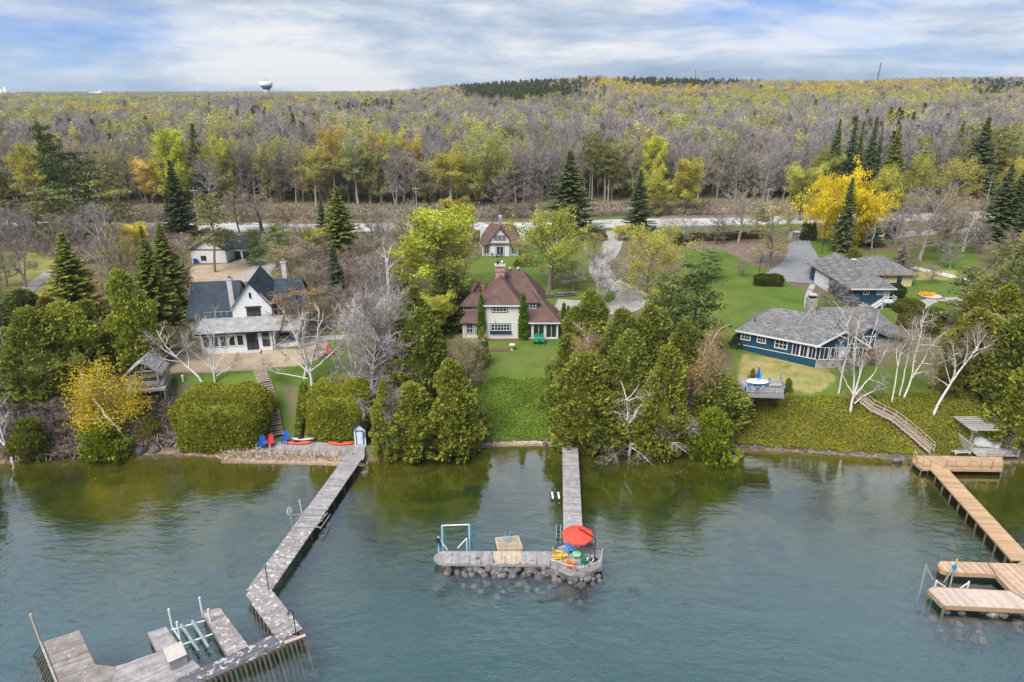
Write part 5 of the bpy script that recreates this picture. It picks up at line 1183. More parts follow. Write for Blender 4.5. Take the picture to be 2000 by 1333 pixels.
PROTO = {}
def proto(key, fn, h, w, barkm, leafm, **kw):
    wood, lv = fn(**kw)
    a = wood.mesh(key+'_trunk', smooth=True); a.materials.append(barkm)
    b = lv.mesh(key+'_crown'); b.materials.append(leafm); b.materials.append(TWIG)
    V = np.concatenate(lv.v+wood.v); rad = np.hypot(V[:, 0], V[:, 1])
    PROTO[key] = (a, b, float(np.percentile(V[:, 2], 99.7)), float(np.ptp(np.percentile(V[:, 0], (1, 99)))) if fn is birch_form else float(2*np.percentile(rad, 96)))
for i in range(4): proto('cedar%d' % i, cedar, 10, 5, BARK, NEEDLE, seed=10+i, H=10, W=5, p=(.6, .5, .75, .4)[i])
for i in range(3): proto('bush%d' % i, cedar, 5, 5, BARK, NEEDLE, seed=30+i, H=5, W=5, n=620, p=.42, k=12, size=.22)
proto('column0', cedar, 5, 1.1, BARK, NEEDLE, seed=40, H=5, W=1.1, n=420, k=10, size=.16, p=.5, lumps=2)
for i in range(4): proto('spruce%d' % i, spruce, 18, (6.5, 6, 7, 6)[i], BARK, NEEDLE, seed=50+i, H=18, W=(6.5, 6, 7, 6)[i], droop=(.35, .42, .25, .5)[i], p=(.9, .85, 1.0, .9)[i], ragged=(.18, .25, .15, .35)[i], gap=(0, .05, 0, .18)[i])
for i in range(3): proto('pine%d' % i, pine, 16, 8, BARK_RED if i == 1 else BARK, NEEDLE, seed=60+i, H=16, W=8, base=(.18, .38, .10)[i], limbs=(34, 26, 40)[i], per=(30, 28, 32)[i])
proto('pine3', pine, 16, 8, BARK_PALE, NEEDLE, seed=64, H=16, W=8, base=.5, limbs=24, per=28)
for i in range(4): proto('maple%d' % i, deciduous, 14, 10, BARK, LEAF, seed=70+i, H=14, W=10, ntw=900, nleaf=15000, leaf=.235, nprim=30, base=(.2, .25, .18, .3)[i], up=(.75, .6, .9, .8)[i])
for i in range(4): proto('budding%d' % i, deciduous, 13, 9, BARK, LEAF, seed=80+i, H=13, W=9, ntw=2600, nleaf=2300, leaf=.21, nprim=22, base=.2, up=(.8, .65, 1.0, .7)[i], tw=.03)
for i in range(5): proto('bare%d' % i, deciduous, 15, 9, (BARK_PALE, BARK, BARK_PALE, BARK, BARK_PALE)[i], LEAF, seed=90+i, H=15, W=9, ntw=4200, nprim=24, nsec=6, up=(.85, .7, 1.05, .6, .9)[i], stems=(1, 1, 3, 1, 2)[i], tw=.032, base=(.22, .3, .15, .2, .18)[i])
proto('dead0', deciduous, 16, 10, BARK_PALE, LEAF, seed=99, H=16, W=10, ntw=7500, nprim=34, nsec=8, up=.75, tw=.04, base=.16, twl=1.2)
proto('willow0', deciduous, 14, 17, BARK, LEAF, seed=101, H=14, W=17, base=.15, nprim=30, nsec=7, ntw=800, nleaf=24000, leaf=.21, up=.75, weep=.55, shape=.8)
proto('larch0', spruce, 12, 6, BARK_PALE, TWIG, seed=111, H=12, W=6, droop=-.1, size=.26, whorls=22, per=6, p=.9)
def unitp(*a): return [np.array(q, float) for q in a]
# birches: upright clump, leaning single stems, spreading crown, low crooked crown, tall thin stems
proto('birch0', birch_form, 12, 8, BIRCH, LEAF, seed=121, ntw=1500, side=7, paths=[
    ([(0, 0, -.3), (.1, 0, 2.2), (-.2, .1, 4.2), (-1.2, .2, 8), (-1.5, 0, 11.5)], .22), ([(0, 0, 1.8), (.6, .2, 4), (1.0, .3, 8), (1.9, .2, 12)], .17),
    ([(.05, 0, 2), (1.6, -.3, 4.2), (3.4, -.3, 6.0), (4.2, 0, 8.8)], .13), ([(0, 0, 2.4), (-1.8, .4, 4.6), (-3.6, .2, 6.6), (-4.4, .3, 9.4)], .13), ([(-.1, 0, 3), (.2, 1.2, 6), (.2, 1.8, 10.5)], .11), ([(.5, 0, 1.2), (2.6, .3, 2.3), (4.2, .2, 2.7), (5.2, 0, 4.2)], .1)])
proto('birch1', birch_form, 10, 8, BIRCH, LEAF, seed=122, ntw=900, side=6, paths=[
    ([(0, 0, -.3), (-.7, 0, 1.4), (-2.6, .1, 3.8), (-4.2, 0, 6.6), (-5.0, .1, 9.5)], .20), ([(-1.6, 0, 2.6), (-1.4, .2, 5), (-1.9, .1, 7.6)], .11), ([(-3.2, 0, 4.8), (-5.0, .3, 6.2), (-6.4, .2, 8.6)], .09), ([(-2.6, 0, 3.8), (-4.6, -.3, 4.4), (-6.0, -.2, 5.6)], .07)])
proto('birch2', birch_form, 13, 9, BIRCH, LEAF, seed=123, ntw=1600, side=7, nleaf=500, leaf=.18, paths=[
    ([(0, 0, -.3), (.6, 0, 2.2), (1.9, 0, 5.2), (3.4, .1, 7.6), (5.0, .1, 10), (6.0, .1, 12.4)], .27), ([(1.9, 0, 5.2), (2.4, .2, 7.4), (1.2, .3, 9.6), (.2, .4, 11.6)], .13), ([(3.4, 0, 7.6), (3.6, .3, 9.6), (2.9, .2, 12)], .11),
    ([(5.0, 0, 10), (5.2, -.2, 11.4), (4.6, 0, 13)], .09), ([(4.2, 0, 8.8), (6.0, .3, 9.6), (7.4, .2, 10.8)], .08), ([(1.5, 0, 4.6), (0, .2, 5.4), (-1.8, .1, 6.2)], .09), ([(1.8, 0, 5.0), (.6, .2, 7.0), (-.2, .1, 8.6), (-.9, .2, 9.0)], .09)])
proto('birch3', birch_form, 12, 4, BIRCH, LEAF, seed=124, ntw=700, side=7, paths=[([(0, 0, -.3), (.1, 0, 4), (.4, .1, 8), (-.5, 0, 10), (-1.1, .1, 12)], .15), ([(.3, 0, 6), (1.2, .1, 8.5), (1.0, .1, 11)], .08)])
proto('birch4', birch_form, 12, 5, BIRCH, LEAF, seed=125, ntw=900, side=8, paths=[([(0, 0, -.3), (.7, 0, 3), (.3, .1, 6), (.6, 0, 9), (.2, .1, 12)], .17), ([(.7, 0, 3), (2.0, .1, 5.5), (2.4, .1, 7.5), (4.0, .1, 9)], .11), ([(.9, 0, 3.4), (2.2, -.2, 4.0), (3.2, -.1, 3.6)], .06)])
proto('birch5', birch_form, 9, 8, BIRCH, LEAF, seed=126, ntw=3000, side=8, sag=.5, tw=.024, paths=[
    ([(0, 0, -.3), (.1, 0, 1.6), (-.4, 0, 3.4), (-.2, .2, 5.6), (-1.2, .1, 8.6)], .19), ([(-.3, 0, 3.6), (.9, .1, 6), (2.2, .1, 8.2)], .13), ([(0, 0, 1.2), (1.8, -.6, 2.6), (3.2, -1, 2.4), (5.0, -1.4, 1.3)], .14), ([(1.0, -.3, 2), (2.6, -.8, 3.6), (3.9, -1, 5.0)], .10),
    ([(0, 0, 1.0), (-1.6, -.6, 1.6), (-2.6, -1, 3.2), (-3.4, -1, 3.4)], .11), ([(.1, 0, 1), (.8, -1, .9), (2.4, -1.8, -.6)], .08), ([(-.2, 0, 1), (-1.4, -1, .8), (-2.6, -1.6, -.6)], .07), ([(2.4, -.8, 2.6), (4.0, -1.2, 3.4), (5.2, -1.2, 4.2)], .07)])

def plant(name, label, cat, key, px, py, top, wpx, col=(.08, .12, .02), twig=None, rz=None, group=None, dz=0.0, dead=False):
    """stand prototype `key` on the ground seen at (px, py), as tall as image row `top` and as wide as wpx pixels"""
    a, b, h0, w0 = PROTO[key]
    p = ground(px, py); mp_ = m_per_px(p)
    h = max(.5, top_z(p, top) - p.z); w = wpx*mp_
    o = thing(name, label, cat, (p.x, p.y, p.z+dz), random.uniform(0, 6.28) if rz is None else rz, group)
    o.scale = (w/w0, w/w0, h/h0)
    for nm, m_ in (('trunk', a), ('crown', b)):
        ch = bpy.data.objects.new(nm, m_); COL.objects.link(ch); ch.parent = o
        ch.color = (*col, 1) if nm == 'crown' else (1, 1, 1, 1)
    return o
# ------------------------------------------------------------------ trees and shrubs, one by one
random.seed(3)
CE, CB, CD = (.230, .262, .046), (.285, .315, .046), (.165, .200, .046)      # cedars: olive, bright, dark
SD, SG, PN = (.125, .155, .066), (.190, .215, .045), (.205, .215, .070)      # spruces and pines
LI, GO, YE, OR = (.40, .40, .020), (.40, .29, .04), (.60, .46, .02), (.42, .26, .06)
OL, TA, BG, BP, BB = (.27, .25, .05), (.36, .26, .12), (.27, .24, .24), (.25, .18, .18), (.23, .18, .14)
ROWS = [
# --- left of the white house, down to the shore
('birch_tree', 'bare white birch clump above the brushy bank at the left picture edge', 'birch0', 26, 800, 640, 84, BG, 1.2),
('birch_tree', 'small crooked white birch by the water at the left picture edge', 'birch4', 24, 903, 782, 84, BG, 2.6),
('shrub', 'yellow-green shrub overhanging the water beside the crooked birch', 'bush0', 66, 894, 818, 76, (.14, .16, .02)),
('birch_tree', 'golden leafing birch with a leaning white trunk over the boulders', 'birch_gold', 236, 872, 708, 128, (.70, .55, .04), 0),
('shrub', 'bright green shrub at the foot of the golden birch', 'bush1', 212, 890, 828, 108, (.15, .19, .012)),
('shrub', 'low yellow-green shrub on the bank beside the boulders', 'bush2', 300, 862, 810, 44, (.19, .19, .03)),
('young_tree', 'small lime leafing tree on the brushy bank behind the golden birch', 'budding1', 140, 800, 680, 95, (.26, .31, .03)),
('young_tree', 'tan budding round tree between the cedars and the pavilion', 'budding0', 200, 720, 613, 125, (.40, .28, .08)),
('bare_shrub', 'grey leafless thicket on the bank behind the shoreline shrub', 'bare3', 105, 845, 775, 110, BB),
('bare_shrub', 'brown leafless brush under the lime leafing tree', 'bare1', 170, 850, 780, 90, BB),
('bare_shrub', 'rusty bare brush at the left picture edge above the birch', 'bare1', 15, 800, 740, 80, (.32, .20, .12)),
('cedar_tree', 'broad olive cedar standing lowest in the left cedar clump', 'cedar1', 92, 772, 603, 130, CE),
('cedar_tree', 'olive cedar at the left picture edge behind the birch clump', 'cedar3', 20, 738, 640, 80, CE),
('cedar_tree', 'wide rounded cedar between the left broad cedar and the tan tree', 'cedar3', 150, 755, 592, 110, CB),
('cedar_tree', 'rounded yellowish cedar behind the tan budding tree', 'cedar3', 195, 712, 588, 95, (.12, .13, .02)),
('cedar_tree', 'tall bright conical cedar above the pavilion', 'cedar0', 268, 716, 527, 95, CB),
('cedar_tree', 'dark low cedar behind the left cedar clump', 'cedar3', 62, 655, 566, 85, CD),
('cedar_tree', 'small rust-tipped cedar at the back of the left clump', 'cedar1', 108, 668, 580, 60, (.12, .10, .02)),
('spruce_tree', 'small dark spruce by the driveway at the left picture edge', 'spruce0', 22, 650, 588, 44, SD),
('spruce_tree', 'bright green spruce with a broad skirt in the left grove', 'spruce2', 160, 640, 457, 120, (.115, .125, .02)),
('spruce_tree', 'tall spruce beside the terrace of the white house', 'spruce2', 315, 660, 468, 105, SG),
('spruce_tree', 'twin-topped green spruce behind the tall terrace spruce', 'spruce0', 338, 600, 440, 85, SG),
('spruce_tree', 'lesser green spruce against the twin-topped one', 'spruce2', 300, 580, 443, 60, SG),
('tall_bare_tree', 'tall leafless tree with a pale straight trunk in the left meadow', 'bare4', 50, 562, 402, 100, BG),
('tall_bare_tree', 'pale many-stemmed bare tree behind the broad-skirted spruce', 'bare2', 210, 535, 392, 120, (.30, .25, .27)),
('bare_tree', 'hazy bare tree at the back of the left meadow', 'bare0', 15, 560, 470, 60, BG),
('budding_tree', 'orange budding tree left of the yellow maple by the road', 'budding2', 240, 520, 426, 75, OR),
('maple_tree', 'small bright yellow maple in front of the road at left', 'maple0', 268, 515, 438, 60, YE),
('budding_tree', 'tan leafing tree between the two left spruces', 'budding3', 250, 600, 458, 90, (.36, .27, .08)),
('budding_tree', 'pale orange shrub-like tree at the side of the terrace spruce', 'budding1', 352, 590, 490, 70, (.42, .30, .06)),
('bare_tree', 'rusty young tree low between the broad spruce and the conical cedar', 'budding0', 222, 640, 545, 60, (.42, .26, .09)),
# --- left, around the road
('pine_tree', 'huge dark pine towering over the left end of the road', 'pine2', 218, 450, 298, 150, PN),
('pine_tree', 'tall dark pine with a ragged double top at left', 'pine2', 162, 452, 246, 95, (.055, .082, .02)),
('pine_tree', 'low spreading pine in front of the left end of the road', 'pine0', 112, 478, 368, 110, PN),
('pine_tree', 'dark pine at the left picture edge above the road', 'pine0', 25, 455, 325, 90, PN),
('pine_tree', 'brownish thin pine between the two left roadside pines', 'pine1', 72, 445, 360, 80, (.10, .08, .04)),
('spruce_tree', 'thin dark spruce in front of the left yellow maple', 'spruce1', 108, 405, 252, 40, SD),
('maple_tree', 'golden maple beyond the road at far left', 'maple1', 78, 405, 282, 85, (.48, .38, .04)),
('spruce_tree', 'dense dark spruce standing by the road above the white garage', 'spruce2', 355, 462, 314, 66, SD),
('maple_tree', 'vivid yellow maple behind the dense dark spruce', 'maple0', 352, 408, 250, 68, (.52, .50, .02)),
('spruce_tree', 'open-branched spruce between two yellow maples beyond the road', 'spruce3', 398, 395, 243, 66, (.075, .085, .03)),
('maple_tree', 'yellow maple right of the open-branched spruce', 'maple2', 440, 398, 266, 62, (.50, .44, .02)),
('budding_tree', 'peach coloured tree behind the right yellow maple', 'maple3', 420, 370, 250, 40, (.48, .32, .09)),
('bare_tree', 'blue-grey bare tree below the open-branched spruce', 'bare0', 412, 412, 300, 62, (.24, .24, .27)),
('pine_tree', 'flat-layered pine standing in front of the white garage', 'pine1', 420, 532, 380, 100, PN),
('spreading_tree', 'tan bare spreading tree in front of the road right of the layered pine', 'bare3', 512, 452, 374, 125, (.34, .25, .16)),
('spruce_tree', 'large spruce in front of the road between the white house and the maple', 'spruce1', 668, 505, 366, 84, SG),
('spruce_tree', 'narrow grey spruce against the large roadside spruce', 'spruce3', 634, 478, 392, 48, (.06, .075, .04)),
('spruce_tree', 'little dark spruce on the edge of the trees right of the white house', 'spruce0', 658, 580, 482, 46, (.035, .06, .03)),
('budding_tree', 'yellow-green young tree right of the white garage', 'maple1', 612, 512, 446, 52, (.46, .38, .04)),
('pine_tree', 'small green pine behind the chimney of the white house', 'pine0', 548, 522, 440, 64, (.07, .10, .02)),
('pine_tree', 'little bright pine by the driveway of the white garage', 'pine2', 500, 520, 452, 50, (.075, .105, .02)),
# --- around the white house
('budding_tree', 'rust-orange budding tree against the right roof of the white house', 'budding1', 578, 655, 566, 130, (.44, .25, .08)),
('budding_tree', 'tan round-headed tree behind the right chimney of the white house', 'budding0', 572, 552, 478, 100, (.38, .26, .11)),
('budding_tree', 'amber bush-like tree at the right gable of the white house', 'budding2', 608, 590, 520, 62, (.46, .28, .06)),
('bare_tree', 'grey bare tree right of the white house before the dark little spruce', 'bare1', 628, 610, 500, 84, BB),
('bare_tree', 'brown bare tree below the narrow grey spruce', 'bare3', 700, 575, 462, 90, (.26, .20, .15)),
('bare_tree', 'olive-brown bare tree in front of the lime maple', 'bare0', 735, 560, 455, 80, (.28, .23, .14)),
('birch_tree', 'white birch leaning left in front of the terrace of the white house', 'birch1', 397, 746, 636, 90, BG, 0),
('birch_tree', 'white birch with an upright fan crown before the sunroom windows', 'birch0', 420, 748, 600, 95, BG, .4),
('birch_tree', 'small pale birch at the left corner of the sunroom roof', 'birch3', 398, 640, 556, 44, TA),
('birch_tree', 'thin pale birch behind the middle of the sunroom roof', 'birch3', 440, 640, 575, 42, TA),
('birch_tree', 'large many-armed white birch on the lawn right of the sunroom', 'birch0', 610, 752, 592, 165, (.30, .24, .2), 3.3),
('birch_tree', 'pair of slim birch stems behind the many-armed birch', 'birch4', 594, 740, 600, 70, BG, .3),
('budding_tree', 'tan brush tree at the left end of the sandy terrace', 'budding3', 368, 705, 630, 60, (.38, .26, .11)),
# --- the tall bare trees and cedars left of the middle house
('dead_tree', 'huge grey leafless tree rising behind the boat shed', 'dead0', 728, 815, 556, 165, (.50, .45, .46)),
('birch_tree', 'tall white birch with bare upswept branches left of the lime maple', 'birch0', 765, 640, 466, 105, BG, 1.8),
('birch_tree', 'white-limbed birch tangled in the huge grey tree', 'birch0', 697, 775, 578, 95, BG, 3.8),
('bare_tree', 'lilac grey bare tree beside the tall white birch', 'bare4', 742, 680, 535, 60, (.27, .22, .25)),
('dead_tree', 'small dead tree with drooping grey branches among the shore cedars', 'dead0', 770, 890, 748, 56, (.38, .35, .36)),
('maple_tree', 'big lime-yellow maple left of the middle house', 'maple0', 850, 585, 408, 165, (.50, .47, .015)),
('maple_tree', 'orange-gold maple in front of the road behind the lime maple', 'maple1', 898, 478, 386, 80, (.48, .34, .04)),
('budding_tree', 'golden-brown tree close behind the left roof of the middle house', 'budding0', 900, 590, 448, 110, (.46, .34, .05)),
('maple_tree', 'small bright yellow tree beside the left porch of the middle house', 'maple3', 850, 655, 568, 84, (.52, .45, .03)),
('cedar_tree', 'dark olive cedar under the right side of the lime maple', 'cedar3', 868, 640, 525, 90, CD),
('cedar_tree', 'olive cedar under the left side of the lime maple', 'cedar1', 812, 680, 560, 80, CE),
('cedar_tree', 'broad cedar just left of the small yellow tree', 'cedar3', 795, 760, 610, 84, CE),
('cedar_tree', 'large dark cedar in the middle of the left cedar stand', 'cedar1', 832, 795, 605, 120, CE),
('cedar_tree', 'tall pointed cedar by the tan tree of the left stand', 'cedar0', 884, 884, 702, 100, CB),
('cedar_tree', 'low broad cedar over the water at the left stand', 'cedar3', 812, 886, 752, 110, CB),
('cedar_tree', 'slim cedar between the boat shed and the small dead tree', 'cedar0', 757, 893, 745, 50, CB),
('cedar_tree', 'low cedar skirt nearest the pebble beach', 'cedar1', 908, 884, 775, 66, CB),
('cedar_tree', 'small cedar before the left porch of the middle house', 'cedar2', 942, 712, 640, 34, CE),
('cedar_tree', 'rounded cedar behind the huge grey tree', 'cedar3', 760, 720, 610, 70, CE),
('budding_tree', 'tan twiggy tree standing at the left edge of the middle lawn', 'budding2', 914, 760, 648, 82, (.42, .30, .13)),
('column_cedar', 'narrow column cedar at the left corner of the cream front', 'column0', 941, 664, 575, 17, (.06, .10, .014)),
('column_cedar', 'narrow column cedar at the right corner of the cream front', 'column0', 1021, 664, 573, 20, (.07, .115, .014)),
('column_cedar', 'column cedar right of the glazed porch of the middle house', 'column0', 1100, 648, 592, 14, (.08, .11, .02)),
('column_cedar', 'short column cedar farthest right of the glazed porch', 'column0', 1109, 640, 598, 12, (.08, .11, .02)),
('bare_shrub', 'tiny bare shrub against the cream front under the upper window', 'bare3', 968, 660, 618, 22, (.34, .22, .2)),
# --- the cedar mass right of the middle lawn
('cedar_tree', 'rust-tipped cedar highest in the middle of the right stand', 'cedar0', 1150, 690, 566, 82, CE),
('cedar_tree', 'cedar nearest the glazed porch in the right stand', 'cedar3', 1122, 700, 600, 50, CE),
('cedar_tree', 'wide cedar shading the green lawn chairs', 'cedar3', 1106, 800, 655, 84, CE),
('cedar_tree', 'rounded cedar behind the tan birch of the right stand', 'cedar1', 1206, 735, 604, 84, CE),
('cedar_tree', 'cedar by the driveway bend at the back of the right stand', 'cedar3', 1262, 725, 596, 84, CE),
('cedar_tree', 'large cedar beside the middle dock path', 'cedar3', 1140, 876, 690, 120, CB),
('cedar_tree', 'tall cedar rising behind the white fallen limbs', 'cedar1', 1222, 830, 648, 110, CE),
('cedar_tree', 'tall cedar at the right edge of the right stand', 'cedar1', 1288, 884, 676, 100, CB),
('cedar_tree', 'low cedar in front of the tall one over the water', 'cedar3', 1272, 880, 760, 80, CB),
('cedar_tree', 'bright cedar low behind the fallen limbs at the water', 'cedar3', 1182, 882, 775, 90, CB),
('cedar_bush', 'small dark cedar bush right beside the foot of the middle dock', 'bush1', 1140, 882, 832, 36, CD),
('birch_tree', 'tan feathery birch crown over the right cedar stand', 'birch_tan', 1138, 822, 632, 95, (.44, .30, .10), 1.0),
('birch_tree', 'gnarled white birch whose limbs hang over the water', 'birch5', 1228, 889, 740, 185, (.40, .33, .24), 0),
('round_shrub', 'bright round shrub hanging over the water below the deck', 'bush0', 1382, 897, 798, 104, (.15, .19, .014)),
('birch_tree', 'tan feathery birch leaning toward the deck with the blue parasol', 'birch_tan', 1372, 835, 632, 110, (.44, .32, .10), 4.2),
('cedar_tree', 'olive cedar left of the deck with the blue parasol', 'cedar3', 1392, 845, 728, 110, CE),
('cedar_tree', 'cedar behind the tan leaning birch', 'cedar1', 1326, 745, 628, 74, CE),
('pine_tree', 'big dark pine on the lawn between the driveway and the blue house', 'pine2', 1358, 690, 508, 150, (.062, .085, .022)),
('pine_tree', 'smaller dark pine left of the big lawn pine', 'pine0', 1300, 672, 535, 100, (.065, .085, .025)),
('maple_tree', 'bright yellow young tree half hidden behind the smaller lawn pine', 'maple2', 1292, 650, 548, 76, (.48, .43, .03)),
('birch_tree', 'lone thin birch stem left standing by the driveway bend', 'birch3', 1226, 650, 555, 12, BG),
('cedar_tree', 'dark spruce-like cedar between the big lawn pine and the tan birch', 'cedar2', 1320, 800, 690, 40, CD),
# --- behind the middle house
('maple_tree', 'broad maple with heavy dark limbs on the lawn behind the middle house', 'maple_open', 1074, 566, 398, 165, (.40, .37, .02), .6),
('maple_tree', 'big gold leafing maple beside the long driveway', 'budding_gold', 1262, 585, 437, 150, (.48, .38, .03)),
('bare_tree', 'grey bare tree inside the bend of the driveway', 'bare4', 1172, 596, 486, 120, (.30, .27, .24)),
('bare_tree', 'rosy bare tree left of the driveway', 'bare3', 1120, 570, 500, 80, (.32, .25, .21)),
('small_tree', 'little yellow tree at the road end of the long driveway', 'maple3', 1208, 470, 440, 36, (.54, .42, .05)),
('small_tree', 'olive-yellow tree left of the driveway near its road end', 'budding3', 1160, 505, 455, 50, (.38, .33, .05)),
('shrub', 'yellow leafing shrub before the right wall of the white cottage', 'budding1', 1028, 520, 460, 60, (.42, .40, .04)),
('spruce_tree', 'large dark spruce beyond the broad maple', 'spruce1', 1110, 452, 298, 100, SD),
('spruce_tree', 'slender open spruce in front of the road', 'spruce3', 1245, 450, 332, 58, SD),
('bush', 'dark round yew on the lawn right of the white cottage', 'bush1', 1012, 520, 505, 22, CD),
('bush', 'dark clipped evergreen at the road hedge end', 'column0', 1325, 480, 455, 22, CD),
# --- the right side
('pine_tree', 'low spreading pine between the hedge and the big lawn pine', 'pine0', 1382, 545, 487, 70, (.09, .12, .04)),
('willow_tree', 'great bright yellow willow by the road', 'willow0', 1645, 478, 330, 158, (.80, .64, .03)),
('spruce_tree', 'slender dark spruce in front of the yellow willow', 'spruce3', 1642, 492, 348, 52, SD),
('spruce_tree', 'low dark spruce at the right foot of the yellow willow', 'spruce0', 1692, 478, 420, 60, SD),
('budding_tree', 'peach-tan budding tree before the road left of the cedar trio', 'budding1', 1502, 520, 394, 100, (.46, .35, .13)),
('bare_tree', 'tall tan-grey bare tree by the road hedge', 'bare0', 1442, 474, 358, 90, (.34, .27, .18)),
('bare_tree', 'grey roadside bare tree before the verge left of the tall tan one', 'bare3', 1395, 478, 415, 60, BG),
('bare_tree', 'thin bare tree by the driveway hedge', 'bare0', 1335, 478, 420, 50, BG),
('bare_tree', 'purple-grey bare tree with a dark trunk behind the cottages', 'bare0', 1795, 510, 345, 125, (.28, .19, .19)),
('bare_tree', 'small bare tree left of the purple-grey one', 'bare2', 1748, 478, 415, 50, BG),
('birch_tree', 'white birch with two stems right of the yellow willow', 'birch4', 1703, 486, 420, 48, BG),
('birch_tree', 'pale many-stemmed birch behind the lawn at right', 'birch0', 1880, 492, 415, 90, BG, .5),
('budding_tree', 'brown-olive budding tree beside the pale many-stemmed birch', 'budding1', 1835, 495, 405, 80, (.34, .25, .12)),
('column_cedar', 'dark column cedar beside the gate pillar', 'column0', 1568, 470, 430, 14, (.045, .06, .018)),
('column_cedar', 'middle dark cedar of the three by the gate pillar', 'column0', 1577, 470, 436, 13, (.05, .06, .02)),
('column_cedar', 'right-hand dark cedar of the three by the gate pillar', 'column0', 1586, 470, 434, 14, (.05, .06, .02)),
('column_cedar', 'tall clipped cedar behind the beige cottage', 'column0', 1733, 468, 434, 12, (.03, .06, .02)),
('column_cedar', 'short clipped cedar behind the beige cottage', 'column0', 1743, 468, 442, 10, (.03, .06, .02)),
('round_bush', 'dome-clipped olive bush behind the blue garage', 'bush1', 1663, 513, 485, 36, (.10, .10, .016)),
('larch_tree', 'pale leafless larch behind the beige cottage', 'larch0', 1757, 528, 473, 44, (.50, .43, .33)),
('shrub', 'rust-coloured shrub at the right corner of the beige cottage', 'bare3', 1782, 530, 502, 34, (.33, .15, .08)),
('shrub', 'tan shrub in the driveway island by the garage door', 'budding0', 1584, 536, 520, 24, (.40, .30, .14)),
('bare_shrub', 'large grey-brown bare shrub in front of the blue garage', 'bare3', 1632, 612, 548, 84, (.28, .23, .19)),
('bare_shrub', 'rusty low shrub right of the large bare shrub', 'bare1', 1662, 612, 580, 40, (.36, .24, .14)),
('small_tree', 'little dark-trunked fruit tree beside the flower bed', 'bare1', 1817, 553, 515, 40, BG),
('small_tree', 'little bare tree near the basketball post', 'bare3', 1450, 540, 508, 34, BB),
('small_tree', 'small bare tree on the right lawn', 'bare0', 1855, 525, 470, 50, (.30, .27, .25)),
('pine_tree', 'broad soft-crowned pine at the right', 'pine2', 1925, 655, 478, 150, (.10, .115, .035)),
('pine_tree', 'red-trunked pine at the right picture edge', 'pine1', 1990, 690, 485, 130, (.085, .10, .03)),
('pine_tree', 'smaller pine right of the flower bed', 'pine0', 1872, 640, 520, 90, (.09, .11, .035)),
('cedar_tree', 'yellowish cedar below the broad soft pine', 'cedar2', 1886, 690, 552, 70, (.17, .16, .03)),
('cedar_tree', 'bright yellow-green cedar by the red-trunked pine', 'cedar0', 1938, 700, 555, 84, (.17, .18, .02)),
('cedar_tree', 'wide cedar behind the leaning birch', 'cedar3', 1882, 742, 605, 100, (.13, .125, .025)),
('cedar_tree', 'dark cedar right of the leaning birch', 'cedar1', 1952, 778, 622, 110, CE),
('cedar_tree', 'dark green cedar at the right picture edge above the boathouse', 'cedar3', 1988, 800, 590, 120, CE),
('cedar_tree', 'cedar overhanging the pergola of the boathouse', 'cedar1', 1985, 862, 690, 110, CB),
('budding_tree', 'tan budding crown over the leaning birch', 'budding2', 1912, 722, 605, 90, (.44, .31, .10)),
('birch_tree', 'white birch leaning right above the slope stairs', 'birch2', 1822, 812, 632, 105, (.34, .26, .16), 0),
('birch_tree', 'thick white birch at the top of the slope stairs', 'birch0', 1660, 806, 596, 125, (.36, .28, .22), .2),
('birch_tree', 'slim white birch left of the thick one before the blue house', 'birch3', 1638, 768, 590, 62, (.36, .28, .22), .6),
('birch_tree', 'leftmost of the three thin birches right of the thick one', 'birch3', 1741, 788, 610, 50, (.36, .27, .2), 2.0),
('birch_tree', 'middle of the three thin birches right of the thick one', 'birch3', 1756, 778, 625, 50, (.36, .27, .2), 4.0),
('birch_tree', 'forked birch rightmost of the three thin ones', 'birch4', 1764, 780, 598, 62, (.36, .27, .2), 0),
('pair_tree', 'bare-trunked cedar right of the leaning birch foot', 'cedar3', 1858, 768, 640, 50, (.11, .11, .025)),
('topiary', 'clipped cone shrub right of the deck', 'bush1', 1537, 764, 739, 17, (.08, .10, .015)),
('topiary', 'clipped cone shrub behind the blue parasol', 'bush2', 1468, 748, 720, 16, (.11, .11, .02)),
('bush', 'dark round bush at the left corner of the blue house', 'bush0', 1440, 678, 652, 34, (.04, .065, .02)),
('shrub', 'rusty bare shrub at the right corner of the blue sunroom', 'bare3', 1702, 712, 676, 40, (.36, .20, .12)),
('shrub', 'pale bare shrub at the front of the blue sunroom', 'bare1', 1662, 722, 690, 50, (.38, .24, .16)),
# --- beyond the road, right
('spruce_tree', 'tall dark spruce leftmost of the group above the yellow willow', 'spruce2', 1614, 410, 234, 46, SD),
('spruce_tree', 'greyish spruce second in the group above the yellow willow', 'spruce1', 1644, 410, 240, 44, (.05, .07, .04)),
('spruce_tree', 'pointed spruce third in the group above the yellow willow', 'spruce2', 1660, 400, 246, 36, SG),
('spruce_tree', 'twin-topped spruce fourth in the group above the yellow willow', 'spruce0', 1682, 410, 240, 44, SD),
('spruce_tree', 'grey thin spruce fifth in the group above the yellow willow', 'spruce3', 1697, 405, 250, 32, (.06, .08, .05)),
('spruce_tree', 'broad spruce rightmost of the group above the yellow willow', 'spruce2', 1728, 410, 246, 60, SG),
('spruce_tree', 'massive dark spruce beyond the road near the right edge', 'spruce2', 1895, 395, 230, 76, SD),
('spruce_tree', 'paler spruce left of the massive dark one', 'spruce0', 1852, 380, 238, 44, SG),
('spruce_tree', 'short spruce right of the spruce group beyond the road', 'spruce0', 1780, 365, 262, 32, SG),
('spruce_tree', 'double dark spruce in front of the road at right', 'spruce1', 1940, 478, 322, 66, SD),
('spruce_tree', 'right half of the roadside double spruce', 'spruce0', 1966, 480, 330, 60, SD),
('spruce_tree', 'dark spruce at the right picture edge by the road', 'spruce1', 1996, 498, 352, 70, SD),
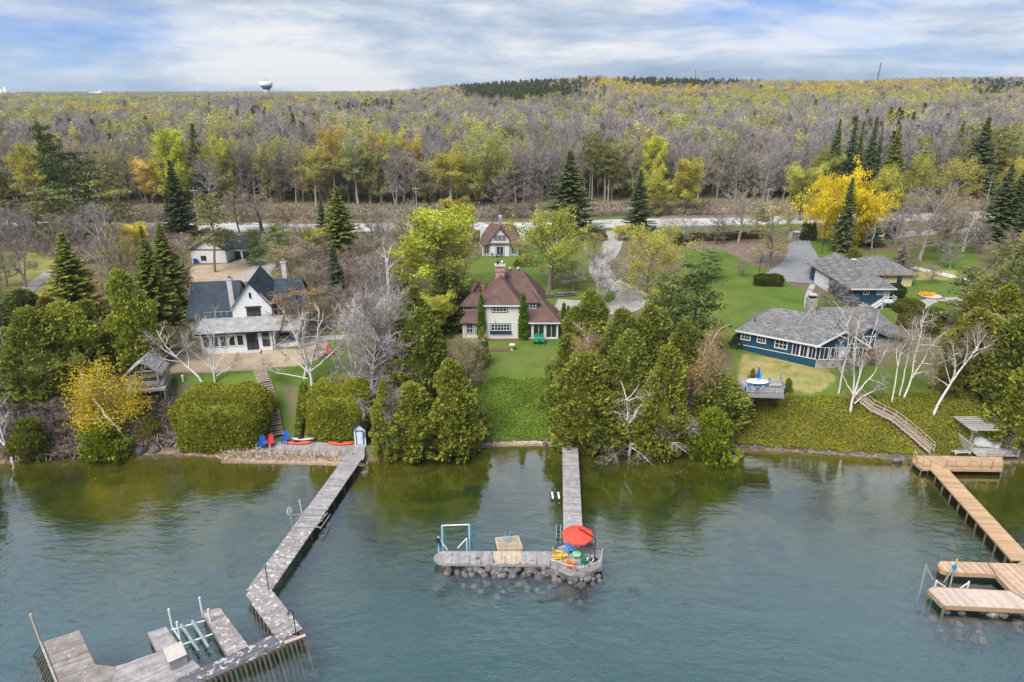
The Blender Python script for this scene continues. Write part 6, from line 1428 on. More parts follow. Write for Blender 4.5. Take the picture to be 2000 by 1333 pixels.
('maple_tree', 'yellow tree at the right picture edge below the roadside spruces', 'maple1', 1996, 560, 440, 50, (.52, .44, .03)),
('maple_tree', 'round golden maple at the forest edge above the long driveway', 'maple0', 1335, 418, 310, 66, (.50, .40, .03)),
('maple_tree', 'olive-gold maple right of the slender open spruce', 'maple2', 1280, 422, 340, 58, (.44, .38, .03)),
('maple_tree', 'golden-headed maple high in the forest above the olive-gold one', 'maple0', 1272, 395, 264, 52, (.50, .42, .03)),
('maple_tree', 'olive maple with a round head left of the yellow willow', 'maple3', 1562, 432, 316, 80, (.42, .36, .04)),
('maple_tree', 'leafing maple behind the olive round one', 'maple1', 1600, 410, 292, 60, (.38, .34, .05)),
('maple_tree', 'yellow leafing maple beyond the road right of the willow', 'budding_gold', 1722, 425, 322, 66, (.50, .42, .02)),
('maple_tree', 'flat-topped yellow maple below the short spruce', 'budding_gold', 1782, 420, 296, 66, (.50, .42, .03)),
('maple_tree', 'wide golden maple left of the massive dark spruce', 'budding_gold', 1862, 428, 306, 104, (.48, .38, .05)),
('maple_tree', 'golden maple beyond the road at the right picture edge', 'budding_gold', 1978, 420, 308, 90, (.52, .42, .03)),
('spruce_tree', 'little dark spruce right of the olive round maple', 'spruce0', 1490, 432, 386, 24, SD),
# --- beyond the road, middle: the showy ones
('poplar_tree', 'orange-gold poplar high left of the pale poplars', 'maple_tall', 655, 400, 236, 52, (.56, .36, .03)),
('poplar_tree', 'gold poplar leftmost of the gilded row beyond the road', 'maple_tall', 745, 395, 238, 62, (.54, .38, .05)),
('poplar_tree', 'yellow poplar in the middle of the gilded row', 'maple_tall', 775, 398, 242, 56, (.48, .42, .04)),
('poplar_tree', 'orange poplar rightmost of the gilded row', 'maple_tall', 808, 398, 254, 50, (.54, .38, .04)),
('oak_tree', 'round gold-leafed tree on pale trunks in the middle of the forest edge', 'maple_tall', 880, 412, 284, 86, (.50, .38, .015)),
('oak_tree', 'wide olive leafing tree behind the round gold one', 'budding_gold', 940, 405, 248, 140, (.34, .33, .06)),
('maple_tree', 'small yellow tree low at the forest edge left of the rosy thicket', 'maple0', 935, 410, 324, 24, (.52, .42, .02)),
('poplar_tree', 'pale green poplar left of the round gold tree', 'maple_tall', 700, 400, 268, 70, (.36, .35, .10)),
('poplar_tree', 'yellow-topped poplar on two pale trunks', 'maple_tall', 618, 402, 278, 56, (.44, .36, .06)),
('maple_tree', 'olive tree with a dark forked trunk beyond the road', 'budding_gold', 545, 392, 262, 76, (.36, .34, .06)),
('spruce_tree', 'dark spruce deep in the forest above the round gold tree', 'spruce0', 835, 330, 228, 20, SD),
('bare_tree', 'rosy bare thicket tree left of the large dark spruce', 'bare3', 975, 425, 338, 72, (.30, .21, .21)),
('bare_tree', 'rust bare tree behind the broad maple', 'bare1', 1040, 420, 360, 60, (.36, .23, .17)),
('bare_tree', 'grey-lilac bare tree with a domed crown left of the round gold tree', 'bare1', 788, 412, 280, 78, (.27, .24, .26)),
]
proto('birch_gold', birch_form, 11, 9, BIRCH, LEAF, seed=131, ntw=700, nleaf=12000, leaf=.165, twl=1.6, side=9, paths=[
    ([(1.8, -.6, -.3), (1.0, -.6, 1.8), (-.4, -.6, 5), (-1.8, -.6, 8.2), (-2.4, -.4, 9.6)], .2), ([(0, .8, -.3), (-.6, .9, 3), (-1.2, .8, 6.5), (-1.0, .6, 10)], .13),
    ([(-.8, .8, 2), (-2.4, .6, 4.5), (-3.4, .4, 7)], .1), ([(0, .8, 3), (1.4, .8, 6), (1.9, .6, 8.2)], .1), ([(-1.5, .8, 1), (-2.0, .2, 2.8), (-2.4, 0, 4.6)], .08)])
proto('birch_tan', birch_form, 11, 8, BIRCH, LEAF, seed=132, ntw=4200, nleaf=2200, leaf=.17, twl=1.35, side=11, sag=.2, paths=[
    ([(0, 0, -.3), (.2, 0, 4), (.1, 0, 7.5), (.8, 0, 10.5)], .17), ([(.2, 0, 5), (-1.6, .2, 7.8), (-2.6, .2, 9.8)], .11), ([(.2, 0, 5.5), (2.2, 0, 7.6), (3.3, .2, 9.2)], .11), ([(.1, 0, 4.5), (1.8, -1.2, 6.2), (3.0, -2, 6.8)], .08), ([(.1, 0, 4), (-2.0, -1, 5.6), (-3.4, -1.4, 5.8)], .08)])
proto('maple_open', deciduous, 15, 13, BARK, LEAF, seed=133, H=15, W=13, base=.2, nprim=17, nsec=7, ntw=1200, nleaf=11000, leaf=.22, up=.95, tr=.42, clump=.3)
proto('budding_gold', deciduous, 13, 11, BARK, LEAF, seed=134, H=13, W=11, base=.2, nprim=26, nsec=6, ntw=1800, nleaf=9500, leaf=.18, up=.8, clump=.25)
proto('maple_tall', deciduous, 18, 8, BARK_PALE, LEAF, seed=135, H=18, W=8, base=.45, nprim=22, nsec=6, ntw=1300, nleaf=9000, leaf=.22, up=.8)
CATS = {'birch_tree': 'birch', 'cedar_tree': 'cedar', 'spruce_tree': 'spruce', 'pine_tree': 'pine', 'maple_tree': 'maple'}
for row in ROWS:
    name, label, key, px, py, top, w, col = row[:8]
    if name == 'pair_tree': name = 'cedar_tree'
    cat = CATS.get(name) or ('shrub' if name in ('shrub', 'bush', 'bare_shrub', 'round_shrub', 'round_bush', 'cedar_bush', 'topiary') else 'tree')
    if key[:5] in ('cedar', 'spruc', 'pine0', 'pine1', 'pine2', 'bush0', 'bush1', 'bush2', 'colum') and max(col) < .2: col = tuple(c*(2.0 if max(col) < .135 else 1.35) for c in col) if col not in (CE, CB, CD, SD, SG, PN) else col
    if key[:5] == 'cedar': w *= 1.13
    if col[0] > .3 and key[:5] in ('maple', 'buddi'): col = (min(.74, col[0]*1.02), min(.72, col[1]*1.17), col[2]+.05)
    if key[:6] == 'spruce': col = tuple(c*1.25 for c in col)
    plant(name, label, cat, key, px, py, top, w, col, rz=row[8] if len(row) > 8 else None)

# thickets of trees that look alike: one object each
def thicket(name, label, group, keys, cols, spots, hp, wp):
    for i, (px, py) in enumerate(spots):
        k = keys[i % len(keys)]; plant(name, label, 'tree', k, px+random.uniform(-6, 6), py+random.uniform(-4, 4), py-random.uniform(*hp), random.uniform(*wp), cols[i % len(cols)], group=group)
BR = [(.34, .27, .21), (.38, .29, .20), (.32, .27, .26), (.40, .31, .17)]
thicket('thicket_tree', 'brownish bare tree in the thicket between the white house and the lime maple', 'thicket right of the white house', ['bare1', 'bare3', 'bare0', 'budding1'], BR,
    [(596, 500), (725, 500), (760, 500), (790, 530), (700, 610), (660, 640), (730, 590), (770, 570), (620, 560), (680, 560), (780, 480), (560, 470)], (70, 110), (60, 95))
thicket('thicket_tree', 'grey-brown bare tree in the thicket between the left meadow and the road', 'thicket by the left meadow', ['bare0', 'bare1', 'bare4'], BR,
    [(10, 480), (60, 475), (100, 500), (150, 490), (175, 470), (300, 480), (140, 540), (470, 458)], (60, 95), (55, 85))
thicket('thicket_tree', 'bare twiggy tree in the thicket at the right end of the road', 'thicket at the right end of the road', ['bare1', 'bare0', 'budding3'], BR,
    [(1830, 480), (1860, 470), (1905, 500), (1940, 520), (1975, 520), (1900, 460), (1760, 460), (1720, 450)], (50, 85), (50, 80))
thicket('roadside_tree', 'small tan bare tree on the verge before the road', 'verge trees', ['bare3', 'bare0'], BR[:2], [(745, 460), (1360, 470), (1415, 474), (1300, 465), (960, 455), (930, 455)], (34, 52), (36, 52))
# ------------------------------------------------------------------ the wood beyond the road: its front trees one by one, the rest as one mass
fr_ = np.random.default_rng(77)
def mass_mat(src, name):
    m = src.copy(); m.name = name; nt = m.node_tree
    a = nn(nt, 'ShaderNodeAttribute', attribute_name='crown_colour', attribute_type='INSTANCER'); oi = [n for n in nt.nodes if n.type == 'OBJECT_INFO'][0]
    for l in list(oi.outputs['Color'].links): nt.links.new(a.outputs['Color'], l.to_socket)
    return m
M_LEAF, M_NEEDLE, M_TWIG = mass_mat(LEAF, 'wood foliage'), mass_mat(NEEDLE, 'wood needles'), mass_mat(TWIG, 'wood twigs')
def fproto(key, fn, barkm, leafm, cols, **kw):
    wood, lv = fn(**kw)
    g = G()
    for v, f, t, m in zip(wood.v, wood.f, wood.t, wood.m): g.v.append(v); g.f.append(f); g.t.append(t); g.m.append(m*0); 
    g.n = wood.n
    for v, f, t, m in zip(lv.v, lv.f, lv.t, lv.m): g.v.append(v); g.f.append(f+wood.n); g.t.append(t); g.m.append(m+1)
    me_ = g.mesh('wood_'+key); me_.materials.append(barkm); me_.materials.append(M_NEEDLE if leafm is NEEDLE else M_LEAF); me_.materials.append(M_TWIG)
    outp = []
    for c_ in cols:
        o = bpy.data.objects.new('wood_'+key, me_); o.color = (*c_, 1); outp.append(o)
    return outp
BARK_WOOD = M('wood bark', (.44, .41, .42), .9, .25, 4, rnd=.3)
FK = {}
bare_cols = [(.36, .33, .34), (.33, .32, .35), (.39, .35, .30), (.36, .31, .30)]
FK['bare'] = sum((fproto('bare%d' % i, deciduous, BARK_WOOD, LEAF, bare_cols, seed=200+i, H=17, W=(7, 8, 6)[i], base=(.35, .3, .4)[i], nprim=20, nsec=5, ntw=3000, up=(1.05, .95, 1.15)[i], tw=.05, twl=1.25, tr=.24) for i in range(3)), [])
FK['bud'] = sum((fproto('bud%d' % i, deciduous, BARK_WOOD, LEAF, [(.48, .47, .13), (.50, .42, .16), (.44, .44, .19), (.38, .41, .10)], seed=210+i, H=16, W=8, base=.35, nprim=20, nsec=5, ntw=1300, nleaf=1700, leaf=.36, up=.9, tw=.045, twl=1.2) for i in range(2)), [])
FK['gold'] = sum((fproto('gold%d' % i, deciduous, BARK, LEAF, [(.66, .52, .08), (.58, .50, .08), (.66, .50, .14)], seed=220+i, H=15, W=10, base=.3, nprim=22, nsec=5, ntw=400, nleaf=2800, leaf=.46, up=.75, twl=1.1) for i in range(2)), [])
FK['lime'] = fproto('lime', deciduous, BARK, LEAF, [(.40, .40, .09), (.36, .38, .10)], seed=230, H=15, W=10, base=.3, nprim=22, nsec=5, ntw=400, nleaf=2600, leaf=.46, up=.8, twl=1.1)
FK['spruce'] = sum((fproto('spruce%d' % i, spruce, BARK, NEEDLE, [(.115, .145, .062), (.15, .18, .066)], seed=240+i, H=18, W=6, whorls=20, per=6, size=.8) for i in range(2)), [])
FK['pine'] = sum((fproto('pine%d' % i, pine, BARK_PALE, NEEDLE, [(.20, .21, .06), (.25, .24, .06)], seed=250+i, H=18, W=7, base=.5, limbs=22, per=16, size=.7) for i in range(2)), [])
# patches of the wood as the photograph shows them: centre and radii in the picture, kind, how strongly
PATCH = [(1010, 182, 125, 26, 'spruce', .97), (1350, 164, 150, 12, 'spruce', .9), (150, 205, 240, 10, 'lime', .75), (420, 190, 330, 8, 'lime', .5), (215, 222, 95, 14, 'gold', .8), (30, 222, 50, 14, 'gold', .4), (560, 212, 70, 14, 'gold', .35), (640, 200, 90, 12, 'lime', .55), (520, 240, 70, 14, 'spruce', .35),
    (800, 180, 150, 14, 'gold', .45), (700, 195, 60, 12, 'gold', .5), (1000, 182, 110, 22, 'spruce', .85), (1130, 180, 60, 20, 'spruce', .6), (920, 182, 40, 16, 'spruce', .5), (1180, 165, 130, 12, 'gold', .7), (1330, 168, 130, 10, 'spruce', .85), (1290, 186, 150, 14, 'gold', .75),
    (1050, 232, 160, 22, 'pine', .4), (1280, 232, 90, 12, 'pine', .7), (1480, 200, 60, 14, 'lime', .85), (1400, 205, 60, 12, 'lime', .5), (1650, 175, 260, 18, 'gold', .7), (1620, 200, 130, 20, 'lime', .45), (1800, 198, 60, 14, 'lime', .6), (1950, 180, 70, 16, 'spruce', .8), (1850, 190, 120, 12, 'gold', .45),
    (700, 222, 80, 16, 'spruce', .3), (760, 215, 60, 10, 'spruce', .35), (600, 250, 60, 12, 'pine', .5), (1440, 320, 70, 30, 'pine', .75), (1540, 330, 60, 30, 'pine', .5), (1180, 310, 70, 40, 'pine', .45), (1950, 290, 80, 40, 'pine', .55), (700, 300, 120, 40, 'bud', .55), (900, 290, 120, 40, 'bud', .5), (60, 240, 90, 20, 'bud', .5), (1330, 250, 40, 15, 'bud', .7), (1500, 250, 60, 20, 'bud', .4), (250, 260, 200, 20, 'spruce', .10), (1750, 260, 120, 30, 'spruce', .25)]
def kind_at(x, y, z):
    px, py, _ = proj(x, y, z+17.5)
    for cx, cy, rx, ry, k, p in PATCH:
        q = ((px-cx)/rx)**2+((py-cy)/ry)**2
        if q < 1 and fr_.uniform() < p*(1.15-.5*q): return k
    u = fr_.uniform()
    if y < 200: return 'spruce' if u < .3 else 'pine' if u < .45 else 'bud' if u < .65 else 'bare'
    q = math.sin(x*.021+y*.013)+math.sin(x*.013-y*.017+2)+.6*math.sin(x*.05+y*.03); bu = .20+.16*max(0, q)
    return 'bare' if u < .90-bu else 'bud' if u < .93 else 'gold' if u < .955 else 'lime' if u < .968 else 'spruce' if u < .985 else 'pine'
def road_y(x): return float(np.interp(x, [-400, -138, -54, 0, 42, 132, 260, 600], [181, 181.5, 178.2, 180.8, 184.9, 195.6, 210, 240]))
pts = []; y = 214.
while y < 1750:
    sp_ = 4.6 + max(0, y-230)*.0062
    half = y*.83+25
    for x in np.arange(-half, half, sp_):
        xx = x+fr_.uniform(-.5, .5)*sp_*.9; yy = y+fr_.uniform(-.5, .5)*sp_*.9
        if yy < road_y(xx)+30+6*math.sin(xx*.07)+ (8 if 42 < xx < 78 else 0): continue
        pts.append((xx, yy))
    y += sp_*.95
for yy in np.arange(83, 216, 6.5):          # the woods go on to both sides of the view
    for xx in np.arange(-230, 231, 6.5):
        a, b = xx+fr_.uniform(-2.5, 2.5), yy+fr_.uniform(-2.5, 2.5)
        if abs(b-road_y(a)) < 9 or -95 < proj(a, b, hz(a, b))[0] < 2095 or hz(a, b) < 1: continue
        pts.append((a, b))
pts = np.array(pts); zz = height(pts[:, 0], pts[:, 1])
kinds = [kind_at(a, b, c_) for (a, b), c_ in zip(pts, zz)]
order = np.argsort(pts[:, 1])
LAB = {'bare': ('bare_tree', 'leafless grey tree in the front rows of the wood beyond the road'), 'bud': ('budding_tree', 'pale budding tree in the front rows of the wood beyond the road'),
       'gold': ('gold_tree', 'golden leafing tree in the front rows of the wood beyond the road'), 'lime': ('lime_tree', 'lime-green leafing tree in the front rows of the wood beyond the road'),
       'spruce': ('spruce_tree', 'dark spruce in the front rows of the wood beyond the road'), 'pine': ('pine_tree', 'long-trunked pine in the front rows of the wood beyond the road')}
PK = {'bare': ['bare0', 'bare1', 'bare4'], 'bud': ['budding0', 'budding1', 'budding3'], 'gold': ['maple1', 'maple3'], 'lime': ['maple2'], 'spruce': ['spruce0', 'spruce1'], 'pine': ['pine3']}
PH = {'bare': (19, .78), 'bud': (18, .8), 'gold': (15, .9), 'lime': (15, .9), 'spruce': (17, 1), 'pine': (19, .9)}
single = 0; rest = []
for i in order:
    k = kinds[i]; x, y_ = pts[i]; px = proj(x, y_, zz[i])[0]
    if single < 260 and y_ < 262 and -60 < px < 2060:
        fo = random.choice(FK[k]); h = fr_.uniform(.8, 1.15)
        o = thing(LAB[k][0], LAB[k][1], {'spruce': 'spruce', 'pine': 'pine'}.get(k, 'tree'), (x, y_, zz[i]-.2), fr_.uniform(0, 6.28), 'front trees of the wood beyond the road')
        key = random.choice(PK[k]); a, b, h0, w0 = PROTO[key]
        o.scale = (fr_.uniform(.75, 1.0),)*2 + (PH[k][0]/h0*h,)
        for nm, m_ in (('trunk', a), ('crown', b)):
            ch = bpy.data.objects.new(nm, m_); COL.objects.link(ch); ch.parent = o
            if nm == 'crown': ch.color = fo.color
        single += 1
    else: rest.append(i)
protos = []; first = {}
fcol = bpy.data.collections.new('wood_prototypes')
for k, L_ in FK.items():
    first[k] = (len(protos), len(L_))
    for o in L_:
        o.name = 'w%03d' % len(protos); protos.append(o); fcol.objects.link(o)
rest = np.array(rest); n = len(rest)
me_ = bpy.data.meshes.new('forest'); me_.vertices.add(n)
me_.vertices.foreach_set('co', np.stack([pts[rest, 0], pts[rest, 1], zz[rest]-.3], 1).astype(np.float32).ravel())
def fattr(name, typ, vals, key='value'):
    a_ = me_.attributes.new(name, typ, 'POINT'); a_.data.foreach_set(key, vals)
tallk = np.array([1.12 if kinds[i] == 'spruce' else 1.0 for i in rest])
pick = np.array([first[kinds[i]][0]+fr_.integers(0, first[kinds[i]][1]) for i in rest], np.int32); fattr('pick', 'INT', pick)
pc = np.array([tuple(o.color) for o in protos], np.float32); fattr('crown_colour', 'FLOAT_COLOR', pc[pick].ravel(), 'color')
fattr('turn', 'FLOAT', fr_.uniform(0, 6.28, n).astype(np.float32))
grow = 1+np.clip((pts[rest, 1]-300)/900, 0, .7)
fattr('size', 'FLOAT_VECTOR', (np.stack([tallk**2.5*grow*fr_.uniform(.85, 1.25, n), tallk**2.5*grow*fr_.uniform(.85, 1.25, n), tallk*(1+(grow-1)*.25)*fr_.uniform(.68, 1.2, n)], 1)).astype(np.float32).ravel(), 'vector')
fo_ = link('forest', me_); tag(fo_, 'mixed spring wood of bare, budding and evergreen trees covering the hills', kind='stuff')
ng = bpy.data.node_groups.new('forest', 'GeometryNodeTree')
ng.interface.new_socket('Geometry', in_out='INPUT', socket_type='NodeSocketGeometry'); ng.interface.new_socket('Geometry', in_out='OUTPUT', socket_type='NodeSocketGeometry')
gi = nn(ng, 'NodeGroupInput'); go = nn(ng, 'NodeGroupOutput'); ip = nn(ng, 'GeometryNodeInstanceOnPoints'); ci = nn(ng, 'GeometryNodeCollectionInfo')
ci.inputs['Collection'].default_value = fcol; ci.inputs['Separate Children'].default_value = True; ci.inputs['Reset Children'].default_value = True
def na(nm, t): q = nn(ng, 'GeometryNodeInputNamedAttribute', data_type=t); q.inputs['Name'].default_value = nm; return q.outputs[0]
ip.inputs['Pick Instance'].default_value = True
cx_ = nn(ng, 'ShaderNodeCombineXYZ'); ng.links.new(na('turn', 'FLOAT'), cx_.inputs[2])
for a_, b_ in ((gi.outputs[0], ip.inputs['Points']), (ci.outputs[0], ip.inputs['Instance']), (na('pick', 'INT'), ip.inputs['Instance Index']), (cx_.outputs[0], ip.inputs['Rotation']), (na('size', 'FLOAT_VECTOR'), ip.inputs['Scale']), (ip.outputs[0], go.inputs[0])): ng.links.new(a_, b_)
md = fo_.modifiers.new('forest', 'NODES'); md.node_group = ng
print('forest', n, 'single', single)
# ------------------------------------------------------------------ road, drives and paths
def ribbon(name, pts, widths, mat, dz=.07, kind='structure', label=None, px=True, cross=5):
    P_s = [Vector(ground(x, y)) for x, y in pts] if px else [Vector((x, y, 0)) for x, y in pts]
    n = len(P_s); t = np.linspace(0, n-1, max(n*6, 20)); q = np.stack([np.interp(t, np.arange(n), [p[a] for p in P_s]) for a in (0, 1)], 1)
    for _ in range(6): q[1:-1] = (q[:-2]+2*q[1:-1]+q[2:])/4
    w = np.interp(t, np.arange(n), widths if isinstance(widths, (list, tuple)) else [widths]*n)
    tan = np.gradient(q, axis=0); tan /= np.linalg.norm(tan, axis=1)[:, None]; nr_ = np.stack([-tan[:, 1], tan[:, 0]], 1)
    u = np.linspace(-.5, .5, cross); V = q[:, None]+nr_[:, None]*(w[:, None]*u[None])[..., None]
    Zv = height(V[..., 0], V[..., 1])+dz; V3 = np.concatenate([V, Zv[..., None]], -1).reshape(-1, 3)
    i = np.arange(len(t)-1)[:, None]*cross; j = np.arange(cross-1)[None]; g = G(); g.add(V3, np.stack([i+j+1, i+j, i+cross+j, i+cross+j+1], -1).reshape(-1, 4))
    me_ = g.mesh(name, True); o = link(name, me_, mat); return tag(o, label or name.replace('_', ' '), kind=kind)
ASPH = M('pale worn asphalt', (.46, .46, .48), .85, .12, .25, .2, 4, coords='World', patch=((.40, .40, .41), .5, .62))
GRAV = M('gravel', (.33, .31, .295), .95, .2, .5, .4, 5, coords='World')
DASP = M('drive asphalt', (.21, .215, .235), .9, .15, .4, .2, 4, coords='World')
LINE = M('road paint white', (.80, .80, .78), .7, .08, 2); YLINE = M('road paint yellow', (.62, .42, .10), .7, .1, 2)
xs = np.linspace(-420, 420, 85); rp = [(x, road_y(x)) for x in xs]
ribbon('road_shoulder', rp, 11.4, GRAV, .05, px=False); ribbon('road', rp, 9.2, ASPH, .09, px=False)
for off, m_, nm in ((-4.1, LINE, 'edge_line'), (4.1, LINE, 'edge_line'), (-.15, YLINE, 'centre_line'), (.15, YLINE, 'centre_line')):
    ribbon(nm, [(x, road_y(x)+off) for x in xs], .16, m_, .11, px=False, cross=2)
ribbon('driveway', [(1203, 452), (1200, 468), (1192, 490), (1172, 515), (1172, 540), (1205, 560), (1232, 572), (1236, 590), (1205, 606), (1160, 600), (1085, 596)], [5, 4.5, 4.5, 4.5, 4.5, 5, 5.5, 6, 6, 6, 6.5], GRAV, label='long gravel driveway of the middle house')
ribbon('driveway', [(1562, 452), (1560, 475), (1568, 495), (1566, 520), (1545, 538), (1500, 545)], [5, 5, 6, 8, 9, 4], DASP, label='asphalt driveway of the blue garage')
ribbon('parking_court', [(1520, 545), (1560, 545), (1594, 542)], [4, 7, 7], DASP, .09, label='asphalt court by the blue garage')
ribbon('driveway', [(1640, 480), (1720, 462), (1800, 456), (1960, 446)], 5, GRAV, label='side lane behind the cottages')
ribbon('garden_path', [(1588, 556), (1580, 572), (1576, 590), (1577, 606)], 1.0, M('flagstone', (.36, .35, .36), .9, .25, 1.2, .4, 4, coords='World'), label='flagstone path to the blue house')
ribbon('garden_path', [(1778, 522), (1810, 530), (1850, 538), (1885, 548)], 2.6, M('beige paving', (.56, .50, .44), .9, .12, .6, coords='World'), label='pale drive right of the beige cottage')
ribbon('garden_path', [(1797, 602), (1806, 592), (1828, 586), (1875, 585)], 2.2, GRAV, label='curved gravel path below the flower bed')
ribbon('garden_path', [(700, 660), (640, 660), (590, 672)], 2.0, GRAV, label='gravel path right of the white house')
ribbon('driveway', [(470, 508), (520, 516), (500, 540), (440, 552)], 5, GRAV, label='gravel yard of the white garage')
ribbon('driveway', [(-60, 598), (30, 592), (60, 560), (120, 520)], 3, GRAV, label='gravel drive in the left meadow')
ribbon('beach', [(440, 893), (540, 892), (640, 895), (700, 900)], 2.6, M('beach sand', (.36, .27, .20), .95, .25, 1.4, .4, 6, coords='World', patch=((.50, .44, .38), 2.2, .60)), .05, label='narrow sandy beach below the left deck')
ribbon('beach', [(930, 868), (980, 865), (1040, 864), (1095, 866)], 1.8, MATS['beach sand'], .05, label='pebble beach left of the middle dock')
ribbon('flower_bed', [(958, 684), (976, 684), (995, 684)], 1.1, M('mulch', (.13, .085, .06), .95, .3, 3, coords='World'), .06, label='mulched bed on the middle lawn')
ribbon('flower_bed', [(945, 662), (985, 662), (1013, 662)], 1.3, MATS['mulch'], .06, label='mulched bed along the cream front')

# ------------------------------------------------------------------ hedges and slope planting
def hedge(name, label, c, size, col, rz=0., n=3000, sz=.3, power=4., group=None, cat='hedge'):
    """clipped mass: superellipsoid shell of sprays over a closed core"""
    r = np.random.default_rng(abs(hash(label)) % 10000 if False else sum(map(ord, label))); g = G(); sx, sy, sz_ = size
    d = rdir(r, n); d[:, 2] = np.where(d[:, 2] < -.75, -d[:, 2], d[:, 2]); k = (np.abs(d)**power).sum(1)**(-1/power)
    s = d*k[:, None]; s *= (1+.05*np.sin(s[:, [0]]*7+s[:, [2]]*5)+.03*np.sin(s[:, [1]]*11+1))
    C = s*np.array([sx, sy, sz_])/2*(1-.06*r.uniform(0, 1, (n, 1))**2)+np.array([0, 0, sz_/2])
    dirn = unit(d*.7+np.array([0, 0, .7])+r.normal(size=(n, 3))*.45); ln = sz*r.uniform(.7, 1.5, n); side = unit(np.cross(dirn, rdir(r, n)))
    g.quads(C, dirn*(ln/2)[:, None], side*(ln*.27)[:, None], np.clip(1+.22*r.normal(size=n), .5, 1.5))
    th = np.linspace(0, 2*math.pi, 25)[:-1]; ph = np.linspace(-1.35, 1.5, 9)
    D_ = np.stack([np.stack([np.cos(p)*np.cos(th), np.cos(p)*np.sin(th), np.full(24, math.sin(p))], 1) for p in ph]); kk = (np.abs(D_)**power).sum(-1)**(-1/power)
    V = D_*kk[..., None]*np.array([sx, sy, sz_])/2*.93+np.array([0, 0, sz_/2]); i = np.arange(8)[:, None]*24; j = np.arange(24)[None]; k2 = (j+1) % 24
    g.add(V, np.stack([i+j, i+k2, i+24+k2, i+24+j], -1).reshape(-1, 4), .9)
    o = link(name, g.mesh(name), NEEDLE, None, c); o.rotation_euler[2] = rz; o.color = (*col, 1); return tag(o, label, cat, group)
HG = (.30, .31, .035)
hedge('clipped_hedge', 'huge clipped cedar hedge left of the plank stairs', (-36.9, 79.0, -.6), (11.2, 7.4, 7.6), HG, .05, 24000, .22, 6)
hedge('clipped_hedge', 'clipped cedar hedge between the plank stairs and the boat shed', (-22.3, 80.6, -.2), (8.6, 6.4, 7.3), HG, .0, 18000, .22, 6)
hedge('clipped_hedge', 'low hedge strip along the right side of the plank stairs', (-28.0, 81.9, 2.6), (.9, 8.6, 1.1), (.20, .24, .035), .12, 2600, .2, 4).rotation_euler[0] = .58
p = ground(1500, 558); hedge('box_hedge', 'square clipped hedge on the lawn by the asphalt drive', (p.x, p.y, p.z-.2), (5.2, 1.7, 2.3), (.085, .095, .02), -.08, 3200, .22, 7)
for i, (px, py, w, h) in enumerate(((1740, 580, 4.2, 2.6), (1772, 610, 4.6, 2.4), (1795, 634, 4.4, 2.6), (1822, 628, 3.6, 2.4), (1822, 655, 3.2, 2.8), (1770, 638, 3.0, 2.2))):
    p = ground(px, py); hedge('rounded_hedge', ['dark clipped hedge at the corner of the blue garage', 'domed olive hedge nearest the curved path', 'large domed hedge in the middle of the row above the slim birches', 'domed hedge beside the start of the curved path', 'domed hedge lowest in the row by the cedars', 'ragged low hedge behind the right wing of the blue house'][i], (p.x, p.y, p.z-.3), (w, w*.9, h), (.05, .075, .02) if i == 0 else (.125, .13, .022), .3*i, 1800, .26, 2.6)
for k, (px, py, L, lab) in enumerate(((1385, 470, 14, 'brown leafless road hedge left of the tall tan bare tree'), (1465, 466, 10, 'brown leafless road hedge right of the tall tan bare tree'), (1160, 470, 6, 'low brown hedge beside the road end of the long driveway'))):
    p = ground(px, py); hedge('road_hedge', lab, (p.x, p.y, p.z-.2), (L, 1.6, 1.9), (.13, .09, .055), .08, 2600, .26, 6)

def cover(name, label, polys, dens, thick, col, sz=.3, seed=1, mat=None, mound=.35, long=1.0, upb=.8):
    """planting nobody could count, spread over the slope"""
    r = np.random.default_rng(seed); g = G()
    for poly in polys:
        w = px_poly(poly); xs_ = [p[0] for p in w]; ys_ = [p[1] for p in w]; A_ = (max(xs_)-min(xs_))*(max(ys_)-min(ys_)); n = int(A_*dens)
        x = r.uniform(min(xs_), max(xs_), n); y = r.uniform(min(ys_), max(ys_), n); k = inside(w, x, y); x, y = x[k], y[k]; n = len(x)
        mz = mound*(np.sin(x*1.3+np.sin(y*1.7)*1.2)*np.sin(y*1.5+np.cos(x*.9))*.5+.5)
        c = np.stack([x, y, height(x, y)+thick*r.uniform(.35, 1., n)+mz], 1); d = unit(rdir(r, n)+np.array([0, -.3, upb])); ln = sz*r.uniform(.6, 1.4, n)*long; s = unit(np.cross(d, rdir(r, n)))
        g.quads(c, d*(ln/2)[:, None], s*(ln*.3 if long == 1.0 else ln*.022)[:, None], np.clip(1+.2*r.normal(size=n)+.15*np.sin(x*.8)*np.sin(y*1.1), .5, 1.6))
    o = link(name, g.mesh(name), mat or NEEDLE); o.color = (*col, 1); return tag(o, label, kind='stuff')
cover('slope_shrubs', 'dense clipped green shrubs covering the slope below the middle lawn', [[(922, 758), (960, 742), (1075, 742), (1100, 800), (1108, 862), (935, 866), (915, 800)]], 420, .25, (.20, .30, .04), .12, 2, mound=.35)
cover('slope_shrubs', 'olive green ground cover on the slope below the blue house', [[(1405, 775), (1440, 770), (1640, 778), (1690, 792), (1760, 845), (1800, 893), (1690, 886), (1440, 872), (1415, 850)]], 240, .28, (.30, .295, .035), .15, 3, mound=.3)
cover('slope_shrubs', 'olive green ground cover on the slope right of the wooden stairs', [[(1690, 775), (1900, 775), (1960, 830), (1905, 850), (1895, 890), (1830, 890), (1780, 840), (1700, 785)]], 240, .28, (.285, .29, .035), .15, 4, mound=.3)
cover('undergrowth', 'leafless brown brush on the left bank', [[(0, 740), (150, 745), (335, 765), (345, 875), (240, 888), (0, 900)]], 60, .9, (.30, .22, .17), .9, 5, TWIG, .5, 1.6, .6)
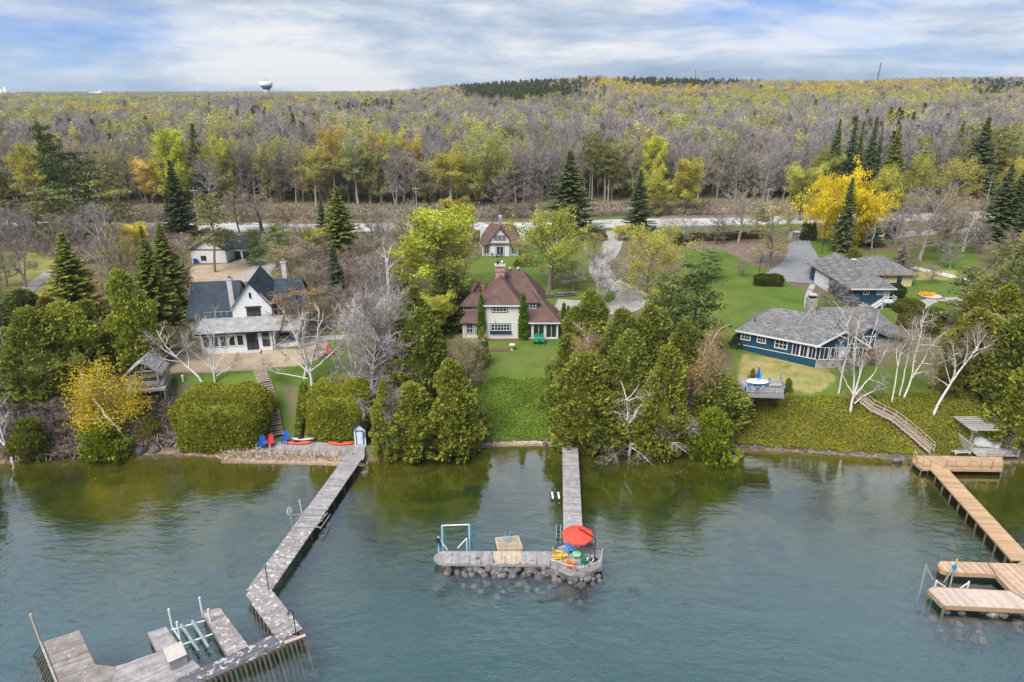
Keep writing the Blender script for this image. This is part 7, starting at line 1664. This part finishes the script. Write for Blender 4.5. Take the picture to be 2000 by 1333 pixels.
cover('undergrowth', 'leafless brown brush on the bank between the cedars and the clipped slope', [[(1310, 780), (1345, 760), (1420, 800), (1420, 868), (1330, 878)]], 60, .8, (.32, .22, .19), .8, 6, TWIG, .4, 1.6, .6)
cover('undergrowth', 'tan brush and dry grass between the road and the wood', [[(-60, 432), (600, 430), (1000, 428), (1300, 422), (2060, 408), (2060, 392), (1500, 398), (1000, 408), (-60, 412)]], 11, .9, (.38, .31, .20), 1.1, 7, TWIG, .8, 1.5, .7)
cover('undergrowth', 'brown thicket behind the white house and along the left of the road', [[(380, 470), (800, 470), (800, 560), (640, 600), (600, 520), (500, 480)], [(0, 452), (380, 452), (360, 500), (140, 520), (0, 480)]], 12, 1.0, (.34, .26, .18), 1.0, 8, TWIG, .6, 1.5, .7)
cover('dry_reeds', 'dry reeds and washed-up sticks on the left beach', [[(440, 886), (500, 886), (560, 890), (700, 893), (690, 903), (560, 903), (430, 900)]], 22, .35, (.55, .44, .30), .7, 9, TWIG, .1, 1.8, 1.0)

# ------------------------------------------------------------------ stairs
def stairs(name, label, pts, width, mat, nstep, rails=(), z_off=.15, rmat=None):
    P_s = [ground(x, y) for x, y in pts]; o = thing(name, label, 'stairs', P_s[0])
    L = [0]
    for a_, b_ in zip(P_s, P_s[1:]): L.append(L[-1]+(b_-a_).length)
    def pt(t):
        s = t*L[-1]; i = max(j for j in range(len(L)) if L[j] <= s+1e-9); i = min(i, len(P_s)-2); return P_s[i].lerp(P_s[i+1], (s-L[i])/(L[i+1]-L[i]))
    for i in range(nstep):
        p, q = pt(i/nstep), pt(min(1, (i+.8)/nstep)); d = q-p; d.z = 0; d.normalize(); n_ = Vector((-d.y, d.x, 0))*width/2; e = d*.15; z = p.z+z_off-P_s[0].z; c = p-P_s[0]; c.z = 0
        B().prism([(v.x, v.y) for v in (c-e-n_, c+e-n_, c+e+n_, c-e+n_)], z-.05, z).build('tread', mat, o)
        if i % 2 == 0: B().prism([(v.x, v.y) for v in (c+e*1.0-n_*.96, c+e*1.12-n_*.96, c+e*1.12+n_*.96, c+e*1.0+n_*.96)], z-.22, z-.051).build('riser', BEAM, o)
    for s in (-1, 1):
        q = []
        for t in np.linspace(0, 1, 9):
            p, p2 = pt(t), pt(min(1, t+.02)) if t < 1 else pt(1); p1 = pt(max(0, t-.02)); d = p2-p1; d.z = 0; d.normalize(); q.append(p-P_s[0]+Vector((-d.y, d.x, 0))*width/2*s*1.02+Vector((0, 0, z_off-.12)))
        for a_, b_ in zip(q, q[1:]): B().bar(a_, b_, .06, .24).build('stringer', rmat or mat, o)
        if s in rails:
            for a_ in q: B().box(a_.x-.05, a_.x+.05, a_.y-.05, a_.y+.05, a_.z-.3, a_.z+1.05).build('rail_post', rmat or mat, o)
            for a_, b_ in zip(q, q[1:]):
                for h in (1.0, .55): B().bar(a_+Vector((0, 0, h)), b_+Vector((0, 0, h)), .06, .07).build('hand_rail', rmat or mat, o)
    return o
SBR = M('brown stair board', (.36, .29, .24), .85, .2, 2.5, .2, 9, rnd=.15)
stairs('plank_stairs', 'long plank stairs running down between the two clipped hedges', [(507, 728), (518, 748), (530, 790), (543, 858)], 1.5, SBR, 30, z_off=.35)
stairs('slope_stairs', 'wooden stairs with handrails zigzagging down the right slope', [(1668, 778), (1700, 806), (1745, 828), (1775, 852), (1818, 890)], 1.1, SBR, 34, (-1, 1), z_off=.7, rmat=M('rail timber', (.42, .33, .26), .85, .2, 2.5, rnd=.1))

# ------------------------------------------------------------------ boathouse at the right shore
o = thing('boathouse', 'open boathouse with a slatted pergola roof at the right shore', 'boathouse', (59.2, 75.6, .9))
GT = M('grey timber', (.34, .325, .31), .9, .22, 2.5, .3, 9, rnd=.12)
for i in range(14): B().box(-2.3, 2.5, -2.2+i*.36, -2.2+i*.36+.34, .0, .05).build('plank', GT, o)
for x in (-2.3, 2.4):
    for y in (-.4, 2.6): B().box(x-.08, x+.08, y-.08, y+.08, 0, 2.6).build('post', GT, o)
for i in range(8): B().box(-2.9, 2.9, -.9+i*.5, -.9+i*.5+.26, 2.85, 2.92).build('slat', GT, o)
for x in (-2.3, 2.4): B().box(x-.07, x+.07, -1.0, 3.1, 2.62, 2.84).build('beam', GT, o)
B().box(-2.9, -2.7, -1.6, 1.6, 0, 1.3).build('side_wall', GT, o); B().box(2.7, 2.95, -2.0, 2.6, -.2, 1.8).build('side_wall', GT, o); B().box(-2.6, 2.7, 2.9, 3.1, 0, 2.6).build('back_wall', GT, o)
for x in np.linspace(-1.2, 2.4, 6): B().box(x, x+.07, -2.3, -2.23, 0, .75).build('baluster', WOODG, o)
B().box(-1.2, 2.5, -2.32, -2.22, .75, .83).build('handrail', WOODG, o)
bt = thing('covered_boat', 'boat under a crumpled grey cover inside the boathouse', 'boat', (59.3, 76.2, .96), -.25)
r = np.random.default_rng(8); g = G(); nu, nv = 28, 14; U = np.linspace(0, 1, nu); Vv = np.linspace(0, math.pi, nv); UU, VV = np.meshgrid(U, Vv, indexing='ij')
wd = .85*np.sin(np.clip(UU*1.05, 0, 1)*math.pi*.92+.18)**.6; zt = .55+.35*np.exp(-((UU-.45)/.22)**2)
Xc = (UU-.5)*3.9; Yc = wd*np.cos(VV); Zc = .12+zt*np.sin(VV)**.7+.035*np.sin(UU*31+VV*5)+.03*np.sin(VV*13+UU*9); i = np.arange(nu-1)[:, None]*nv; j = np.arange(nv-1)[None]
g.add(np.stack([Xc, Yc, Zc], -1).reshape(-1, 3), np.stack([i+j, i+nv+j, i+nv+j+1, i+j+1], -1).reshape(-1, 4)); link('cover', g.mesh('cover', True), M('grey tarpaulin', (.42, .42, .43), .7, .12, 3, .4, 6), bt)
B().prism([(-1.9, -.5), (1.6, -.55), (2.05, 0), (1.6, .55), (-1.9, .5)], 0, .35).build('hull', WHITEP, bt)
# stepped timber and lounge rail beside the boathouse
o = thing('sun_lounger', 'pale folding lounger on the shore platform left of the boathouse', 'lounger', at(1876, 886, 1.0), .1)
for k in range(7): B().box(-1.0+k*.28, -.78+k*.28, -.3, .3, .3, .34).build('slat', WOODG, o)
B().bar((-1.05, -.32, .27), (1.0, -.32, .27), .05).build('frame', WHITEP, o); B().bar((-1.05, .32, .27), (1.0, .32, .27), .05).build('frame', WHITEP, o)
for sx in (-.9, .85): B().path([(sx, -.32, 0), (sx, -.32, .27), (sx, .32, .27), (sx, .32, 0)], .03).build('leg', WHITEP, o)

# ------------------------------------------------------------------ upper deck with the blue parasol
o = thing('upper_deck', 'weathered deck with railings at the edge of the slope below the blue house', 'deck', (0, 0, 7.0)); dkp = [at(x, y, 7.1) for x, y in ((1455, 768), (1532, 770), (1524, 741), (1450, 738), (1440, 752))]
cd = sum(dkp, Vector())/5; o.location = (cd.x, cd.y, 7.05); pl = [((p-cd).x, (p-cd).y) for p in dkp]; fill(o, pl, 0.0, WOODG, .2, .05); skirt(o, pl, -.55, -.02, WOODG, 'skirt_board')
for i in range(2): B().bar(Vector((*pl[0], -.2-i*.22)), Vector((*pl[1], -.2-i*.22)), .11, .17).build('fascia_board', WOODG, o)
ed = [Vector((*pl[k], 0)) for k in (4, 0, 1, 2)]
for a_, b_ in zip(ed, ed[1:]):
    n_ = max(2, int((b_-a_).length/1.2))
    for k in range(n_+1): q = a_.lerp(b_, k/n_); B().box(q.x-.05, q.x+.05, q.y-.05, q.y+.05, 0, .9).build('rail_post', WOODG, o)
    for h in (.88, .55, .25): B().bar(a_+Vector((0, 0, h)), b_+Vector((0, 0, h)), .05, .09).build('rail', WOODG, o)
for k in range(3): B().box(-3.5-.32*k, -3.2-.32*k, -.6, .6, -.2-.22*k, -.14-.22*k).build('step', WOODD, o)
tp_ = at(1478, 755, 7.1); o = thing('patio_table', 'oval white table under the closed blue parasol', 'table', tp_)
B().lathe([(.1, .70), (1.0, .70), (1.03, .74), (.9, .76), (.05, .76)], (0, 0, 0), 20).build('top', WHITEP, o, smooth=True).scale = (1.4, .9, 1)
for a_ in (.7, 2.4, 3.9, 5.5): B().bar((.85*math.cos(a_), .5*math.sin(a_), .70), (1.0*math.cos(a_), .6*math.sin(a_), 0), .06).build('leg', WHITEP, o)
pu = thing('closed_parasol', 'closed blue parasol standing in the oval white table', 'parasol', tp_+Vector((0, 0, .02)))
B().cyl((0, 0, 0), (0, 0, 2.9), .03, 8).build('pole', WHITEP, pu); B().lathe([(.13, 1.15), (.24, 1.3), (.18, 1.8), (.13, 2.3), (.05, 2.75)], (0, 0, 0), 10).build('canopy', paint('parasol blue', (.005, .10, .55)), pu, smooth=True); B().lathe([(.26, 0), (.26, .06)], (0, 0, 0), 12).build('base', DMETAL, pu)
def patio_chair(label, p, rz, mat):
    o = thing('patio_chair', label, 'chair', p, rz); B().box(-.25, .25, -.25, .25, .42, .46).build('seat', mat, o); B().bar((-.0, .26, .46), (0, .36, .95), .5, .03, up=(0, 1, 0)).build('backrest', mat, o)
    for sx in (-.23, .23):
        for sy in (-.22, .24): B().bar((sx, sy, .42), (sx*1.1, sy*1.1, 0), .035).build('leg', WHITEP, o)
        B().box(sx-.03, sx+.03, -.2, .26, .62, .65).build('armrest', WHITEP, o)
BC = paint('patio blue', (.03, .26, .55))
for px, py, rz, lab in ((1463, 763, 2.7, 'blue patio chair at the front left of the oval table'), (1478, 765, 3.1, 'blue patio chair at the front middle of the oval table'), (1492, 763, 3.5, 'blue patio chair at the front right of the oval table'), (1497, 752, -1.5, 'blue patio chair at the right end of the oval table'), (1484, 746, 0., 'blue patio chair behind the oval table')): patio_chair(lab, at(px, py, 7.1), rz, BC)
o = thing('patio_bench', 'grey slatted bench on the bare half of the upper deck', 'bench', at(1514, 758, 7.1), -.1)
for k in range(4): B().box(-.8, .8, -.3+k*.15, -.18+k*.15, .4, .43).build('slat', GT, o)
for sx in (-.7, .7): B().box(sx-.04, sx+.04, -.28, .28, 0, .4).build('leg', GT, o)
B().box(-.8, .8, .3, .33, .55, .85).build('backrest', GT, o)

# ------------------------------------------------------------------ boats and chairs on the left deck
def kayak(name, label, px0, px1, py, z, mat, w=.36, deckm=None):
    a_, b_ = at(px0, py, z), at(px1, py, z); L = (b_-a_).length; o = thing(name, label, 'kayak' if name == 'kayak' else 'canoe', (a_+b_)/2, math.atan2((b_-a_).y, (b_-a_).x))
    n = 17; b = B(); prof = [(-1, .1), (-.7, .30), (0, .36), (.7, .30), (1, .1)]; rows = []
    for i in range(n):
        u = i/(n-1)*2-1; wd_ = w*(1-abs(u)**2.4)+.02; rk = .10*abs(u)**3; rows.append([(u*L/2, -wd_, .16+rk), (u*L/2, -wd_*.55, .02+rk), (u*L/2, wd_*.55, .02+rk), (u*L/2, wd_, .16+rk), (u*L/2, wd_*.5, .28+rk*.8), (u*L/2, -wd_*.5, .28+rk*.8)])
    for r1_, r2_ in zip(rows, rows[1:]):
        for k in range(6): b.poly([r1_[k], r2_[k], r2_[(k+1) % 6], r1_[(k+1) % 6]])
    b.poly(rows[0][::-1]); b.poly(rows[-1]); b.build('hull', mat, o, smooth=True)
    B().lathe([(.24, .27), (.30, .31), (.24, .32)], (-.1, 0, 0), 12).build('cockpit', BLACK, o).scale = (1.5, .8, 1)
RED = paint('red plastic', (.80, .085, .03))
kayak('kayak', 'red kayak lying before the blue chair at the foot of the plank stairs', 557, 608, 867, .95, RED); kayak('kayak', 'red kayak lying left of the boat shed', 641, 692, 868, .95, RED); kayak('canoe', 'grey canoe lying behind the red kayak', 568, 613, 860, 1.0, paint('grey plastic', (.42, .42, .44)), .3)
DB, DR = paint('deep blue paint', (.005, .09, .42)), paint('crimson paint', (.55, .04, .06))
adirondack('adirondack_chair', 'deep blue armchair leftmost on the shore deck', DB, at(513, 875, .92), .15).scale = (1.25,)*3; adirondack('adirondack_chair', 'crimson armchair left of the plank stairs', DR, at(527, 872, .92), -.2).scale = (1.25,)*3; adirondack('adirondack_chair', 'deep blue armchair right of the plank stairs', DB, at(558, 865, .95), -.1).scale = (1.25,)*3
GC = paint('emerald paint', (.0, .20, .12))
for px, lab in ((1047, 'left emerald green lawn armchair before the glazed porch'), (1058, 'right emerald green lawn armchair before the glazed porch')): adirondack('adirondack_chair', lab, GC, ground(px, 672), -.15).scale = (1.25,)*3
adirondack('adirondack_chair', 'red armchair alone on the lawn right of the white house', DR, ground(645, 694), .5).scale = (1.25,)*3
p = ground(1000, 684); o = thing('bird_bath', 'white pedestal bird bath on the middle lawn', 'bird bath', p); B().lathe([(.22, 0), (.12, .12), (.1, .6), (.16, .7)], (0, 0, 0), 10).build('pedestal', CONC, o); B().lathe([(.14, .7), (.45, .82), (.45, .87), (.38, .85), (.05, .80)], (0, 0, 0), 14).build('bowl', WHITEP, o)
p = ground(358, 745); o = thing('garden_statue', 'small white garden post on the lawn left of the leaning birch', 'post', p); B().lathe([(.16, 0), (.12, .1), (.12, .7), (.18, .75), (.05, .95)], (0, 0, 0), 8).build('post', WHITEP, o)
p = ground(970, 503); o = thing('patio_set', 'small teal table on the terrace of the white cottage', 'table', (p.x, 146.9, 8.36)); B().lathe([(.5, .7), (.5, .74)], (0, 0, 0), 12).build('top', TEAL, o); B().cyl((0, 0, 0), (0, 0, .7), .05).build('stem', TEAL, o)
for sx, lab in ((-.95, 'left'), (.95, 'right')):
    o = thing('terrace_chair', 'teal chair %s of the table on the cottage terrace' % lab, 'chair', (p.x+sx, 146.9, 8.36)); B().box(-.22, .22, -.22, .22, .42, .46).build('seat', TEAL, o); B().box(-.22, .22, .2, .24, .46, .95).build('backrest', TEAL, o)
    for lx in (-.2, .2):
        for ly in (-.2, .2): B().box(lx-.02, lx+.02, ly-.02, ly+.02, 0, .42).build('leg', TEAL, o)

# ------------------------------------------------------------------ garden walls, posts, poles
a_, b_ = ground(1066, 582), ground(1122, 578); o = thing('stone_wall', 'low dry-stone wall behind the right end of the middle house', 'wall', a_); d = b_-a_; n_ = 26
for row in range(2):
    for i in range(n_):
        q = d*((i+.5*row+.4)/n_); me_ = rg.choice(ROCKS); s = bpy.data.objects.new('stone', me_); COL.objects.link(s); s.parent = o; s.location = q+Vector((0, 0, .22+.38*row)); s.scale = (.62, .6, .5); s.rotation_euler = (0, 0, rg.uniform(0, 6))
p = ground(1818, 579); o = thing('round_bed', 'round stone-edged flower bed with yellow flowers', 'flower bed', p)
for k in range(26): t = k/26*6.283; s = bpy.data.objects.new('edging_stone', rg.choice(ROCKS)); COL.objects.link(s); s.parent = o; s.location = (2.0*math.cos(t), 1.9*math.sin(t), .06); s.scale = (.5, .5, .35)
B().lathe([(1.9, .02), (1.8, .10), (.2, .16)], (0, 0, 0), 24).build('gravel_fill', M('pale gravel', (.50, .44, .38), .95, .25, 6), o)
g = G(); r = np.random.default_rng(4); n = 700; c = np.stack([r.normal(size=n)*.55-.6, r.normal(size=n)*.35+.3, .2+r.uniform(0, .4, n)], 1); d_ = rdir(r, n); g.quads(c, d_*.07, unit(np.cross(d_, rdir(r, n)))*.07, r.uniform(.8, 1.2, n)); fl = link('flowers', g.mesh('flowers'), LEAF, o); fl.color = (.80, .50, .01, 1); fl['kind'] = 'stuff'
def util_pole(px, py, top, label, arm=True, mat=None, r=.13):
    p = ground(px, py); h = top_z(p, top)-p.z; o = thing('utility_pole', label, 'utility pole', p); B().cyl((0, 0, -.3), (0, 0, h), r, 8, r*.7).build('pole', mat or GT, o)
    if arm: B().box(-1.1, 1.1, -.06, .06, h-.7, h-.55).build('crossarm', GT, o)
    if arm:
        for x in (-1, 0, 1): B().cyl((x, 0, h-.55), (x, 0, h-.35), .05, 6).build('insulator', METAL, o)
    return p+Vector((0, 0, h-.4))
w = [util_pole(388, 436, 368, 'utility pole above the white garage roof'), util_pole(815, 428, 364, 'utility pole left of the round gold tree'), util_pole(1495, 424, 366, 'utility pole at the forest edge left of the yellow willow'), util_pole(1922, 415, 352, 'utility pole beyond the road near the right edge')]
for k, (a_, b_) in enumerate(zip(w, w[1:])):
    pts_ = [a_.lerp(b_, t)-Vector((0, 0, 7*t*(1-t))) for t in np.linspace(0, 1, 14)]; o = B().path(pts_, .03, 4).build('power_line', DMETAL); tag(o, 'power line hanging along the far side of the road, span %s' % ('above the white garage', 'over the middle house', 'over the blue house')[k], 'power line')
util_pole(1605, 496, 428, 'dark lamp pole on the grass beside the asphalt drive', False, DMETAL, .09); util_pole(1701, 478, 425, 'pale pole beside the white two-stemmed birch', False, WHITEP, .1)
p = ground(1483, 532); o = thing('basketball_hoop', 'dark basketball hoop by the asphalt drive', 'basketball hoop', p); B().cyl((0, 0, 0), (0, 0, 3.0), .07).build('pole', DMETAL, o); B().box(.3, .36, -.7, .7, 2.6, 3.5).build('backboard', M('smoked board', (.12, .13, .15), .3, .05), o); B().path([(.6+.22*math.cos(t), .22*math.sin(t), 2.8) for t in np.linspace(0, 6.283, 11)], .02).build('rim', MATS['orange paint'], o)
p = ground(1553, 471); o = thing('gate_pillar', 'dark stone gate pillar at the asphalt drive', 'pillar', p); B().box(-.6, .6, -.5, .5, -.2, 2.1).build('shaft', M('dark stone', (.13, .11, .10), .9, .3, 3, .4, 6), o); B().box(-.7, .7, -.6, .6, 2.1, 2.3).build('cap', CONC, o)
a_, b_ = ground(1150, 425), ground(1330, 421); o = thing('rail_fence', 'dark rail fence along the field beyond the road', 'fence', a_); d = b_-a_; n_ = 13
for i in range(n_+1): q = d*(i/n_); q.z = hz(a_.x+q.x, a_.y+q.y)-a_.z; B().box(q.x-.07, q.x+.07, q.y-.07, q.y+.07, -.2+q.z, 1.3+q.z).build('post', BEAM, o)
for h in (.5, 1.1): B().bar(Vector((0, 0, h)), d+Vector((0, 0, h)), .06, .12).build('rail', BEAM, o)
a_, b_ = ground(1742, 592), ground(1772, 622); o = thing('handrail', 'dark handrail beside the steps right of the blue garage', 'handrail', a_); d = b_-a_; B().bar(Vector((0, 0, .9)), d+Vector((0, 0, .9)), .09).build('rail', DMETAL, o)
for t in (0, .5, 1): q = d*t; B().box(q.x-.05, q.x+.05, q.y-.05, q.y+.05, q.z-.2, q.z+.9).build('post', DMETAL, o)
# felled logs at the forest edge
for i in range(12):
    p = ground(1350+rg.uniform(0, 110), 405+rg.uniform(-4, 8)); a0 = rg.uniform(-.5, .5); L = rg.uniform(2, 5); v = Vector((math.cos(a0), math.sin(a0), 0))*L/2
    o = B().cyl(-v, v, .22, 8, .16).build('felled_log', M('cut log', (.46, .34, .22), .9, .25, 3), None, p+Vector((0, 0, .25))); tag(o, 'felled log lying in the clearing at the edge of the wood', 'log', 'felled logs in the clearing')
for i in range(18):
    side = i % 2; p = ground(rg.uniform(470, 690), rg.uniform(890, 900)) if i < 11 else ground(rg.uniform(935, 1085), rg.uniform(861, 868)); a0 = rg.uniform(-.8, .8); L = rg.uniform(.8, 2.6); v = Vector((math.cos(a0), math.sin(a0), 0))*L/2
    o = B().cyl(-v, v*.2+Vector((0, .05, .08)), .06, 6, .05).cyl(v*.2+Vector((0, .05, .08)), v, .05, 6, .03).build('driftwood', M('driftwood', (.55, .50, .45), .9, .2, 4), None, p+Vector((0, 0, .1))); tag(o, 'bleached driftwood stick on the left beach' if i < 11 else 'bleached driftwood stick on the pebble beach', 'driftwood', 'driftwood left' if i < 11 else 'driftwood middle')
o = B().slab([(-1.5, -.4, .25), (1.4, -.5, .25), (1.9, .0, .35), (1.4, .5, .25), (-1.5, .4, .25)], .22).build('old_raft', WOODT, None, at(150, 884, .1)); o.rotation_euler[2] = .15; tag(o, 'old wooden plank raft pulled up on the left shore', 'raft')

# ------------------------------------------------------------------ far landmarks
def far(px, py, Y): p = atY(px, py, Y); return p
p = far(521, 175, 1000); gz = hz(p.x, p.y); o = thing('water_tower', 'white and blue water tower above the wood', 'water tower', (p.x, p.y, gz)); zt = far(521, 160, 1000).z-gz
B().lathe([(4.2, 0), (3.8, zt-14), (4.2, zt-10)], (0, 0, 0), 16).build('stem', M('tower concrete', (.60, .58, .60), .8, .05), o, smooth=True); B().lathe([(4.2, zt-10), (8.2, zt-5.6)], (0, 0, 0), 24).build('bowl_band', M('tower blue', (.01, .05, .32), .5, .05), o, smooth=True); B().lathe([(8.2, zt-5.55), (8.6, zt-4), (8.5, zt-.6), (7.4, zt), (.5, zt+.2)], (0, 0, 0), 24).build('tank', M('tower white', (.78, .80, .82), .5, .04), o, smooth=True)
for dx, h in ((-3, 4), (-1, 5.5), (1.5, 3)): B().cyl((dx, 0, zt), (dx, 0, zt+h), .25, 6).build('antenna', METAL, o)
def mast(px, top, Y, label, lean=0.):
    p = far(px, 160, Y); gz = hz(p.x, Y); h = far(px, top, Y).z-gz; o = thing('radio_mast', label, 'radio mast', (p.x, Y, gz)); t = .9; b = B()
    for k in range(3): a0 = k*2.094; b.cyl((t*math.cos(a0), t*math.sin(a0), 0), (t*.7*math.cos(a0)+lean, t*.7*math.sin(a0), h), .22, 5)
    b.build('legs', DMETAL, o); b = B(); nb = 22
    for i in range(nb):
        z0, z1 = h*i/nb, h*(i+1)/nb; a0, a1 = i*2.094, (i+1)*2.094; b.cyl((t*.85*math.cos(a0)+lean*i/nb, t*.85*math.sin(a0), z0), (t*.85*math.cos(a1)+lean*i/nb, t*.85*math.sin(a1), z1), .14, 4)
    b.build('lattice', DMETAL, o)
    for z_ in (.78, .86, .97): B().cyl((-1.5+lean*z_, -.8, h*z_), (1.5+lean*z_, -.8, h*z_), .8, 8).build('antenna_drum', METAL, o)
mast(1357, 137, 1150, 'slim radio mast on the ridge left'); mast(1711, 122, 1150, 'taller leaning radio mast on the ridge at right', 3.)
def silo(px, top, Y, r, label, col=(.62, .64, .68)):
    p = far(px, 182, Y); gz = hz(p.x, Y); h = far(px, top, Y).z-gz; o = thing('farm_silo', label, 'silo', (p.x, Y, gz)); B().lathe([(r, 0), (r, h-r*.6)], (0, 0, 0), 14).build('wall', M('silo %g' % r, col, .6, .06), o, smooth=True); B().lathe([(r*1.02, h-r*.6), (r*.7, h-r*.2), (.2, h)], (0, 0, 0), 14).build('dome', M('silo dome', (.70, .72, .75), .4, .05), o, smooth=True)
silo(3, 174, 1850, 4, 'short silo at the left end of the skyline'); silo(12, 170, 1850, 4.5, 'tall pale silo at the left end of the skyline'); silo(197, 177, 1850, 4.5, 'pale silo on the skyline left of the water tower'); silo(203, 180, 1850, 3, 'small silo beside the farm sheds on the skyline')
def barn(px, w, Y, label, wall, roof):
    p = far(px, 184, Y); gz = hz(p.x, Y); o = thing('farm_shed', label, 'farm shed', (p.x, Y, gz)); h = far(px, 183, Y).z-gz; B().box(-w/2, w/2, 0, 14, 0, h).build('wall', wall, o); B().slab([(-w/2-1, -1, h), (w/2+1, -1, h), (w/2+1, 7, h+4), (-w/2-1, 7, h+4)], .6).slab([(w/2+1, 15, h), (-w/2-1, 15, h), (-w/2-1, 7, h+4), (w/2+1, 7, h+4)], .6).build('roof', roof, o)
barn(182, 24, 1850, 'white roofed farm shed on the skyline', TRIM, TRIM); barn(225, 30, 1850, 'red roofed farm shed on the skyline', TRIM, M('red roof', (.42, .12, .09), .7, .1)); barn(22, 22, 1850, 'grey farm shed beside the left silos', METAL, METAL)

# ------------------------------------------------------------------ the air between here and the hills
hm = bpy.data.materials.new('haze'); hm.use_nodes = True; nt = hm.node_tree; nt.nodes.clear()
pv = nn(nt, 'ShaderNodeVolumePrincipled', i_Density=.00011, i_Anisotropy=.2); pv.inputs['Color'].default_value = (.88, .92, 1.0, 1); out = nn(nt, 'ShaderNodeOutputMaterial'); nt.links.new(pv.outputs[0], out.inputs['Volume'])
tag(B().box(-2600, 2600, -150, 2400, -16, 75).build('haze', hm), 'thin bluish haze over the lake and the wood', kind='stuff')
